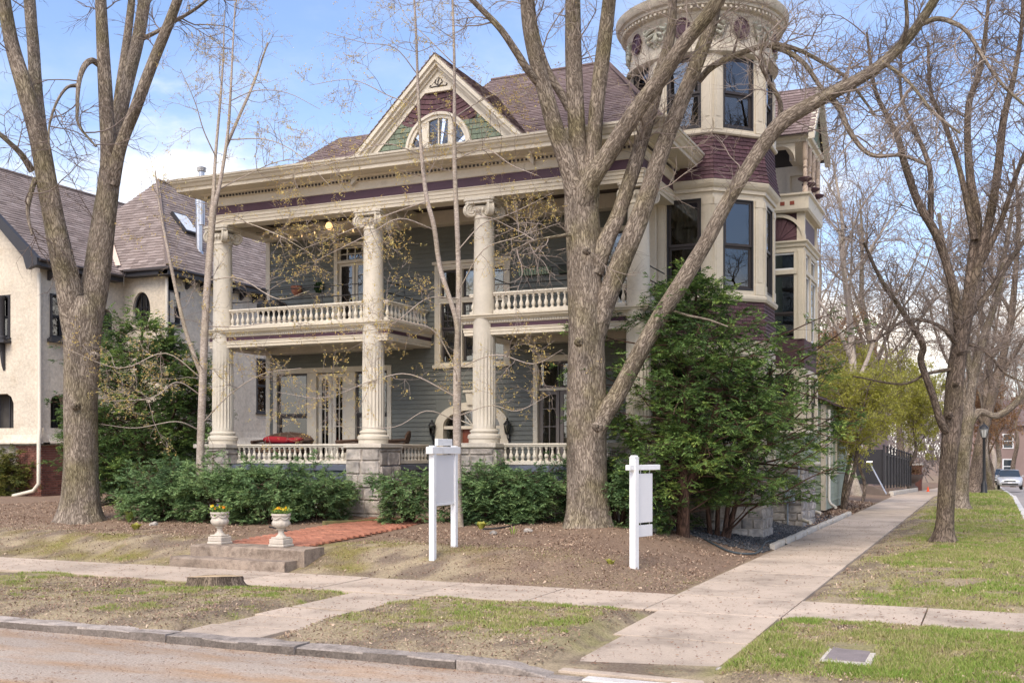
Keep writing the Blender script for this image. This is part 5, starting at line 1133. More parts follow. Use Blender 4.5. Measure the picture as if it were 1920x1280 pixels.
def tubes(P, Rr, sides=3):
    n, K1, _ = P.shape; T = np.gradient(P, axis=1); T /= np.linalg.norm(T, axis=2, keepdims=True) + 1e-9; ref = np.where(np.abs(T[..., 2:3]) > .9, [1., 0, 0], [0, 0, 1.]); a = np.cross(T, ref); a /= np.linalg.norm(a, axis=2, keepdims=True) + 1e-9; b = np.cross(T, a)
    th = np.linspace(0, 2 * np.pi, sides, endpoint=False); v = P[:, :, None] + Rr[:, :, None, None] * (np.cos(th)[None, None, :, None] * a[:, :, None] + np.sin(th)[None, None, :, None] * b[:, :, None]); v = v.reshape(-1, 3)
    q = np.arange(sides); q2 = (q + 1) % sides; base = (np.arange(n) * K1)[:, None, None] + np.arange(K1 - 1)[None, :, None]
    f = np.stack([base * sides + q, base * sides + q2, (base + 1) * sides + q2, (base + 1) * sides + q], -1).reshape(-1, 4); return v, f
def cat(ps):
    V = []; F = []; o = 0
    for v, f in ps: V.append(v); F.append(f + o); o += len(v)
    return np.concatenate(V), np.concatenate(F)
def leaves(C0, size, per, spread, seed, aspect=.7, droop=0.):
    """clusters of small diamond leaves around points"""
    g = np.random.default_rng(seed); n = len(C0) * per; c = np.repeat(C0, per, 0) + g.normal(0, spread, (n, 3)); d = g.normal(0, 1, (n, 3)); d[:, 2] -= droop; d /= np.linalg.norm(d, axis=1, keepdims=True); r = np.cross(d, g.normal(0, 1, (n, 3))); r /= np.linalg.norm(r, axis=1, keepdims=True) + 1e-9
    s = (size * g.uniform(.6, 1.3, n))[:, None]; v = np.stack([c, c + d * s * .5 + r * s * aspect * .5, c + d * s, c + d * s * .5 - r * s * aspect * .5], 1).reshape(-1, 3); tone = np.repeat(np.clip(np.repeat(g.uniform(.15, .85, len(C0)), per) + g.normal(0, .14, n), 0, 1), 4); return v, np.arange(4 * n).reshape(-1, 4), tone
class Tree:
    def __init__(s, name, label, cat_, bark, group=None, base=None): s.root = thing(name, label, cat_, base, group); s.bark = bark; s.L = []; s.k = 0
    def limb(s, pts, d0, d1=None, name='limb', flare=0, sides=12, lump=.04, per=7, wig=.0):
        d1 = d0 if d1 is None else d1; n = len(pts); Q = []
        for k, (px, py, r) in enumerate(pts):
            d = d0 + (d1 - d0) * k / max(1, n - 1); p = W(px, py, d); Q.append((*p, r * d / F_PX))
        if pts[-1][1] <= -20 and pts[-1][2] > 1.5 and name == 'limb':
            a, b = np.array(Q[-2][:3]), np.array(Q[-1][:3]); dr = (b - a) / np.linalg.norm(b - a); r0 = Q[-1][3]; gg = np.random.default_rng(int(pts[-1][0]) + 900)
            for k in range(1, 6): dr = dr + gg.normal(0, .12, 3) + np.array([0, 0, .05]); dr /= np.linalg.norm(dr); b = b + dr * min(1.0, 7 * r0 + .25); Q.append((*b, max(.006, r0 * (1 - k / 5.2))))
        return s.limb3(Q, name, flare, sides, lump, per)
    def limb3(s, Q, name='limb', flare=0, sides=12, lump=.04, per=7):
        c = catm(Q, per); P, Rr = c[:, :3], np.maximum(c[:, 3], .003); s.k += 1
        v, f, uv = tube_np(P, Rr, sides, lump, flare, s.k + len(s.root.name)); me = np_mesh(name, v, f, uv=uv, smooth=True); obj(name, me, s.bark, s.root); s.L.append((P, Rr)); return P
    def knot(s, px, py, d, r):
        p = W(px, py, d); q = Vector((0, 0, CAM_H)) - p; q.z = .1; q.normalize(); r = r * d / F_PX; s.limb3([(*(p + q * a), r * b_) for a, b_ in ((-.05, 1.2), (.0, 1.1), (.04, .85), (.055, .55), (.05, .3), (.03, .05))], 'knot', 0, 12, .08, 3)
    def twigs(s, n1, len1, per2, len2, per3, len3, seed, up1=.3, rmin=0., skip=.15, m=TWIG, r1=.018, wig=.28, horiz=0., buds=None, bud_n=0, bud_size=.03, bud_per=5, zmin=-9, droop=0., up0=.25):
        g = np.random.default_rng(seed); A = []; D = []; Rl = []
        for P, Rr in s.L:
            seg = np.linalg.norm(np.diff(P, axis=0), axis=1); mid = (P[1:] + P[:-1]) / 2; T = np.diff(P, axis=0) / (seg[:, None] + 1e-9); k0 = int(len(seg) * skip); A.append(np.concatenate([mid[k0:], T[k0:], seg[k0:, None] * (1 / (Rr[1:][k0:, None] + .05)), Rr[1:][k0:, None]], 1))
        A = np.concatenate(A); A = A[(A[:, 2] > zmin)]; p = A[:, 6] / A[:, 6].sum(); i = g.choice(len(A), n1, p=p); S0 = A[i, :3]; T = A[i, 3:6]; r = g.normal(0, 1, (n1, 3)); r[:, 2] *= (1 - horiz); r -= T * (r * T).sum(1, keepdims=True); r /= np.linalg.norm(r, axis=1, keepdims=True); D = r * .9 + T * (.5 if not horiz else .15); D[:, 2] += up0
        L1 = len1 * g.uniform(.45, 1.2, n1); P1, R1 = grow(S0, D, L1, np.minimum(r1 * g.uniform(.7, 1.2, n1), A[i, 7] * .7), 7, wig, up1, seed + 1)
        s2, d2, t2, i2 = kids(P1, per2, .2, 1, seed + 2, .8, .7, -droop); P2, R2 = grow(s2, d2, len2 * g.uniform(.4, 1.2, len(s2)) * (1.15 - .6 * t2), np.full(len(s2), r1 * .5), 5, wig, up1 * .6, seed + 3)
        ps = [tubes(P1, R1, 5), tubes(P2, R2, 4)]; tip = P2
        if per3:
            s3, d3, t3, i3 = kids(P2, per3, .2, 1, seed + 4, .8, .7, -droop); P3, R3 = grow(s3, d3, len3 * g.uniform(.4, 1.2, len(s3)), np.full(len(s3), r1 * .28), 4, wig, up1 * .4, seed + 5); ps.append(tubes(P3, R3, 3)); tip = P3
        v, f = cat(ps); tag(obj('twigs', np_mesh('twigs', v, f), m, s.root), kind='stuff')
        if buds is not None:
            pts = tip[:, 1:].reshape(-1, 3); pts = pts[g.random(len(pts)) < bud_n / len(pts)] if bud_n < len(pts) else pts
            v, f, t = leaves(pts, bud_size, bud_per, bud_size * .5, seed + 6); tag(obj('buds', np_mesh('buds', v, f, t), buds, s.root), kind='stuff')
        return s
# ---- tall tree on the left
b0 = onZ(150, 978, .45); D = 25.5
t = Tree('forked_tree', 'tall furrowed tree forking into a wide vee in front of the stucco house', 'tree', BARK, base=b0)
t.limb([(150, 990, 44), (150, 965, 37), (151, 930, 33), (151, 850, 31), (152, 760, 30), (153, 680, 31), (153, 620, 34), (152, 585, 36), (150, 560, 32)], D, name='trunk', flare=.35, sides=36, lump=.025, per=8)
t.limb([(147, 640, 25.1), (137, 585, 24.2), (127, 530, 22.3), (107, 440, 20.5), (88, 340, 18.6), (70, 250, 16.7), (47, 165, 14.9), (20, 75, 13.0), (2, -40, 12.1)], D, D - 1.2, sides=20)
t.limb([(80, 300, 14), (72, 225, 13), (66, 150, 12), (60, 60, 11), (50, -40, 10)], D - .6, D + .6, sides=16)
t.limb([(160, 640, 26.3), (170, 575, 25.4), (183, 500, 23.5), (197, 400, 21.6), (206, 320, 19.7)], D, D + .3, sides=20)
t.limb([(203, 345, 18), (203, 270, 14), (198, 180, 12.5), (193, 90, 11.5), (188, -40, 10)], D + .3, D - .3, sides=16); t.limb([(210, 340, 15), (222, 240, 12), (240, 150, 12), (262, 60, 11.5), (274, -40, 10)], D + .3, D + 1.5, sides=14)
t.limb([(210, 320, 10), (216, 230, 8.5), (232, 120, 8), (246, 10, 7), (250, -40, 6)], D + .7, D + 2.2, sides=12); t.limb([(210, 345, 15.0), (228, 270, 11.4), (255, 200, 10.6), (288, 115, 9.7), (318, 40, 9.2), (348, -40, 8.4)], D + .2, D - .8, sides=16)
t.limb([(187, 124, 5), (172, 114, 6), (158, 125, 5.5), (148, 155, 4.5), (145, 200, 3.5), (148, 235, 2.5), (180, 275, 2)], D - .1, D - 1.2, sides=8); t.limb([(146, 160, 4), (125, 165, 3), (105, 195, 2.5), (92, 240, 2), (94, 290, 1)], D - .6, D - 1.4, sides=7)
t.limb([(262, 75, 5), (290, 62, 4), (325, 42, 3.5), (365, 18, 3), (400, -10, 2)], D + 1.3, D, sides=8); t.limb([(60, 320, 7), (40, 290, 5.5), (18, 268, 4.5), (-20, 235, 3.5)], D - .6, D - 1.5, sides=8); t.limb([(66, 335, 5), (57, 365, 4.5), (52, 400, 3.5), (60, 440, 2)], D - .7, D - 1.2, sides=7)
t.knot(178, 668, D - .42, 8); t.knot(142, 760, D - .45, 7)
t.twigs(125, 1.5, 6, .9, 4, .5, 101, up1=.2, skip=.3, droop=.15, m=TWIGD, zmin=7)
# ---- big tree in the middle
D = 22.4; b0 = W(1102, 990, D)
t = Tree('spreading_tree', 'large furrowed tree with many limbs growing beside the right white sign', 'tree', BARK, base=b0)
t.limb([(1102, 1012, 52), (1102, 985, 43), (1102, 955, 39), (1101, 900, 37), (1100, 820, 36.5), (1100, 760, 37), (1099, 640, 34.5), (1097, 540, 33), (1094, 460, 32), (1090, 400, 32), (1088, 350, 28)], D, name='trunk', flare=.3, sides=40, lump=.022, per=8)
t.limb([(1088, 400, 23.9), (1066, 312, 18.4), (1041, 240, 16.1), (1021, 170, 14.3), (1004, 110, 13.3), (991, 40, 12.4), (985, -40, 11.5)], D, D - .8, sides=18); t.limb([(1012, 160, 8), (990, 132, 7.5), (966, 95, 7), (936, 52, 6), (890, 5, 5), (850, -40, 4)], D - .4, D - 1.6, sides=10)
t.limb([(1091, 420, 26), (1087, 310, 18), (1079, 200, 16), (1075, 100, 15), (1074, 0, 14), (1074, -50, 13.5)], D, D, sides=18); t.limb([(1098, 410, 24), (1112, 295, 15.5), (1119, 200, 14), (1131, 100, 13.5), (1142, 0, 12.5), (1148, -50, 12)], D, D - .4, sides=16)
t.limb([(1068, 205, 8), (1055, 180, 8), (1035, 148, 7.5), (1018, 110, 7), (1003, 50, 6), (996, -30, 5)], D, D - .2, sides=10)
t.limb([(1092, 410, 21.3), (1103, 350, 18.1), (1150, 275, 16.2), (1195, 205, 15.8), (1240, 145, 15.0), (1280, 85, 14.2), (1330, 25, 13.4), (1372, -45, 12.6)], D, D - 2.3, sides=18)
t.limb([(1112, 510, 20.2), (1135, 455, 16.6), (1160, 400, 14.7), (1185, 325, 13.8), (1203, 265, 12.9), (1222, 203, 12.0), (1240, 130, 11.0), (1258, 60, 9.2), (1262, -40, 8.3)], D - .1, D - .7, sides=16)
t.limb([(1110, 640, 23.4), (1135, 565, 19.8), (1162, 500, 18.4), (1190, 430, 18.0), (1212, 370, 17.1), (1244, 275, 15.8), (1279, 187, 14.8), (1310, 109, 13.1), (1335, 37, 11.7), (1352, -45, 9.9)], D, D - 1.0, sides=18)
t.limb([(1310, 152, 6.0), (1332, 128, 6.4), (1365, 110, 6.0), (1397, 97, 5.5), (1447, 84, 5.1), (1500, 95, 4.2), (1560, 128, 3.6), (1592, 152, 3.0), (1640, 215, 2.1)], D - .3, D - 1.6, sides=9); t.limb([(1440, 85, 5), (1478, 98, 5), (1510, 122, 4.5), (1535, 158, 4), (1560, 190, 3), (1600, 250, 2)], D - .9, D - 1.6, sides=8)
t.limb([(1105, 830, 25.0), (1128, 785, 19.9), (1160, 735, 16.9), (1200, 660, 15.8), (1240, 590, 15.5), (1272, 540, 15.1), (1320, 460, 14.0), (1360, 385, 13.6), (1400, 320, 13.6), (1438, 262, 14.0), (1470, 226, 14.4), (1520, 196, 12.9), (1580, 165, 11.4), (1640, 130, 10.7), (1690, 85, 9.9), (1730, 35, 9.2), (1778, -45, 8.5)], D - .05, D - 2.6, sides=20)
t.limb([(1722, 48, 6), (1755, 36, 5), (1785, 42, 4.5), (1815, 62, 4), (1850, 118, 3.5), (1885, 165, 3), (1930, 205, 2.2)], D - 2.4, D - 3.4, sides=8); t.limb([(1555, 180, 6), (1575, 205, 5.5), (1595, 250, 4.8), (1632, 290, 4), (1690, 292, 3), (1740, 310, 2.4)], D - 1.8, D - 2.4, sides=8)
t.limb([(1462, 232, 6), (1462, 190, 4.5), (1440, 150, 4), (1425, 110, 3), (1440, 60, 2)], D - 1.5, D - 2.4, sides=7); t.limb([(1680, 95, 5), (1700, 50, 4), (1695, -30, 3)], D - 2.2, D - 3, sides=7); t.limb([(1660, 120, 4), (1700, 150, 3.2), (1750, 210, 2.6), (1800, 250, 2)], D - 2.2, D - 3.2, sides=7)
t.limb([(1248, 578, 3.6), (1285, 590, 2.4), (1330, 600, 1.8), (1365, 612, 1.2)], D - .6, D - 1.6, sides=7)
t.limb([(1068, 440, 4), (1035, 445, 3), (1000, 452, 2.2), (960, 470, 1.5)], D - .3, D - 1.2, sides=6)
t.knot(1120, 800, D - .82, 9); t.knot(1085, 640, D - .72, 8); t.knot(1100, 470, D - .70, 7)
t.twigs(420, 1.25, 6, .75, 4, .42, 202, up1=.15, skip=.25, droop=.1, r1=.016, zmin=5, buds=BUD, bud_n=900, bud_size=.022, bud_per=2)
# ---- two young trees with opening buds
D = 25.3; b0 = W(373, 978, D)
t = Tree('young_tree', 'slender grey young tree with opening yellow buds standing left of the urns', 'tree', BARKS, base=b0)
t.limb([(373, 985, 12.0), (374, 965, 8.7), (376, 850, 7.5), (380, 720, 7.2), (385, 600, 6.7), (391, 500, 6.4), (397, 425, 6.4), (400, 385, 6.9)], D, name='trunk', sides=16, lump=.03, flare=.3)
S1 = [([(399, 400, 6), (402, 330, 4), (405, 280, 3.5), (412, 200, 3), (418, 120, 2.2), (421, 20, 1)], .4), ([(400, 400, 6), (415, 330, 3.9), (427, 250, 3.5), (432, 180, 2.9), (436, 100, 2.1), (441, 5, 1.4)], -.3), ([(424, 275, 4), (450, 215, 3.4), (476, 155, 2.8), (502, 80, 1.8)], .8), ([(405, 295, 3), (382, 245, 2.6), (365, 190, 2), (338, 130, 1.3)], -.9), ([(378, 705, 5), (360, 655, 4.8), (344, 605, 4.4), (325, 520, 3.8), (311, 450, 3.2), (299, 385, 2.3), (291, 320, 1.3)], -.5),
      ([(374, 806, 3.2), (330, 790, 2.6), (255, 802, 2), (190, 795, 1.2)], -1.4), ([(378, 742, 3.2), (332, 716, 2.6), (285, 745, 2), (200, 752, 1.1)], -1.2), ([(379, 710, 3), (310, 662, 2.5), (225, 690, 2), (120, 652, 1.1)], -1), ([(378, 795, 3.2), (428, 742, 2.6), (490, 702, 2), (565, 690, 1.1)], -1.1), ([(392, 525, 2.8), (450, 522, 2.4), (520, 560, 1.9), (580, 545, 1)], -1.2), ([(386, 612, 2.8), (450, 612, 2.4), (540, 602, 1.9), (612, 624, 1)], .4), ([(400, 420, 3), (440, 412, 2.5), (520, 440, 2), (590, 480, 1)], -.9), ([(402, 360, 3), (460, 330, 2.5), (540, 300, 2), (640, 320, 1)], .9), ([(428, 262, 3), (500, 262, 2.4), (560, 290, 1.8), (620, 350, 1)], -.8), ([(431, 190, 2.6), (480, 170, 2.2), (540, 175, 1.6), (600, 205, 1)], .5)]
for p, dd in S1: t.limb([(a, b, c * (.42 if p[0][2] < 3.5 else .85)) for a, b, c in p], D, D + dd, sides=7, lump=.02, per=5)
t.twigs(120, 1.15, 5, .6, 3, .32, 303, up1=.0, skip=.35, horiz=.55, m=TWIG, r1=.009, buds=BUD, bud_n=3600, bud_size=.028, bud_per=4, zmin=3.2, up0=.1)
D = 22.9; b0 = W(861, 993, D)
t = Tree('twin_stemmed_tree', 'thin young tree with twin stems and yellow buds rising behind the two post sign', 'tree', BARKS, base=b0)
t.limb([(861, 1000, 10.8), (860, 975, 8.6), (858, 900, 7.9), (857, 800, 7.7), (857, 720, 7.4), (857, 655, 6.8)], D, name='trunk', sides=16, lump=.03, flare=.25)
t.limb([(857, 665, 5.3), (855, 600, 4.8), (826, 505, 4.6), (814, 425, 4.3), (800, 370, 4.1), (790, 285, 3.5), (784, 170, 2.8), (780, 60, 2.2), (774, -40, 1.6)], D, D - .8, sides=10); t.limb([(857, 665, 6.6), (859, 600, 5.6), (860, 515, 5.1), (857, 424, 4.6), (853, 330, 4.1), (852, 260, 3.6), (852, 140, 2.9), (850, 40, 2.3), (847, -40, 1.7)], D, D + .5, sides=10)
S2 = [([(856, 690, 3.2), (815, 622, 2.8), (770, 605, 2.2), (690, 585, 1.2)], -.8), ([(856, 745, 3.2), (770, 702, 2.8), (700, 713, 2.2), (610, 745, 1.6), (520, 735, 1)], -1.2), ([(858, 690, 3), (930, 665, 2.5), (1000, 682, 1.9), (1055, 655, 1)], -1), ([(860, 545, 3), (905, 470, 2.6), (965, 446, 2), (1050, 418, 1)], -.9), ([(812, 430, 3), (750, 410, 2.6), (690, 440, 2), (590, 490, 1)], -1), ([(858, 470, 3), (905, 420, 2.5), (960, 400, 1.9), (1040, 360, 1)], .6), ([(800, 378, 3), (735, 400, 2.5), (660, 430, 2), (560, 470, 1)], .7), ([(790, 290, 3), (720, 270, 2.5), (640, 300, 1.8), (540, 330, 1)], -.9), ([(853, 300, 3), (910, 280, 2.5), (960, 310, 1.9), (1010, 330, 1)], -.8), ([(852, 220, 2.8), (900, 190, 2.3), (950, 170, 1.8), (1000, 180, 1)], .5), ([(786, 200, 2.8), (730, 180, 2.2), (660, 150, 1.7), (580, 160, 1)], .6), ([(783, 140, 2.5), (740, 90, 2), (680, 80, 1.5), (610, 60, 1)], -.7), ([(851, 120, 2.5), (800, 70, 2), (760, 30, 1.5), (740, -20, 1)], .7), ([(860, 560, 2.8), (800, 560, 2.3), (730, 610, 1.8), (640, 625, 1)], -1), ([(858, 790, 2.6), (800, 770, 2), (740, 800, 1.6), (650, 800, 1)], -.9), ([(858, 780, 2.6), (920, 760, 2), (970, 770, 1.6), (1030, 740, 1)], -1)]
for p, dd in S2: t.limb([(a, b, c * .42) for a, b, c in p], D, D + dd, sides=7, lump=.02, per=5)
t.twigs(200, 1.0, 5, .55, 3, .3, 404, up1=.0, skip=.3, horiz=.55, m=TWIG, r1=.008, buds=BUD, bud_n=5400, bud_size=.028, bud_per=4, zmin=3.0, up0=.1)
# ---- trees along the boulevard on the right
D = 24.5; b0 = W(1769, 1018, D)
t = Tree('boulevard_tree', 'dark leaning boulevard tree nearest on the right grass, bare branches spreading', 'tree', BARKR, base=b0)
t.limb([(1768, 1024, 30), (1769, 1005, 19), (1771, 980, 16), (1775, 920, 15.5), (1780, 850, 15.5), (1786, 780, 16.5), (1790, 720, 16), (1798, 660, 15.5), (1808, 605, 14), (1818, 560, 12)], D, name='trunk', sides=28, lump=.03, flare=.45)
for p, dd in [([(1802, 630, 12), (1790, 550, 9), (1760, 450, 8), (1722, 380, 7.2), (1695, 302, 6.6), (1685, 262, 6), (1662, 215, 5), (1640, 165, 4), (1625, 60, 2)], -1), ([(1815, 575, 12), (1824, 490, 10.5), (1832, 418, 9.5), (1820, 340, 8), (1814, 250, 6.5), (1818, 190, 6), (1838, 130, 5), (1850, 40, 3.5), (1855, -40, 2.5)], .8), ([(1816, 570, 10), (1838, 480, 9), (1858, 400, 8.5), (1872, 310, 7.5), (1882, 225, 6.5), (1900, 150, 5), (1915, 60, 4), (1920, -30, 3)], -.5), ([(1783, 815, 8), (1766, 795, 7.5), (1747, 735, 7), (1727, 678, 6.5), (1731, 650, 6.5), (1716, 620, 6), (1688, 578, 5), (1650, 520, 3.5), (1620, 455, 2.5)], -1.2), ([(1745, 410, 6), (1745, 330, 5), (1735, 290, 4.5), (1718, 250, 4), (1690, 180, 3), (1690, 90, 2)], .8), ([(1828, 450, 7), (1800, 320, 5), (1770, 230, 4.2), (1745, 170, 3.5), (1740, 80, 2.5)], 1.3), ([(1835, 500, 7), (1875, 420, 5.5), (1905, 330, 4.5), (1940, 240, 3)], -1.2), ([(1812, 600, 7), (1860, 540, 5.5), (1900, 480, 4.5), (1945, 420, 3)], .9), ([(1800, 650, 5), (1760, 610, 4), (1700, 600, 3), (1640, 640, 2)], -1.5), ([(1796, 690, 4), (1740, 700, 3), (1690, 720, 2.2), (1600, 705, 1.4)], -.7), ([(1806, 640, 4), (1850, 660, 3), (1885, 700, 2.2), (1930, 720, 1.4)], -.7)]:
    t.limb(p, D, D + dd, sides=9, lump=.03, per=6)
t.knot(1780, 778, D - .19, 6); t.knot(1800, 660, D - .19, 6); t.knot(1792, 720, D - .2, 5)
t.twigs(330, 1.3, 6, .75, 4, .4, 505, up1=.2, skip=.25, m=TWIGD, r1=.015, wig=.38, zmin=4)
for pts, dd, nm, lab, sd_ in [([(1799, 958, 21), (1800, 935, 15), (1803, 890, 13), (1808, 835, 13), (1813, 790, 13.5), (1816, 760, 12)], 38, 'mossy_tree', 'mossy grey tree with a low curved limb just behind the nearest boulevard tree', 606), ([(1824, 926, 18), (1827, 905, 12), (1834, 855, 10), (1846, 800, 9.5), (1862, 735, 9), (1880, 670, 8)], 57, 'slanting_tree', 'dark slanting tree beside the street lamp', 607)]:
    t = Tree(nm, lab, 'tree', BARK if dd == 38 else BARKR, base=W(pts[0][0], pts[0][1], dd)); t.limb(pts, dd, name='trunk', sides=18, flare=.3)
    LS = [[(1812, 800, 10), (1835, 772, 7), (1868, 779, 6.5), (1900, 760, 6), (1930, 722, 5)], [(1815, 780, 10), (1825, 710, 8), (1842, 640, 7.5), (1868, 560, 6), (1885, 470, 4.5), (1900, 380, 3)], [(1812, 790, 9), (1800, 700, 7), (1785, 600, 6), (1775, 500, 4.5), (1760, 400, 3)], [(1822, 720, 6), (1810, 620, 5), (1815, 520, 4), (1830, 430, 3)]] if dd == 38 else [[(1878, 680, 7), (1895, 600, 6), (1905, 500, 5), (1910, 400, 4), (1900, 300, 2)], [(1862, 740, 6), (1850, 650, 5), (1835, 560, 4), (1840, 460, 3), (1830, 380, 2)], [(1870, 710, 5), (1905, 660, 4), (1940, 600, 3)], [(1846, 800, 4), (1800, 720, 3), (1760, 640, 2.4), (1740, 560, 2)]]
    for p in LS: t.limb(p, dd, dd + rnd.uniform(-1, 1), sides=8, per=6)
    t.twigs(110, 2.0, 6, 1.2, 3, .7, sd_, up1=.3, skip=.2, m=TWIG, r1=.026, wig=.35, zmin=4, buds=RUST if dd > 50 else None, bud_n=700, bud_size=.06, bud_per=3)
# ---- generic bare and leafing trees further off
def far_tree(name, label, x, y, h, r, seed, bark, leaf=None, leafn=0, leafs=.08, group=None, spread=.55, stems=1, z=None, twm=TWIG, perleaf=3, first=.28, n1=60):
    z = gzs(x, y) if z is None else z; t = Tree(name, label, 'tree', bark, group, (x, y, z)); g = np.random.default_rng(seed)
    for s in range(stems):
        a = g.uniform(0, 6.28); lean = .06 if stems == 1 else .22; top = np.array([x + math.cos(a) * lean * h, y + math.sin(a) * lean * h, z + h * .92]); bx = np.array([x + (math.cos(a) * .18 if stems > 1 else 0), y + (math.sin(a) * .18 if stems > 1 else 0), z - .1])
        Q = [(*(bx + (top - bx) * k / 6 + np.array([g.normal(0, .02 * h), g.normal(0, .02 * h), 0]) * (k > 0)), r * (1 - .85 * k / 6)) for k in range(7)]; P = t.limb3(Q, 'trunk', .25 if stems == 1 else 0, 12, .03, 5)
        for k in range(8 if stems == 1 else 4):
            q = first + (.9 - first) * (k + g.random()) / (8 if stems == 1 else 4); i = int(q * (len(P) - 1)); a = g.uniform(0, 6.28); ln = h * (.45 * (1.1 - q) + .12); p0 = P[i]; d = np.array([math.cos(a) * spread, math.sin(a) * spread, .8]); d /= np.linalg.norm(d)
            Q = []
            for m_ in range(5): Q.append((*p0, r * (1 - .85 * q) * .62 * (1 - .8 * m_ / 4))); d = d + g.normal(0, .16, 3) + np.array([0, 0, .06]); d /= np.linalg.norm(d); p0 = p0 + d * ln / 4
            t.limb3(Q, 'limb', 0, 7, .02, 4)
    t.twigs(n1, h * .16, 5, h * .09, 3, h * .05, seed, up1=.25, skip=.3, m=twm, r1=max(.012, h * .0016), wig=.33, buds=leaf, bud_n=leafn, bud_size=leafs, bud_per=perleaf)
    return t.root
GA = 'bare trees beyond the side walk'
tall = far_tree('bare_tree', 'tall bare tree rising right behind the side bay', -5.6, 52, 17, .26, 1, BARKS, group=GA, n1=80)
tall2 = far_tree('bare_tree', 'bare tree seen between the side bay and the dark fence, thick mossy limbs', -6.4, 63, 18, .30, 2, BARK, RUST, 900, .07, GA, n1=80)
tall3 = far_tree('bare_tree', 'broad bare boulevard tree with rusty buds beyond the street lamp', -.4, 72, 17, .30, 3, BARKR, RUST, 1600, .09, GA, n1=90)
for src, x, y, rz, lab in ((tall, -9, 66, 1, 'bare tree behind the dark fence, farthest left of its row'), (tall2, .1, 88, 2, 'bare boulevard tree standing beside the silver sedan'), (tall3, -6, 84, 3, 'hazy bare tree far down the side walk beyond the brick pier'), (tall, -.2, 104, 4, 'bare boulevard tree farthest down the side street'), (tall2, .4, 122, 5, 'distant bare boulevard tree in front of the brick house wall'), (tall3, -12, 98, 2.4, 'tall bare tree far behind the fence, half hidden by green leaves'), (tall, -2.6, 120, 2.2, 'distant bare tree closing the view down the walk'), (tall2, -8, 130, 1.5, 'distant bare tree left of the end of the walk'), (tall3, 2.6, 140, .6, 'distant bare tree in front of the far brick house windows')):
    copy_tree(src, (x, y, float(FAR(np.array([y]))[0])), rz, lab)
GB = 'small trees with fresh yellow green leaves'
far_tree('leafing_tree', 'many stemmed small tree with fresh leaves beside the green rear wing', -4.9, 39.6, 5.0, .10, 11, BARKR, SPRING, 7000, .07, GB, .9, 3, perleaf=3, n1=150, first=.4)
far_tree('leafing_tree', 'slender small tree with fresh leaves in front of the dark fence', -4.75, 46, 5.2, .08, 12, BARKR, SPRING, 8000, .07, GB, .9, 1, perleaf=3, n1=150, first=.35)
far_tree('leafing_tree', 'yellow green leafing tree above the dark fence', -6.0, 57, 7.6, .10, 13, BARKR, SPRING, 11000, .085, GB, .9, 2, perleaf=3, n1=150, first=.3)
far_tree('leafing_tree', 'yellow green tree drooping over the brick pier', -4.6, 74, 7.8, .12, 14, BARKR, SPRING, 10000, .095, GB, .9, 1, perleaf=3, n1=150, first=.25)
far_tree('leafing_tree', 'pinkish budding tree behind the fence', -7.4, 64, 9, .14, 15, BARKR, RUST, 6000, .11, GB, .8, 1, perleaf=3, n1=150, first=.25)
far_tree('leafing_tree', 'rusty budding tree above the parked cars', .2, 96, 9, .15, 16, BARKR, RUST, 7000, .12, GB, .8, 1, perleaf=3, n1=150, first=.25)
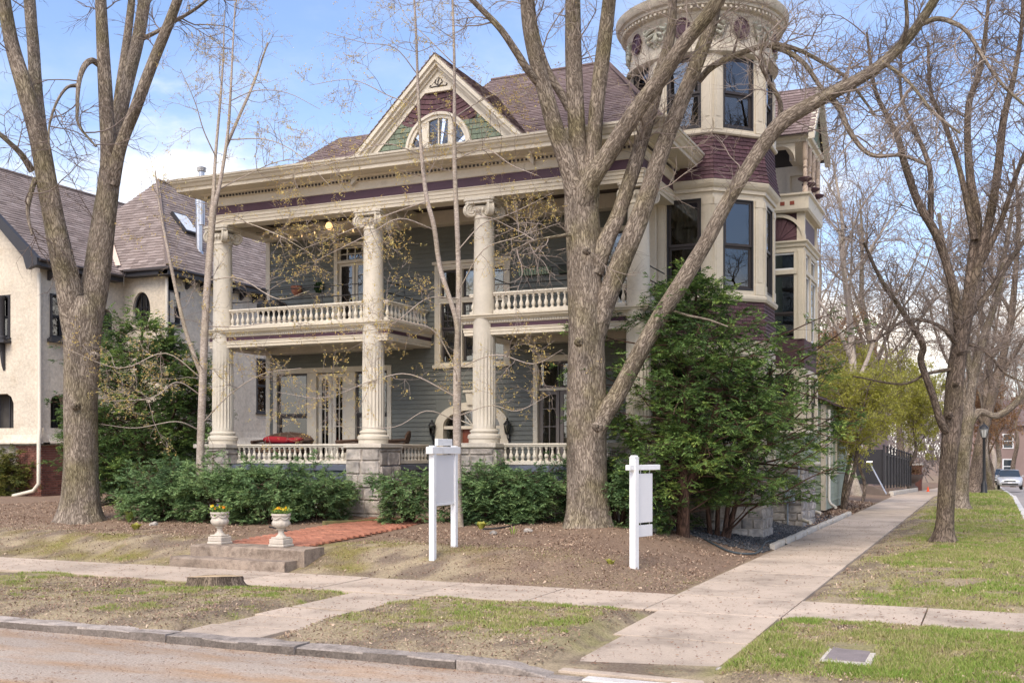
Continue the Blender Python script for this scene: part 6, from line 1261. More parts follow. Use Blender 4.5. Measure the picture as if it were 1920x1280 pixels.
# ---- yews
def conifer(name, label, cat_, base, stems, cen, rad, n1, m, seed, group=None, cull=None, per2=11, per3=5, leaf=.075, up=.1, l2=.75, tone0=0., lmin=.35, spray=6):
    g = np.random.default_rng(seed); root = thing(name, label, cat_, base, group); cen = np.array(cen); rad = np.array(rad); paths = []
    for k, Q in enumerate(stems):
        c = catm(Q, 6); v, f, uv = tube_np(c[:, :3], c[:, 3], 12, .06, 0, seed + k); obj('trunk', np_mesh('trunk', v, f, uv=uv, smooth=True), BARKY, root); paths.append(c[:, :3])
    allp = np.concatenate(paths); i = g.integers(int(len(allp) * .06), len(allp), n1); S0 = allp[i]; a = g.uniform(0, 2 * np.pi, n1); D = np.stack([np.cos(a), np.sin(a), g.normal(.12, .42, n1)], -1); D /= np.linalg.norm(D, axis=1, keepdims=True)
    o = (S0 - cen) / rad; dd = D / rad; A = (dd * dd).sum(1); B = (o * dd).sum(1); Cc = (o * o).sum(1) - 1; disc = np.maximum(0, B * B - A * Cc); L_ = np.maximum(lmin, (-B + np.sqrt(disc)) / A) * g.uniform(.62, 1.06, n1)
    P1, R1 = grow(S0, D, L_, np.clip(L_ * .010, .008, .028), 7, .16, up, seed + 1, .25); s2, d2, t2, i2 = kids(P1, per2, .22, 1., seed + 2, .75, .8, .05); d2[:, 2] *= .55
    P2, R2 = grow(s2, d2, l2 * g.uniform(.4, 1.1, len(s2)) * (1.1 - .55 * t2), np.full(len(s2), .005), 5, .16, -.12, seed + 3, .3); ok = np.ones(len(P2), bool)
    if cull is not None: ok = ~cull(P2[:, -1]); P2, R2 = P2[ok], R2[ok]; k1 = ~cull(P1[:, -1]); P1, R1 = P1[k1], R1[k1]
    v, f = cat([tubes(P1, R1, 5), tubes(P2, R2, 3)]); tag(obj('branches', np_mesh('branches', v, f), BARKY, root), kind='stuff')
    s3, d3, t3, i3 = kids(P2, per3, .1, 1., seed + 4, .8, .8, 0.); d3[:, 2] *= .4
    n3 = len(s3); bn = g.normal(0, .17, n1); bt_ = bn[i2][ok][i3]; L3 = .26 * g.uniform(.5, 1.2, n3) * (1.15 - .5 * t3); d3 /= np.linalg.norm(d3, axis=1, keepdims=True) + 1e-9; side = np.cross(d3, np.array([0, 0, 1.]) + g.normal(0, .35, (n3, 3))); side /= np.linalg.norm(side, axis=1, keepdims=True) + 1e-9
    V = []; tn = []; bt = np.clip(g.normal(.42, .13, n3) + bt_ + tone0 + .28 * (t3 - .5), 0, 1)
    for q in range(spray):
        fr = (q + .6) / spray; b0_ = s3 + d3 * (L3 * fr)[:, None]; b0_[:, 2] -= .10 * L3 * fr * fr
        for sgn in (-1, 1):
            dr = d3 * .75 + side * sgn * .7 + g.normal(0, .16, (n3, 3)); ll = (leaf * (1.15 - .5 * fr) * g.uniform(.7, 1.3, n3))[:, None]; wv = np.cross(dr, g.normal(0, .5, (n3, 3)) + np.array([0, 0, 1.])); wv /= np.linalg.norm(wv, axis=1, keepdims=True) + 1e-9
            V.append(np.stack([b0_, b0_ + dr * ll * .5 + wv * ll * .17, b0_ + dr * ll, b0_ + dr * ll * .5 - wv * ll * .17], 1)); tn.append(np.clip(bt + .12 * fr + g.normal(0, .08, n3), 0, 1))
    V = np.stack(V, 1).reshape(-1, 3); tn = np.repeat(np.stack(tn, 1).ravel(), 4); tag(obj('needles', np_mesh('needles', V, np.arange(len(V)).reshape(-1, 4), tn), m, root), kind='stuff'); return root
def cull_house(p):
    x, y, z = p.T; c = (z < 1.0) & (x > -6.15); c |= (y > 24.3) & (x < -6.4); dx, dy = x - TC.x, y - TC.y; c |= np.maximum.reduce([np.abs(dx), np.abs(dy), (np.abs(dx) + np.abs(dy)) / math.sqrt(2)]) < TA + .12; c |= (y > 29.8) & (x < -4.5); c |= (y > 25) & (x < -4.8); return c
yb = W(1280, 998, 22.8)
conifer('yew_tree', 'dark green yew tree with a single thick trunk right of the hanging white sign', 'tree', yb, [[(yb.x, yb.y, yb.z - .2, .15), (yb.x + .03, yb.y, 1.4, .12), (yb.x, yb.y + .2, 2.8, .09), (yb.x + .2, yb.y + .1, 4.4, .05), (yb.x + .3, yb.y, 5.6, .02)], [(yb.x + .02, yb.y, 1.2, .08), (yb.x + .5, yb.y - .1, 2.2, .06), (yb.x + .9, yb.y, 3.4, .03)]], (yb.x - .2, yb.y - .1, 3.1), (2.6, 1.8, 2.65), 230, YEW, 71, cull=cull_house, per2=10)
y2 = W(1345, 996, 24.0)
conifer('yew_tree', 'wide green yew with several slim stems rising in front of the tower corner', 'tree', y2, [[(y2.x + dx, y2.y, .15, .06), (y2.x + dx * 1.8, y2.y + dy * .3, 1.3, .05), (y2.x + dx * 3, y2.y + dy, 2.8, .035), (y2.x + dx * 3.4, y2.y + dy * 1.2, 4.2, .012)] for dx, dy in ((-.15, .1), (0, .3), (.14, .9), (.22, 1.8))] + [[(y2.x + .1, y2.y, .2, .05), (y2.x + .5, y2.y + 1.2, 1.6, .04), (y2.x + .9, y2.y + 3, 3.0, .02)]], (y2.x + .75, y2.y + 1.2, 3.4), (2.4, 4.4, 2.6), 155, YEW, 72, cull=cull_house, per2=10, tone0=.05)
y3 = onZ(262, 952, .5)
conifer('yew_tree', 'tall dark yew standing between the stucco house and the columned porch', 'tree', y3, [[(y3.x, y3.y, .3, .22), (y3.x + .1, y3.y, 1.5, .16), (y3.x - .1, y3.y, 3.5, .1), (y3.x + .1, y3.y, 5.6, .03)], [(y3.x, y3.y, 1.0, .09), (y3.x - .8, y3.y, 2.0, .06), (y3.x - 1.6, y3.y, 2.8, .03)], [(y3.x, y3.y, 1.2, .09), (y3.x + .9, y3.y, 2.4, .06), (y3.x + 1.7, y3.y, 4.4, .02)]], (y3.x, y3.y, 3.2), (2.7, 1.9, 2.9), 330, YEW, 73, per2=12, cull=lambda p: (p[:, 0] > -18.9) & (p[:, 1] > 23.5), tone0=-.04)
GH_ = 'low spreading yews along the porch'
def hedge(px, pyb, d, rx, ry, h, seed, lab, tone=0., n=75, m=YEWB):
    p = W(px, pyb, d); z0 = gzs(p.x, p.y); st_ = []
    for k in range(6): a = k * 1.05 + .3; st_.append([(p.x + .05 * math.cos(a), p.y + .05 * math.sin(a), z0 - .1, .05), (p.x + .35 * rx * math.cos(a), p.y + .35 * ry * math.sin(a), z0 + h * .35, .035), (p.x + .75 * rx * math.cos(a), p.y + .7 * ry * math.sin(a), z0 + h * .62, .015)])
    return conifer('yew_shrub', lab, 'shrub', (p.x, p.y, z0), st_, (p.x, p.y, z0 + h * .42), (rx, ry, h * .62), n, m, seed, GH_, cull=lambda q: (q[:, 1] > 22.2) & (q[:, 0] > -18.6) | (q[:, 2] < z0 - .02) | (q[:, 0] > -13.55) & (q[:, 0] < -11.35) & (q[:, 1] > 21.0), per2=8, per3=5, l2=.6, lmin=.25, tone0=tone)
hedge(300, 960, 25.6, 1.05, .9, 1.45, 81, 'low blue green yew left of the slender young tree', .02)
hedge(420, 965, 25.0, 1.15, .95, 1.6, 82, 'low blue green yew behind the left flower urn', .05, 85)
hedge(505, 965, 24.6, 1.05, .95, 1.5, 83, 'low blue green yew behind the right flower urn', .03, 80)
hedge(592, 960, 24.8, .95, .85, 1.35, 84, 'low yew between the right urn and the stone pier', -.02)
hedge(765, 965, 24.2, .75, .75, 1.5, 85, 'low yew right of the brick path, against the stone pier', -.02, 60)
hedge(905, 985, 23.7, 1.05, .8, 1.55, 86, 'broad low yew behind the twin stemmed young tree', -.05, 85)
hedge(1005, 985, 23.5, .95, .8, 1.5, 87, 'low yew just left of the large furrowed trunk', -.06, 75)
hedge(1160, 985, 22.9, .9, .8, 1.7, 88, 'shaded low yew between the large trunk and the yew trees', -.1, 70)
p = onZ(28, 938, .42); conifer('olive_shrub', 'round olive green shrub at the left edge against the stucco house', 'shrub', p, [[(p.x, p.y, .3, .06), (p.x + .2, p.y, 1.0, .04), (p.x + .4, p.y, 1.7, .02)], [(p.x, p.y, .3, .06), (p.x - .4, p.y, 1.0, .04), (p.x - .7, p.y, 1.6, .02)]], (p.x - .1, p.y - .1, 1.25), (1.4, 1.0, 1.15), 150, OLIVE, 91, per2=8, l2=.5, tone0=.0, lmin=.25)
# small plants in the beds
def tuft(px, py, z, n, h, wd, m, name, lab, seed, cat_='plant'):
    p = onZ(px, py, z); z = gzs(p.x, p.y); g = random.Random(seed); b = MB()
    for k in range(n):
        a = g.uniform(0, 6.28); l = h * g.uniform(.6, 1.1); s = g.uniform(.25, .9); q = Vector((math.cos(a), math.sin(a), 0)); sd_ = Vector((-q.y, q.x, 0)) * wd * g.uniform(.7, 1.2); c = Vector((p.x, p.y, z - .01)) + q * .03
        A0, A1, A2 = c, c + q * l * s * .5 + Vector((0, 0, l * .65)), c + q * l * s + Vector((0, 0, l * .8)); i = b.pts([A0 - sd_ * .5, A0 + sd_ * .5, A1 + sd_, A1 - sd_, A2]); b.f += [(i, i + 1, i + 2, i + 3), (i + 3, i + 2, i + 4)]
    o = b.mesh(name); at = o.attributes.new('tone', 'FLOAT', 'POINT'); at.data.foreach_set('value', np.random.default_rng(seed).uniform(.55, 1, len(o.vertices)).astype(np.float32)); return tag(obj(name, o, m), lab, cat_)
tuft(243, 980, .46, 34, .34, .018, GRASS, 'daylily_tuft', 'green strappy tuft in the mulch right of the forked tree', 5); tuft(255, 990, .45, 16, .2, .05, SPRING, 'leafy_weed', 'pale broad leaved weed beside the strappy tuft', 6)
tuft(697, 968, .5, 26, .16, .06, GRASS, 'leafy_weed', 'low green weed at the foot of the stone pier', 7); tuft(902, 996, .45, 18, .2, .05, SPRING, 'leafy_weed', 'small bright green weed below the broad low yew', 8); tuft(962, 1004, .45, 10, .22, .012, GRASS, 'grass_sprout', 'few upright green blades in the mulch left of the large trunk', 9); tuft(1145, 1062, .15, 14, .12, .035, SPRING, 'leafy_weed', 'tiny weed in bare soil just left of the hanging sign', 10)

# distant woods closing the horizon, and bare trees across the street behind the camera (seen in the window glass)
g = np.random.default_rng(77); n = 9500; X0 = g.uniform(-110, 110, n); Y0 = g.uniform(170, 200, n); hh = 15 + 9 * fbm(X0 * .09, Y0 * .05) + 0 * X0
S0 = np.stack([X0, Y0, -3.4 + g.uniform(0, .75, n) * hh], -1); D0 = np.stack([g.normal(0, .5, n), g.normal(0, .5, n), np.full(n, .9)], -1); P1, R1 = grow(S0, D0, g.uniform(2.5, 5.5, n), np.full(n, .10), 4, .35, .1, 78)
s2, d2, t2, i2 = kids(P1, 5, .2, 1, 79, .8, .7); P2, R2 = grow(s2, d2, g.uniform(.8, 2.2, len(s2)), np.full(len(s2), .045), 3, .3, .1, 80); v, f = cat([tubes(P1, R1, 3), tubes(P2, R2, 3)])
tag(obj('distant_woods', np_mesh('distant_woods', v, f), mat('hazy_twigs', (.30, .25, .235), .95, .2, .2)), 'hazy mass of bare woods closing the end of the streets', 'woods', kind='stuff')
for k, (src, x, y, rz) in enumerate(((tall, -16, -14, 1.1), (tall2, -9, -18, 2.2), (tall3, 3, -15, .3), (tall2, 16, -12, 4.0), (tall, 9, -24, 3.1), (tall3, -24, -20, 5.1))): copy_tree(src, (x, y, -.1), rz, 'bare street tree across the road, seen as reflections in the tower windows')['group'] = 'bare trees across the road'
# ================================================================== street and garden things
# two post sign
p1, p2 = onZ(818, 1043, .30), onZ(853, 1018, .45); sx_ = (p1.x + p2.x) / 2; ya, yb_ = p1.y, p1.y + .82
g1, g2 = gzs(sx_, ya), gzs(sx_, yb_)
sg = thing('yard_sign', 'white two post yard sign with blank grey panel and stepped top', 'sign', (sx_, (ya + yb_) / 2, g1))
MB().box(sx_ - .05, sx_ + .05, ya - .05, ya + .05, g1 - .2, 2.22).build('post', WHITE, sg, bevel=.006); MB().box(sx_ - .05, sx_ + .05, yb_ - .05, yb_ + .05, g2 - .2, 2.22).build('post', WHITE, sg, bevel=.006)
MB().box(sx_ - .022, sx_ + .022, ya + .051, yb_ - .051, 1.22, 2.06).build('panel', PANELW, sg, bevel=.004)
MB().box(sx_ - .065, sx_ + .065, ya - .13, yb_ + .13, 2.075, 2.20).build('header', WHITE, sg, bevel=.006); MB().box(sx_ - .03, sx_ + .03, ya + .051, yb_ - .051, 1.17, 1.218).build('rail', WHITE, sg, bevel=.004)
MB().box(sx_ - .03, sx_ + .03, ya + .13, yb_ - .13, 2.2205, 2.34).build('top_board', WHITE, sg, bevel=.006)
b = MB()
for y in (ya, yb_):
    for z in (.55, 1.0): b.lathe([(.0, z), (.01, z + .008), (0, z + .016)], 6, c=(sx_ + .052, y), caps=False)
b.build('bolt', METAL, sg)
# hanging sign
q0 = onZ(1189, 1056, .22); gz0 = gzs(q0.x, q0.y); tip = Vector((.24, .85, 0)); M = frameM((q0.x, q0.y, 0), 0); ang = math.atan2(tip.y, tip.x)
Mh = Matrix.Translation((q0.x, q0.y, 0)) @ Matrix.Rotation(ang, 4, 'Z')
hs = thing('hanging_sign', 'white single post sign with side arm and two blank hanging panels', 'sign', (q0.x, q0.y, gz0))
MB(Mh).box(-.06, .06, -.06, .06, gz0 - .2, 2.0).build('post', WHITE, hs, bevel=.006); MB(Mh).prism([(-.068, -.068, 2.001), (.068, -.068, 2.001), (.068, .068, 2.001), (-.068, .068, 2.001)], (0, 0, .02)).prism([(-.05, -.05, 2.022), (.05, -.05, 2.022), (.05, .05, 2.022), (-.05, .05, 2.022)], (0, 0, .03)).build('post_cap', WHITE, hs, bevel=.012)
MB(Mh).box(-.20, .76, -.045, .045, 1.80, 1.89).build('arm', WHITE, hs, bevel=.006)
pn = MB(Mh).box(.12, .56, -.012, .012, .90, 1.74).build('panel', PANELW, hs, bevel=.004); MB(Mh).box(.12, .56, -.012, .012, .66, .86).build('rider_panel', PANELW, hs, bevel=.004)
b = MB(Mh)
for x in (.20, .48): b.tube([(x, 0, 1.80), (x, 0, 1.74)], .006, 5); b.tube([(x, 0, .90), (x, 0, .86)], .006, 5)
b.build('hook', METAL, hs)
# urns with pansies
FL = leafmat('pansy_petals', [(0, (.65, .20, .02)), (.45, (.75, .48, .02)), (.8, (.75, .62, .10)), (1, (.10, .06, .16))], .2)
PANS = leafmat('pansy_leaves', [(0, (.06, .11, .03)), (.6, (.13, .22, .05)), (1, (.24, .33, .08))])
def urn(px, py, lab):
    p = onZ(px, py, .385); u = thing('stone_urn', lab, 'urn', (p.x, p.y, .385), 'cast stone urns on the top step'); x, y, z = p.x, p.y, .385
    b = MB(); b.box(x - .19, x + .19, y - .19, y + .19, z, z + .055); b.prism([(x - .175, y - .175, z + .056), (x + .175, y - .175, z + .056), (x + .175, y + .175, z + .056), (x - .175, y + .175, z + .056)], (0, 0, .10)); b.box(x - .15, x + .15, y - .15, y + .15, z + .157, z + .19); b.build('pedestal', URN, u, bevel=.012)
    MB().lathe([(.12, z + .191), (.10, z + .21), (.065, z + .25), (.055, z + .29), (.06, z + .32), (.095, z + .34), (.10, z + .36)], 24, c=(x, y)).build('stem', URN, u, smooth=50)
    n = 48; prof = [(.085, .361), (.15, .39), (.185, .43), (.19, .475), (.178, .50), (.168, .52), (.17, .60), (.20, .615), (.20, .655), (.175, .655), (.165, .60)]; b = MB(); v = []
    for r, h in prof:
        for k in range(n): a = 2 * math.pi * k / n; rr = r * (1 + (.03 * math.cos(12 * a) if h < .5 else 0)); v.append((x + rr * math.cos(a), y + rr * math.sin(a), z + h))
    b.v = v; b.f = [(q * n + k, q * n + (k + 1) % n, (q + 1) * n + (k + 1) % n, (q + 1) * n + k) for q in range(len(prof) - 1) for k in range(n)]; bo = b.build('bowl', URN, u, smooth=50)
    b = MB()
    for k in range(6):
        a0 = k * math.pi / 3; P = [(x + .188 * math.cos(a0 + t * math.pi / 3), y + .188 * math.sin(a0 + t * math.pi / 3), z + .60 - .055 * math.sin(math.pi * t)) for t in np.linspace(0, 1, 7)]; b.tube(P, .010, 5)
    b.build('swag', URN, bo); MB().lathe([(.0, z + .60), (.17, z + .60), (.0, z + .64)], 16, c=(x, y), caps=False).build('soil', CHIPS, u)
    g = np.random.default_rng(int(px)); m = 130; a = g.uniform(0, 6.28, m); r = .17 * np.sqrt(g.random(m)); C0 = np.stack([x + r * np.cos(a), y + r * np.sin(a), z + .64 + g.uniform(0, .09, m)], -1)
    v, f, tn = leaves(C0, .055, 4, .02, int(px) + 1, .8); tag(obj('foliage', np_mesh('foliage', v, f, np.clip(tn + .1, 0, 1)), PANS, u), kind='stuff')
    for k in range(10):
        a_, r_ = rnd.uniform(0, 6.28), .18 * math.sqrt(rnd.random()); cx, cy, cz = x + r_ * math.cos(a_), y + r_ * math.sin(a_), z + .72 + rnd.uniform(0, .07); b = MB(); tn0 = rnd.choice((.05, .35, .5, .5, .7, 1.0 if rnd.random() < .6 else .4))
        for q in range(5):
            t = q * 1.2566 + rnd.random(); d = Vector((math.cos(t), -.45, math.sin(t))).normalized() * .030; sd_ = Vector((-math.sin(t), 0, math.cos(t))) * .02; c = Vector((cx, cy, cz)); b.poly([c, c + d * .6 + sd_, c + d * 1.1, c + d * .6 - sd_])
        me = b.mesh('pansy'); at = me.attributes.new('tone', 'FLOAT', 'POINT'); at.data.foreach_set('value', np.full(len(me.vertices), tn0, np.float32)); obj('pansy', me, FL, u)
    u.scale = (.88, .88, .92); return u
urn(412, 1019, 'cast stone urn of orange pansies on the top step, nearer the slender tree'); urn(527, 1024, 'cast stone urn of yellow pansies on the top step, beside the brick path')
# stump
p = onZ(404, 1100, .03); sm = thing('tree_stump', 'low sawn tree stump with pale cut top in the boulevard grass', 'stump', (p.x, p.y, .03))
n = 40; v = []; rows = [(-.08, .60), (.0, .50), (.06, .44), (.14, .405), (.22, .39), (.25, .385)]
for q, (z, r) in enumerate([(z_ * .68, r_) for z_, r_ in rows]):
    for k in range(n): a = 2 * math.pi * k / n; rr = r * (1 + .07 * math.sin(3 * a + 1) + .05 * math.sin(5 * a) + (.03 * rnd.uniform(-1, 1)) + (.10 * max(0, math.sin(4 * a)) if q < 2 else 0)); v.append((p.x + rr * math.cos(a), p.y + rr * math.sin(a), .03 + z + (.03 * math.cos(a + 1) if q == 5 else 0)))
f = [(q * n + k, q * n + (k + 1) % n, (q + 1) * n + (k + 1) % n, (q + 1) * n + k) for q in range(5) for k in range(n)]; uv = [c for q in range(5) for k in range(n) for c in ((k / n * 2.5, q * .06), ((k + 1) / n * 2.5, q * .06), ((k + 1) / n * 2.5, q * .06 + .06), (k / n * 2.5, q * .06 + .06))]
obj('bark', np_mesh('bark', v, f, uv=uv, smooth=True), BARKR, sm)
CUT = mat('sawn_wood', (.52, .38, .23), .9, .15, 14, .2, 90, dirt=((.34, .22, .13), .5, .75, 7)); b = MB(); b.v = [v[5 * n + k] for k in range(n)] + [(p.x, p.y, .215)]; b.f = [(k, (k + 1) % n, n) for k in range(n)]; b.build('cut_face', CUT, sm)
# timber edging, hoses, utility cover
A0, A1 = onZ(606, 985, .47), onZ(722, 975, .53); b = MB(); d = (A1 - A0); ang = math.atan2(d.y, d.x); Mx = Matrix.Translation(A0) @ Matrix.Rotation(ang, 4, 'Z'); b.M = Mx; Ln = math.hypot(d.x, d.y); b.box(0, Ln, -.06, .06, -.12, .10)
tag(b.build('timber_edging', mat('mossy_timber', (.16, .14, .06), .9, .25, 6, .2, 40, .4, 40), bevel=.012), 'mossy timber edging beam along the left side of the brick path', 'edging')
def hose(pts, r, m, lab, name='garden_hose'):
    Q = [onZ(px, py, z) for px, py, z in pts]; P = catm([(q.x, q.y, gzs(q.x, q.y) + r + .005) for q in Q], 7); tag(MB().tube([tuple(p) for p in P], r, 8).build(name, m, smooth=60), lab, 'hose')
hose([(1295, 1005, .25), (1330, 1014, .22), (1370, 1024, .18), (1410, 1030, .12), (1425, 1026, .1), (1436, 1014, .1), (1455, 1013, .08), (1478, 1017, .05)], .022, mat('slate_hose', (.05, .065, .075), .5), 'slate grey hose curving over the mulch from the yew to the sidewalk edging')
hose([(905, 997, .45), (950, 996, .45), (1000, 988, .46), (1050, 987, .45), (1066, 990, .45)], .018, IRON, 'black soaker hose lying in the mulch left of the large trunk'); hose([(505, 988, .47), (545, 992, .46), (580, 990, .46), (606, 988, .46)], .018, IRON, 'black edging hose in the mulch between the right urn and the timber'); hose([(185, 955, .5), (215, 952, .5), (245, 949, .5)], .018, IRON, 'short black hose under the tall dark yew')
A0, A1 = onZ(1451, 962, .35), onZ(1520, 983, .16); pe = tag(MB().tube([A0 + Vector((0, 0, .12)), A1 + Vector((0, 0, .05))], .05, 10).build('drain_extension', IVORY, smooth=60), 'cream drain pipe extension lying on the gravel in front of the tower', 'pipe')
A0, A1 = onZ(1533, 940, .15), onZ(1572, 941, .12); tag(MB().box(min(A0.x, A1.x), max(A0.x, A1.x), A0.y, A0.y + .1, .2, .28).build('drain_extension', IVORY, bevel=.01), 'short white drain pipe by the green rear wing', 'pipe')
c = Vector((-1.28, 11.15, gzs(-1.28, 11.15) + .0)); cv = thing('utility_cover', 'square concrete utility cover set in the grass at the corner', 'cover', (c.x, c.y, .03)); MB().box(c.x - .23, c.x + .25, c.y - .52, c.y + .50, c.z - .1, c.z + .012).build('cover_frame', CAPST, cv, bevel=.01); MB().box(c.x - .19, c.x + .19, c.y - .40, c.y + .46, c.z - .05, c.z + .018).build('cover_plate', mat('grey_cover_plate', (.21, .175, .17), .8, .15, 6, .15, 60), cv, bevel=.006)
for px, py, z, s, lab in ((1350, 1251, .0, .05, 'small dark stone on the foot of the ramp'), (925, 1003, .46, .09, 'pale round stone in the mulch by the twin stemmed tree'), (990, 1000, .46, .10, 'grey stone in the mulch left of the large trunk'), (330, 1028, .3, .09, 'flat grey stone in the moss left of the steps'), (289, 984, .45, .10, 'grey stone in the mulch right of the strappy tuft')):
    q = onZ(px, py, z); b = bmesh.new(); bmesh.ops.create_icosphere(b, subdivisions=2, radius=s)
    for v_ in b.verts: v_.co *= 1 + .25 * (math.sin(v_.co.x * 40 + px) * math.cos(v_.co.y * 33)); v_.co.z *= .6
    me = bpy.data.meshes.new('garden_stone'); b.to_mesh(me); b.free(); tag(obj('garden_stone', me, STONE, None, (q.x, q.y, gzs(q.x, q.y) + s * .25)), lab, 'stone', 'loose stones in the yard')
# gas meter
q = onY(1481, 930, BY - .12); gm = thing('gas_meter', 'grey gas meter with bent pipe on the stone foundation of the side bay', 'meter', (q.x, q.y, q.z - .2)); GREYM = mat('meter_grey', (.23, .26, .29), .5, .1, 5)
MB().box(q.x - .14, q.x + .14, q.y - .1, q.y + .06, q.z - .18, q.z + .12).build('meter_body', GREYM, gm, bevel=.03); MB().lathe([(.07, q.z + .121), (.07, q.z + .16), (.02, q.z + .18)], 12, c=(q.x, q.y)).build('meter_cap', GREYM, gm)
MB().tube([(q.x - .08, q.y, q.z + .12), (q.x - .08, q.y, q.z + .42), (q.x - .02, q.y, q.z + .5), (q.x + .18, q.y, q.z + .5), (q.x + .24, q.y, q.z + .58), (q.x + .24, q.y, q.z + .9)], .028, 8).tube([(q.x - .06, q.y, q.z - .15), (q.x - .06, q.y, -.1)], .024, 8).build('gas_pipe', GREYM, gm, smooth=50)
# porch lanterns either side of the arch
def lantern(px, py, lab):
    q = onY(px, py, WY - .14); l = thing('porch_lantern', lab, 'lantern', (q.x, q.y, q.z - .25), 'lanterns beside the arched door'); x, y, z = q.x, q.y, q.z
    MB().lathe([(.0, z - .16), (.05, z - .14), (.06, z - .11)], 8, c=(x, y)).build('lantern_base', IRON, l); MB().lathe([(.058, z - .108), (.085, z + .10)], 6, c=(x, y)).build('lantern_glass', GLASS, l); MB().lathe([(.11, z + .101), (.09, z + .13), (.04, z + .19), (.02, z + .21), (.03, z + .24), (0, z + .26)], 8, c=(x, y)).build('lantern_cap', IRON, l)
    b = MB()
    for k in range(6): a = k * math.pi / 3; b.tube([(x + .06 * math.cos(a), y + .06 * math.sin(a), z - .11), (x + .09 * math.cos(a), y + .09 * math.sin(a), z + .10)], .008, 4)
    b.tube([(x, WY - .03, z - .30), (x, WY - .08, z - .28), (x, y, z - .22), (x, y, z - .15)], .014, 6); b.box(x - .04, x + .04, WY - .035, WY - .01, z - .42, z - .16); b.build('lantern_bracket', IRON, l)
lantern(810, 805, 'black lantern at the left side of the arched doorway'); lantern(951, 803, 'black lantern at the right side of the arched doorway')
# porch ceiling light, string lights, pot, wreath, planters
LIT = bpy.data.materials.new('lit_bulb'); LIT.use_nodes = True; bs = LIT.node_tree.nodes['Principled BSDF']; bs.inputs['Emission Color'].default_value = (1, .62, .28, 1); bs.inputs['Emission Strength'].default_value = .9
q = onY(617, 424, 23.4); gl = thing('globe_lamp', 'glowing globe lamp under the upper porch ceiling', 'lamp', q); MB().lathe([(0, q.z - .10), (.06, q.z - .085), (.10, q.z), (.06, q.z + .085), (.03, q.z + .1)], 16, c=(q.x, q.y)).build('globe', LIT, gl, smooth=60); MB().lathe([(.05, q.z + .10), (.05, q.z + .14), (.012, q.z + .15), (.012, 8.25)], 10, c=(q.x, q.y)).build('stem', IRON, gl)
sl2 = thing('string_lights', 'sagging string of small warm bulbs under the upper porch ceiling', 'string lights', onY(600, 430, 23.2)); P = [tuple(onY(px, py, 23.1)) for px, py in ((480, 436), (520, 440), (545, 443), (566, 440), (590, 434), (625, 428), (644, 432), (662, 430), (680, 424))]; P2 = [tuple(x) for x in catm(P, 5)]; MB().tube(P2, .008, 4).build('wire', IRON, sl2)
blb = MB().lathe([(0, -.07), (.014, -.05), (.013, -.01), (.008, 0)], 8, caps=False).mesh('bulb', smooth=60); blb.materials.append(LIT)
for k in range(1, len(P) - 1): obj('bulb', blb, None, sl2, P[k])
q = onY(559, 545, WY - .1); tag(MB().lathe([(.06, q.z - .14), (.13, q.z - .05), (.155, q.z + .05), (.16, q.z + .10), (.13, q.z + .12), (.02, q.z + .12)], 16, c=(q.x, WY - .18)).build('wall_pot', TERRA, smooth=45), 'round terracotta pot hung on the upper porch wall', 'pot')
q = onY(598, 539, WY - .08); g = np.random.default_rng(5); a = g.uniform(0, 6.28, 260); C0 = np.stack([q.x + .10 * np.cos(a), np.full(260, q.y) + g.normal(0, .015, 260), q.z + .10 * np.sin(a)], -1); v, f, tn = leaves(C0, .06, 2, .012, 8); tag(obj('wall_wreath', np_mesh('wall_wreath', v, f, tn * .3), YEW), 'small dark wreath on the upper porch wall', 'wreath')
def planter(px, py, wdt, lab):
    q = onY(px, py, 22.5); o = thing('rail_planter', lab, 'planter', q, 'planters on the iron rail'); b = MB(); x, y, z = q.x, 22.42, 6.30
    for s in np.linspace(-wdt, wdt, 13): b.tube([(x + s, y + .12, z), (x + s, y + .1, z - .16), (x + s, y, z - .22), (x + s, y - .1, z - .16), (x + s, y - .12, z)], .008, 4)
    for yy in (-.12, .12): b.tube([(x - wdt, y + yy, z), (x + wdt, y + yy, z)], .01, 5)
    b.build('basket', IRON, o); MB().prism([(x - wdt * .97, y - .10, z - .01), (x - wdt * .97, y + .10, z - .01), (x - wdt * .97, y + .08, z - .18), (x - wdt * .97, y - .08, z - .18)], (wdt * 1.94, 0, 0)).build('liner', mat('green_liner', (.10, .14, .10), .9), o)
planter(1006, 508, .38, 'long wire planter with green liner on the right balcony rail'); planter(1063, 507, .14, 'short wire planter next to the tree trunk on the right balcony rail')
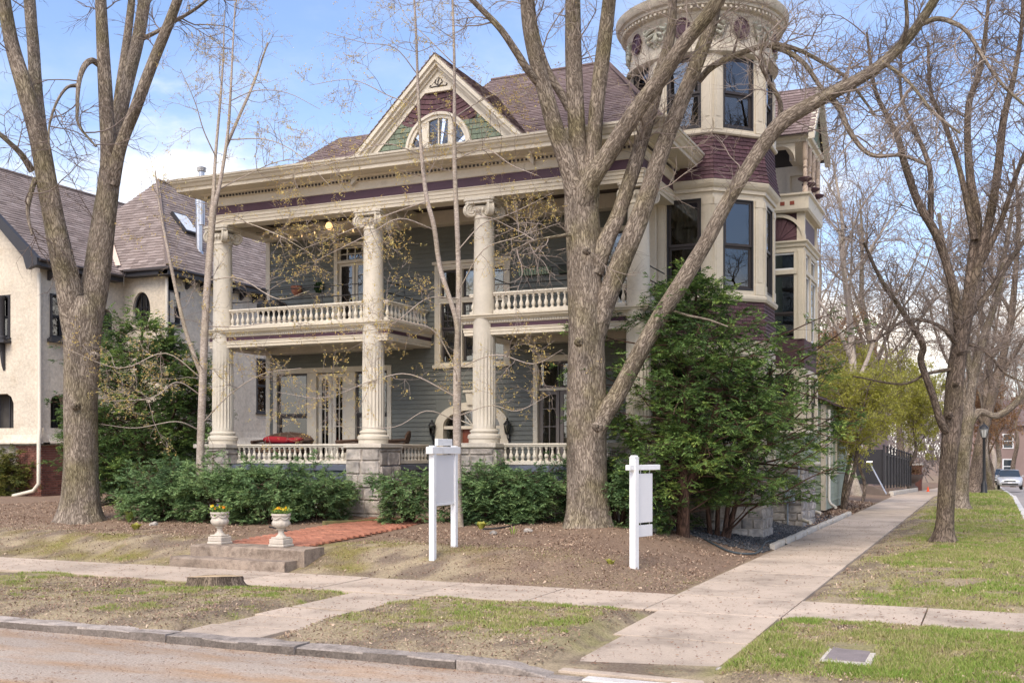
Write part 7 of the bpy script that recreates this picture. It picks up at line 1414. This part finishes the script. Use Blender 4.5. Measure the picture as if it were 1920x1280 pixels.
# wicker seats on the porch
def seat(x, y, wdt, rz, lab, cushions, name='wicker_chair'):
    Mx = Matrix.Translation((x, y, 1.80)) @ Matrix.Rotation(rz, 4, 'Z'); o = thing(name, lab, 'chair', (x, y, 1.80), 'brown wicker porch seats'); h = wdt / 2
    MB(Mx).box(-h + .04, h - .04, -.28, .26, .30, .40).build('seat', WICKER, o, bevel=.02)
    b = MB(Mx); n = 16; P = []
    for k in range(n + 1): t = k / n; P.append((-h + wdt * t, .30 + .05 * math.sin(math.pi * t), .62 + .20 * math.sin(math.pi * t) ** .5))
    for k in range(n): b.prism([(P[k][0], P[k][1] - .02, .38), (P[k + 1][0], P[k + 1][1] - .02, .38), (P[k + 1][0], P[k + 1][1] + .06, P[k + 1][2]), (P[k][0], P[k][1] + .06, P[k][2])], (0, .035, 0))
    bk = b.build('backrest', WICKER, o); MB(Mx).tube([(-h, -.30, .58)] + [(a, c + .08, d) for a, c, d in P] + [(h, -.30, .58)], .035, 8).build('rolled_edge', WICKER, bk, smooth=60)
    for s in (-1, 1): MB(Mx).box(s * h - .03, s * h + .03, -.29, .27, .38, .56).build('arm', WICKER, o, bevel=.01)
    for sx2 in (-1, 1):
        for sy in (-.24, .24): MB(Mx).tube([(sx2 * (h - .06), sy, 0), (sx2 * (h - .06), sy, .31)], .025, 6).build('leg', WICKER, o)
    return Mx
q = onY(528, 830, 23.5); Mx = seat(q.x, 23.5, 1.45, R(8), 'brown wicker settee with red pillows behind the left porch rail', 1, 'wicker_settee')
def pillow(name, Mx, c, sx2, sy, sz, rot, m, lab):
    b = bmesh.new(); bmesh.ops.create_uvsphere(b, u_segments=16, v_segments=10, radius=1)
    for v_ in b.verts: x, y, z = v_.co; sg_ = lambda a: math.copysign(abs(a) ** .6, a); v_.co = Vector((sg_(x) * sx2, sg_(y) * sy, z * sz))
    b.transform(Mx @ Matrix.Translation(c) @ Matrix.Rotation(rot, 4, 'Y')); me = bpy.data.meshes.new(name); b.to_mesh(me); b.free(); [setattr(p_, 'use_smooth', True) for p_ in me.polygons]; tag(obj(name, me, m), lab, 'cushion')
pillow('seat_cushion', Mx, (.15, -.02, .47), .52, .26, .07, 0, DENIM, 'blue grey seat cushion on the wicker settee'); pillow('red_pillow', Mx, (-.12, .0, .63), .40, .17, .10, R(3), RED, 'larger dark red pillow lying on the wicker settee'); pillow('red_pillow', Mx, (.32, .08, .62), .26, .15, .08, R(-6), RED, 'smaller red pillow at the right end of the wicker settee')
q = onY(642, 830, 23.6); seat(q.x + .15, 23.6, .66, R(-55), 'brown wicker armchair left of the second column', 0); q = onY(742, 830, 23.6); seat(q.x - .15, 23.7, .62, R(-70), 'brown wicker armchair showing right of the second column', 0)
q = onY(510, 580, 23.2); Mx = Matrix.Translation((q.x, 23.2, 5.27)); ch = thing('balcony_table', 'black covered grill or table on the left balcony', 'table', (q.x, 23.2, 5.27)); MB(Mx).box(-.35, .35, -.25, .25, .45, .78).build('cover', IRON, ch, bevel=.06)
for a in (-.28, .28):
    for c_ in (-.2, .2): MB(Mx).tube([(a, c_, 0), (a, c_, .46)], .02, 6).build('leg', IRON, ch)
q = onY(713, 290, 22.75); ac = thing('window_air_conditioner', 'boxy air conditioner at the foot of the front gable', 'air conditioner', (q.x, 22.8, 9.05)); MB().box(q.x - .3, q.x + .3, 22.5, 22.97, 9.06, 9.42).build('case', mat('beige_case', (.45, .40, .33), .6), ac, bevel=.012); MB().box(q.x - .27, q.x + .08, 22.49, 22.499, 9.1, 9.38).build('grille', DARKWOOD, ac)
# fence, low wall, pier and things down the side walk
fc = thing('dark_fence', 'black board and picket fence above the concrete wall down the side walk', 'fence', (-4.8, 60, .4)); fz = gzs(-4.75, 55)
MB().box(-9.5, -4.7, 55.2, 55.26, .55, 2.25).build('fence_panel', BLACK, fc)
pk = MB().box(-.05, .05, -.05, .05, 0, 2.0).mesh('post', bevel=.01); pk.materials.append(BLACK); kn = MB().lathe([(.03, 2.0), (.07, 2.05), (.07, 2.1), (.0, 2.15)], 8).mesh('post_cap'); kn.materials.append(BLACK)
for k in range(11):
    y = 55.1 + k * 1.95; z = .35 + float(FAR(np.array([y]))[0]); po = obj('post', pk, None, fc, (-4.68, y, z)); obj('post_cap', kn, None, po, (-4.68, y, z))
    if k < 10: MB().box(-4.74, -4.71, y + .06, y + 1.89, z + .12, z + 1.75).build('fence_panel', BLACK, fc); MB().box(-4.70, -4.67, y + .06, y + 1.89, z + 1.60, z + 1.68).build('fence_rail', BLACK, fc)
tag(MB().prism([(-9.5, 54.6, -.2), (-4.35, 54.6, -.2), (-4.35, 54.6, .12), (-5.2, 54.6, .5), (-9.5, 54.6, .52)], (0, .3, 0)).build('low_wall', mat('brown_concrete', (.15, .115, .095), .9, .15, 3, .15, 40), bevel=.02), 'low brown concrete retaining wall in front of the dark fence', 'wall')
ed = thing('block_edging', 'pale block edging along the planted strip below the dark fence', 'edging', (-4.3, 62, .1)); y = 55
while y < 74:
    b = rough_block(-.38, .38, -.1, .1, -.1, .22, .015, 4); b.build('edging_block', CAPST, ed, (-4.32, y, float(FAR(np.array([y]))[0])), rot=(0, 0, R(90) + rnd.uniform(-.03, .03)), smooth=40); y += .79
q = onX(1757, 905, -4.6); bpz = -.45; pi = thing('brick_pier', 'red brick gate pier with stone cap at the far end of the dark fence', 'pier', (-4.6, 80, bpz)); MB().box(-5.0, -4.3, 79.7, 80.4, bpz - .3, 1.2).build('pier_body', BRICKM, pi); MB().box(-5.08, -4.22, 79.62, 80.48, 1.201, 1.33).build('pier_cap', CAPST, pi, bevel=.02)
q = onX(1720, 880, -4.75); up = thing('planter_urn', 'dark stone planter bowl of reddish flowers at the end of the dark fence', 'planter', (-4.7, 76.5, -.3)); MB().lathe([(.35, -.4), (.35, -.2), (.18, -.1), (.18, .05), (.45, .25), (.62, .45), (.66, .62), (.5, .62)], 20, c=(-4.7, 76.6)).build('bowl', mat('dark_urn_stone', (.16, .12, .10), .9), up, smooth=40)
g = np.random.default_rng(9); C0 = np.stack([-4.7 + g.normal(0, .3, 260), 76.6 + g.normal(0, .3, 260), .75 + np.abs(g.normal(0, .25, 260))], -1); v, f, tn = leaves(C0, .12, 3, .05, 12); tag(obj('flowers', np_mesh('flowers', v, f, tn), RUST, up), kind='stuff')
A0, A1 = onY(1630, 866, 53.5), onY(1662, 926, 53.0); pr = thing('leaning_pole', 'grey metal pole leaning beside the small tree in front of the dark fence', 'pole', A1); MB().tube([A1, A0], .035, 8).build('shaft', METAL, pr); d = (A1 - A0).normalized(); MB().tube([A0 + Vector((-.12, 0, 0)), A0 + Vector((.14, 0, .01))], .05, 8).build('head', METAL, pr)
ORG = mat('fluorescent_orange', (.75, .08, .02), .6, 0); q = onZ(1740, 921, 0); cn = thing('marker_cone', 'small orange marker cone on the side walk', 'cone', q); MB().lathe([(.09, q.z), (.09, q.z + .02), (.07, q.z + .03), (.02, q.z + .26), (.0, q.z + .27)], 12, c=(q.x, q.y)).build('cone', ORG, cn, smooth=40)
# street lamp
q = W(1845, 928, 55); lp = thing('street_lamp', 'black post top lantern street lamp on the right boulevard', 'street lamp', q); x, y, z = q
MB().lathe([(.20, z - .1), (.20, z + .12), (.15, z + .2), (.14, z + .55), (.10, z + .65), (.075, z + .8), (.06, z + 2.85), (.09, z + 2.9), (.09, z + 2.96)], 16, c=(x, y)).build('pole', IRON, lp, smooth=40)
MB().lathe([(.11, z + 2.961), (.20, z + 3.35), (.19, z + 3.40)], 8, c=(x, y)).build('lantern_glass', mat('frosted_lamp_glass', (.42, .42, .40), .3), lp); MB().lathe([(.24, z + 3.401), (.20, z + 3.50), (.08, z + 3.62), (.03, z + 3.66), (.03, z + 3.74), (0, z + 3.76)], 12, c=(x, y)).build('lantern_cap', IRON, lp)
b = MB()
for k in range(8): a = k * math.pi / 4; b.tube([(x + .115 * math.cos(a), y + .115 * math.sin(a), z + 2.96), (x + .205 * math.cos(a), y + .205 * math.sin(a), z + 3.35)], .012, 4)
b.build('lantern_frame', IRON, lp)
# parked cars
TYRE = mat('tyre_rubber', (.02, .02, .02), .85, 0); CARGL = mat('tinted_car_glass', (.03, .04, .05), .06, 0, spec=.8); LAMPG = mat('headlamp_glass', (.62, .64, .66), .1, 0)
def car(loc, paint, lab, rz=0.):
    c = thing('parked_car', lab, 'car', loc, 'cars parked along the side street'); c.rotation_euler = (0, 0, rz); x0, y0, z0 = loc
    secs = [(-2.2, .62, .38, .62, .70), (-2.12, .74, .30, .68, .80), (-1.5, .84, .25, .86, .90), (-.95, .87, .24, .93, .95), (.9, .87, .24, .95, .97), (1.6, .86, .25, .97, 1.0), (2.05, .80, .30, .93, .98), (2.18, .70, .40, .80, .88)]
    b = MB(Matrix.Translation(loc)); m = 12
    for y, hw_, zb_, zs_, zt in secs:
        b.pts([(-hw_ * .9, y, zb_), (-hw_, y, zb_ + .1), (-hw_ * 1.01, y, (zb_ + zs_) / 2), (-hw_, y, zs_ - .08), (-hw_ * .93, y, zs_), (-hw_ * .4, y, zt), (hw_ * .4, y, zt), (hw_ * .93, y, zs_), (hw_, y, zs_ - .08), (hw_ * 1.01, y, (zb_ + zs_) / 2), (hw_, y, zb_ + .1), (hw_ * .9, y, zb_)])
    for k in range(len(secs) - 1):
        for q_ in range(m): b.f.append((k * m + q_, k * m + (q_ + 1) % m, (k + 1) * m + (q_ + 1) % m, (k + 1) * m + q_))
    b.f += [tuple(range(m)), tuple(range((len(secs) - 1) * m + m - 1, (len(secs) - 1) * m - 1, -1))]; body = b.build('body', paint, c, smooth=50)
    b = MB(Matrix.Translation(loc)); ro = [(-1.0, .72, .93), (-.25, .62, 1.40), (.0, .61, 1.44), (.9, .60, 1.43), (1.7, .68, .98)]
    for y, hw_, z in ro[1:4]: b.pts([(-hw_ - .02 * (z < 1), y, z), (-hw_ * .5, y, z + (.03 if z > 1 else 0)), (hw_ * .5, y, z + (.03 if z > 1 else 0)), (hw_ + .02 * (z < 1), y, z)])
    for k in range(0, 2):
        for q_ in range(3): b.f.append((k * 4 + q_, k * 4 + q_ + 1, (k + 1) * 4 + q_ + 1, (k + 1) * 4 + q_))
    b.build('roof', paint, c, smooth=50)
    T_ = Matrix.Translation(loc); MB(T_).poly([(-.72, -1.0, .94), (.72, -1.0, .94), (.61, -.26, 1.39), (-.61, -.26, 1.39)]) ; bq = MB(T_); bq.poly([(-.72, -1.0, .945), (.72, -1.0, .945), (.61, -.26, 1.395), (-.61, -.26, 1.395)]); bq.build('windscreen', CARGL, c); bq = MB(T_); bq.poly([(-.68, 1.68, .985), (.68, 1.68, .985), (.6, .92, 1.42), (-.6, .92, 1.42)]); bq.build('rear_window', CARGL, c)
    for s in (-1, 1):
        bq = MB(T_); bq.poly([(s * .80, -.85, .95), (s * .63, -.22, 1.39), (s * .615, .85, 1.42), (s * .78, 1.5, .98)]); bq.build('side_window', CARGL, c); MB(T_).box(s * .84 - .1 * (s < 0), s * .84 + .1 * (s > 0), -.80, -.68, .93, 1.05).build('mirror', paint, c, bevel=.02)
        MB(T_).prism([(s * .44, -2.19, .58), (s * .66, -2.12, .60), (s * .70, -2.05, .70), (s * .46, -2.16, .68)], (0, .08, 0)).build('headlight', LAMPG, c)
        for yy in (-1.38, 1.30):
            b = MB(T_ @ Matrix.Translation((s * .76, yy, .31)) @ Matrix.Rotation(R(90), 4, 'Y')); b.lathe([(.22, -.09), (.31, -.09), (.31, .09), (.22, .09)], 20); wl = b.build('wheel', TYRE, c, smooth=40); b = MB(T_ @ Matrix.Translation((s * .76, yy, .31)) @ Matrix.Rotation(R(90), 4, 'Y')); b.lathe([(0, -.095), (.20, -.095), (.20, .095), (0, .095)], 16, caps=False); b.build('rim', METAL, wl)
    MB(T_).box(-.40, .40, -2.225, -2.16, .60, .68).build('grille', TYRE, c); MB(T_).box(-.55, .55, -2.215, -2.1, .36, .46).build('air_intake', TYRE, c); MB(T_).box(-.15, .15, -2.24, -2.226, .47, .57).build('number_plate', PANELW, c); return c
def carat(px, py, d): p = W(px, py, d); return (p.x, p.y, p.z)
SILV = mat('silver_car_paint', (.52, .53, .55), .25, 0, metal=.3, spec=.6); GREYC = mat('grey_car_paint', (.22, .23, .25), .25, 0, metal=.3, spec=.6); WHC = mat('white_car_paint', (.7, .7, .7), .25, 0, spec=.6); DKC = mat('dark_car_paint', (.03, .03, .035), .25, 0, spec=.6)
l = carat(1893, 916, 81); car(l, SILV, 'silver sedan parked nearest at the side street kerb'); l = carat(1868, 909, 97); car(l, GREYC, 'grey sedan parked behind the silver sedan'); l = carat(1853, 908, 108); car(l, WHC, 'white car farthest along the kerb, half hidden by the lamp post')
# brick house at the end of the street
fh = thing('brick_house', 'hazy red brick house with white windows beyond the parked cars', 'house', (3, 150, -2)); FB = mat('far_brick', (.27, .19, .17), .9, .1, .6); MB().box(-3, 22, 150, 162, -3, 5.5).build('wall', FB, fh); FRh = frameM((0, 150, 0), R(-90))
for x in (-.6, 2.2, 5.4, 8.4, 11.4, 14.6, 18):
    for z in (-.6, 2.6): wdx = MB(FRh).box(x - .65, x + .65, -.05, .08, z, z + 1.9).build('window', WHITE, fh); MB(FRh).box(x - .5, x + .5, .081, .09, z + .12, z + .9).box(x - .5, x + .5, .081, .09, z + 1.0, z + 1.78).build('pane', CARGL, wdx)
MB().prism([(-4, 149.4, 5.5), (23, 149.4, 5.5), (21, 156, 9), (-2, 156, 9)], (0, .1, 0)).build('roof', ROOF, fh)
h2_ = thing('brick_house', 'reddish brick house showing through the leafing trees behind the dark fence', 'house', (-14, 92, 0)); MB().box(-22, -8.5, 90, 104, -2, 8).build('wall', FB, h2_); FRh = frameM((0, 90, 0), R(-90))
for x in (-19, -15.5, -12, -9.8):
    for z in (1, 4.6): wdx = MB(FRh).box(x - .55, x + .55, -.05, .08, z, z + 1.9).build('window', WHITE, h2_); MB(FRh).box(x - .42, x + .42, .081, .09, z + .12, z + 1.78).build('pane', CARGL, wdx)
MB().prism([(-22.6, 89.5, 8), (-8, 89.5, 8), (-10, 97, 12), (-20, 97, 12)], (0, .1, 0)).build('roof', ROOF, h2_)
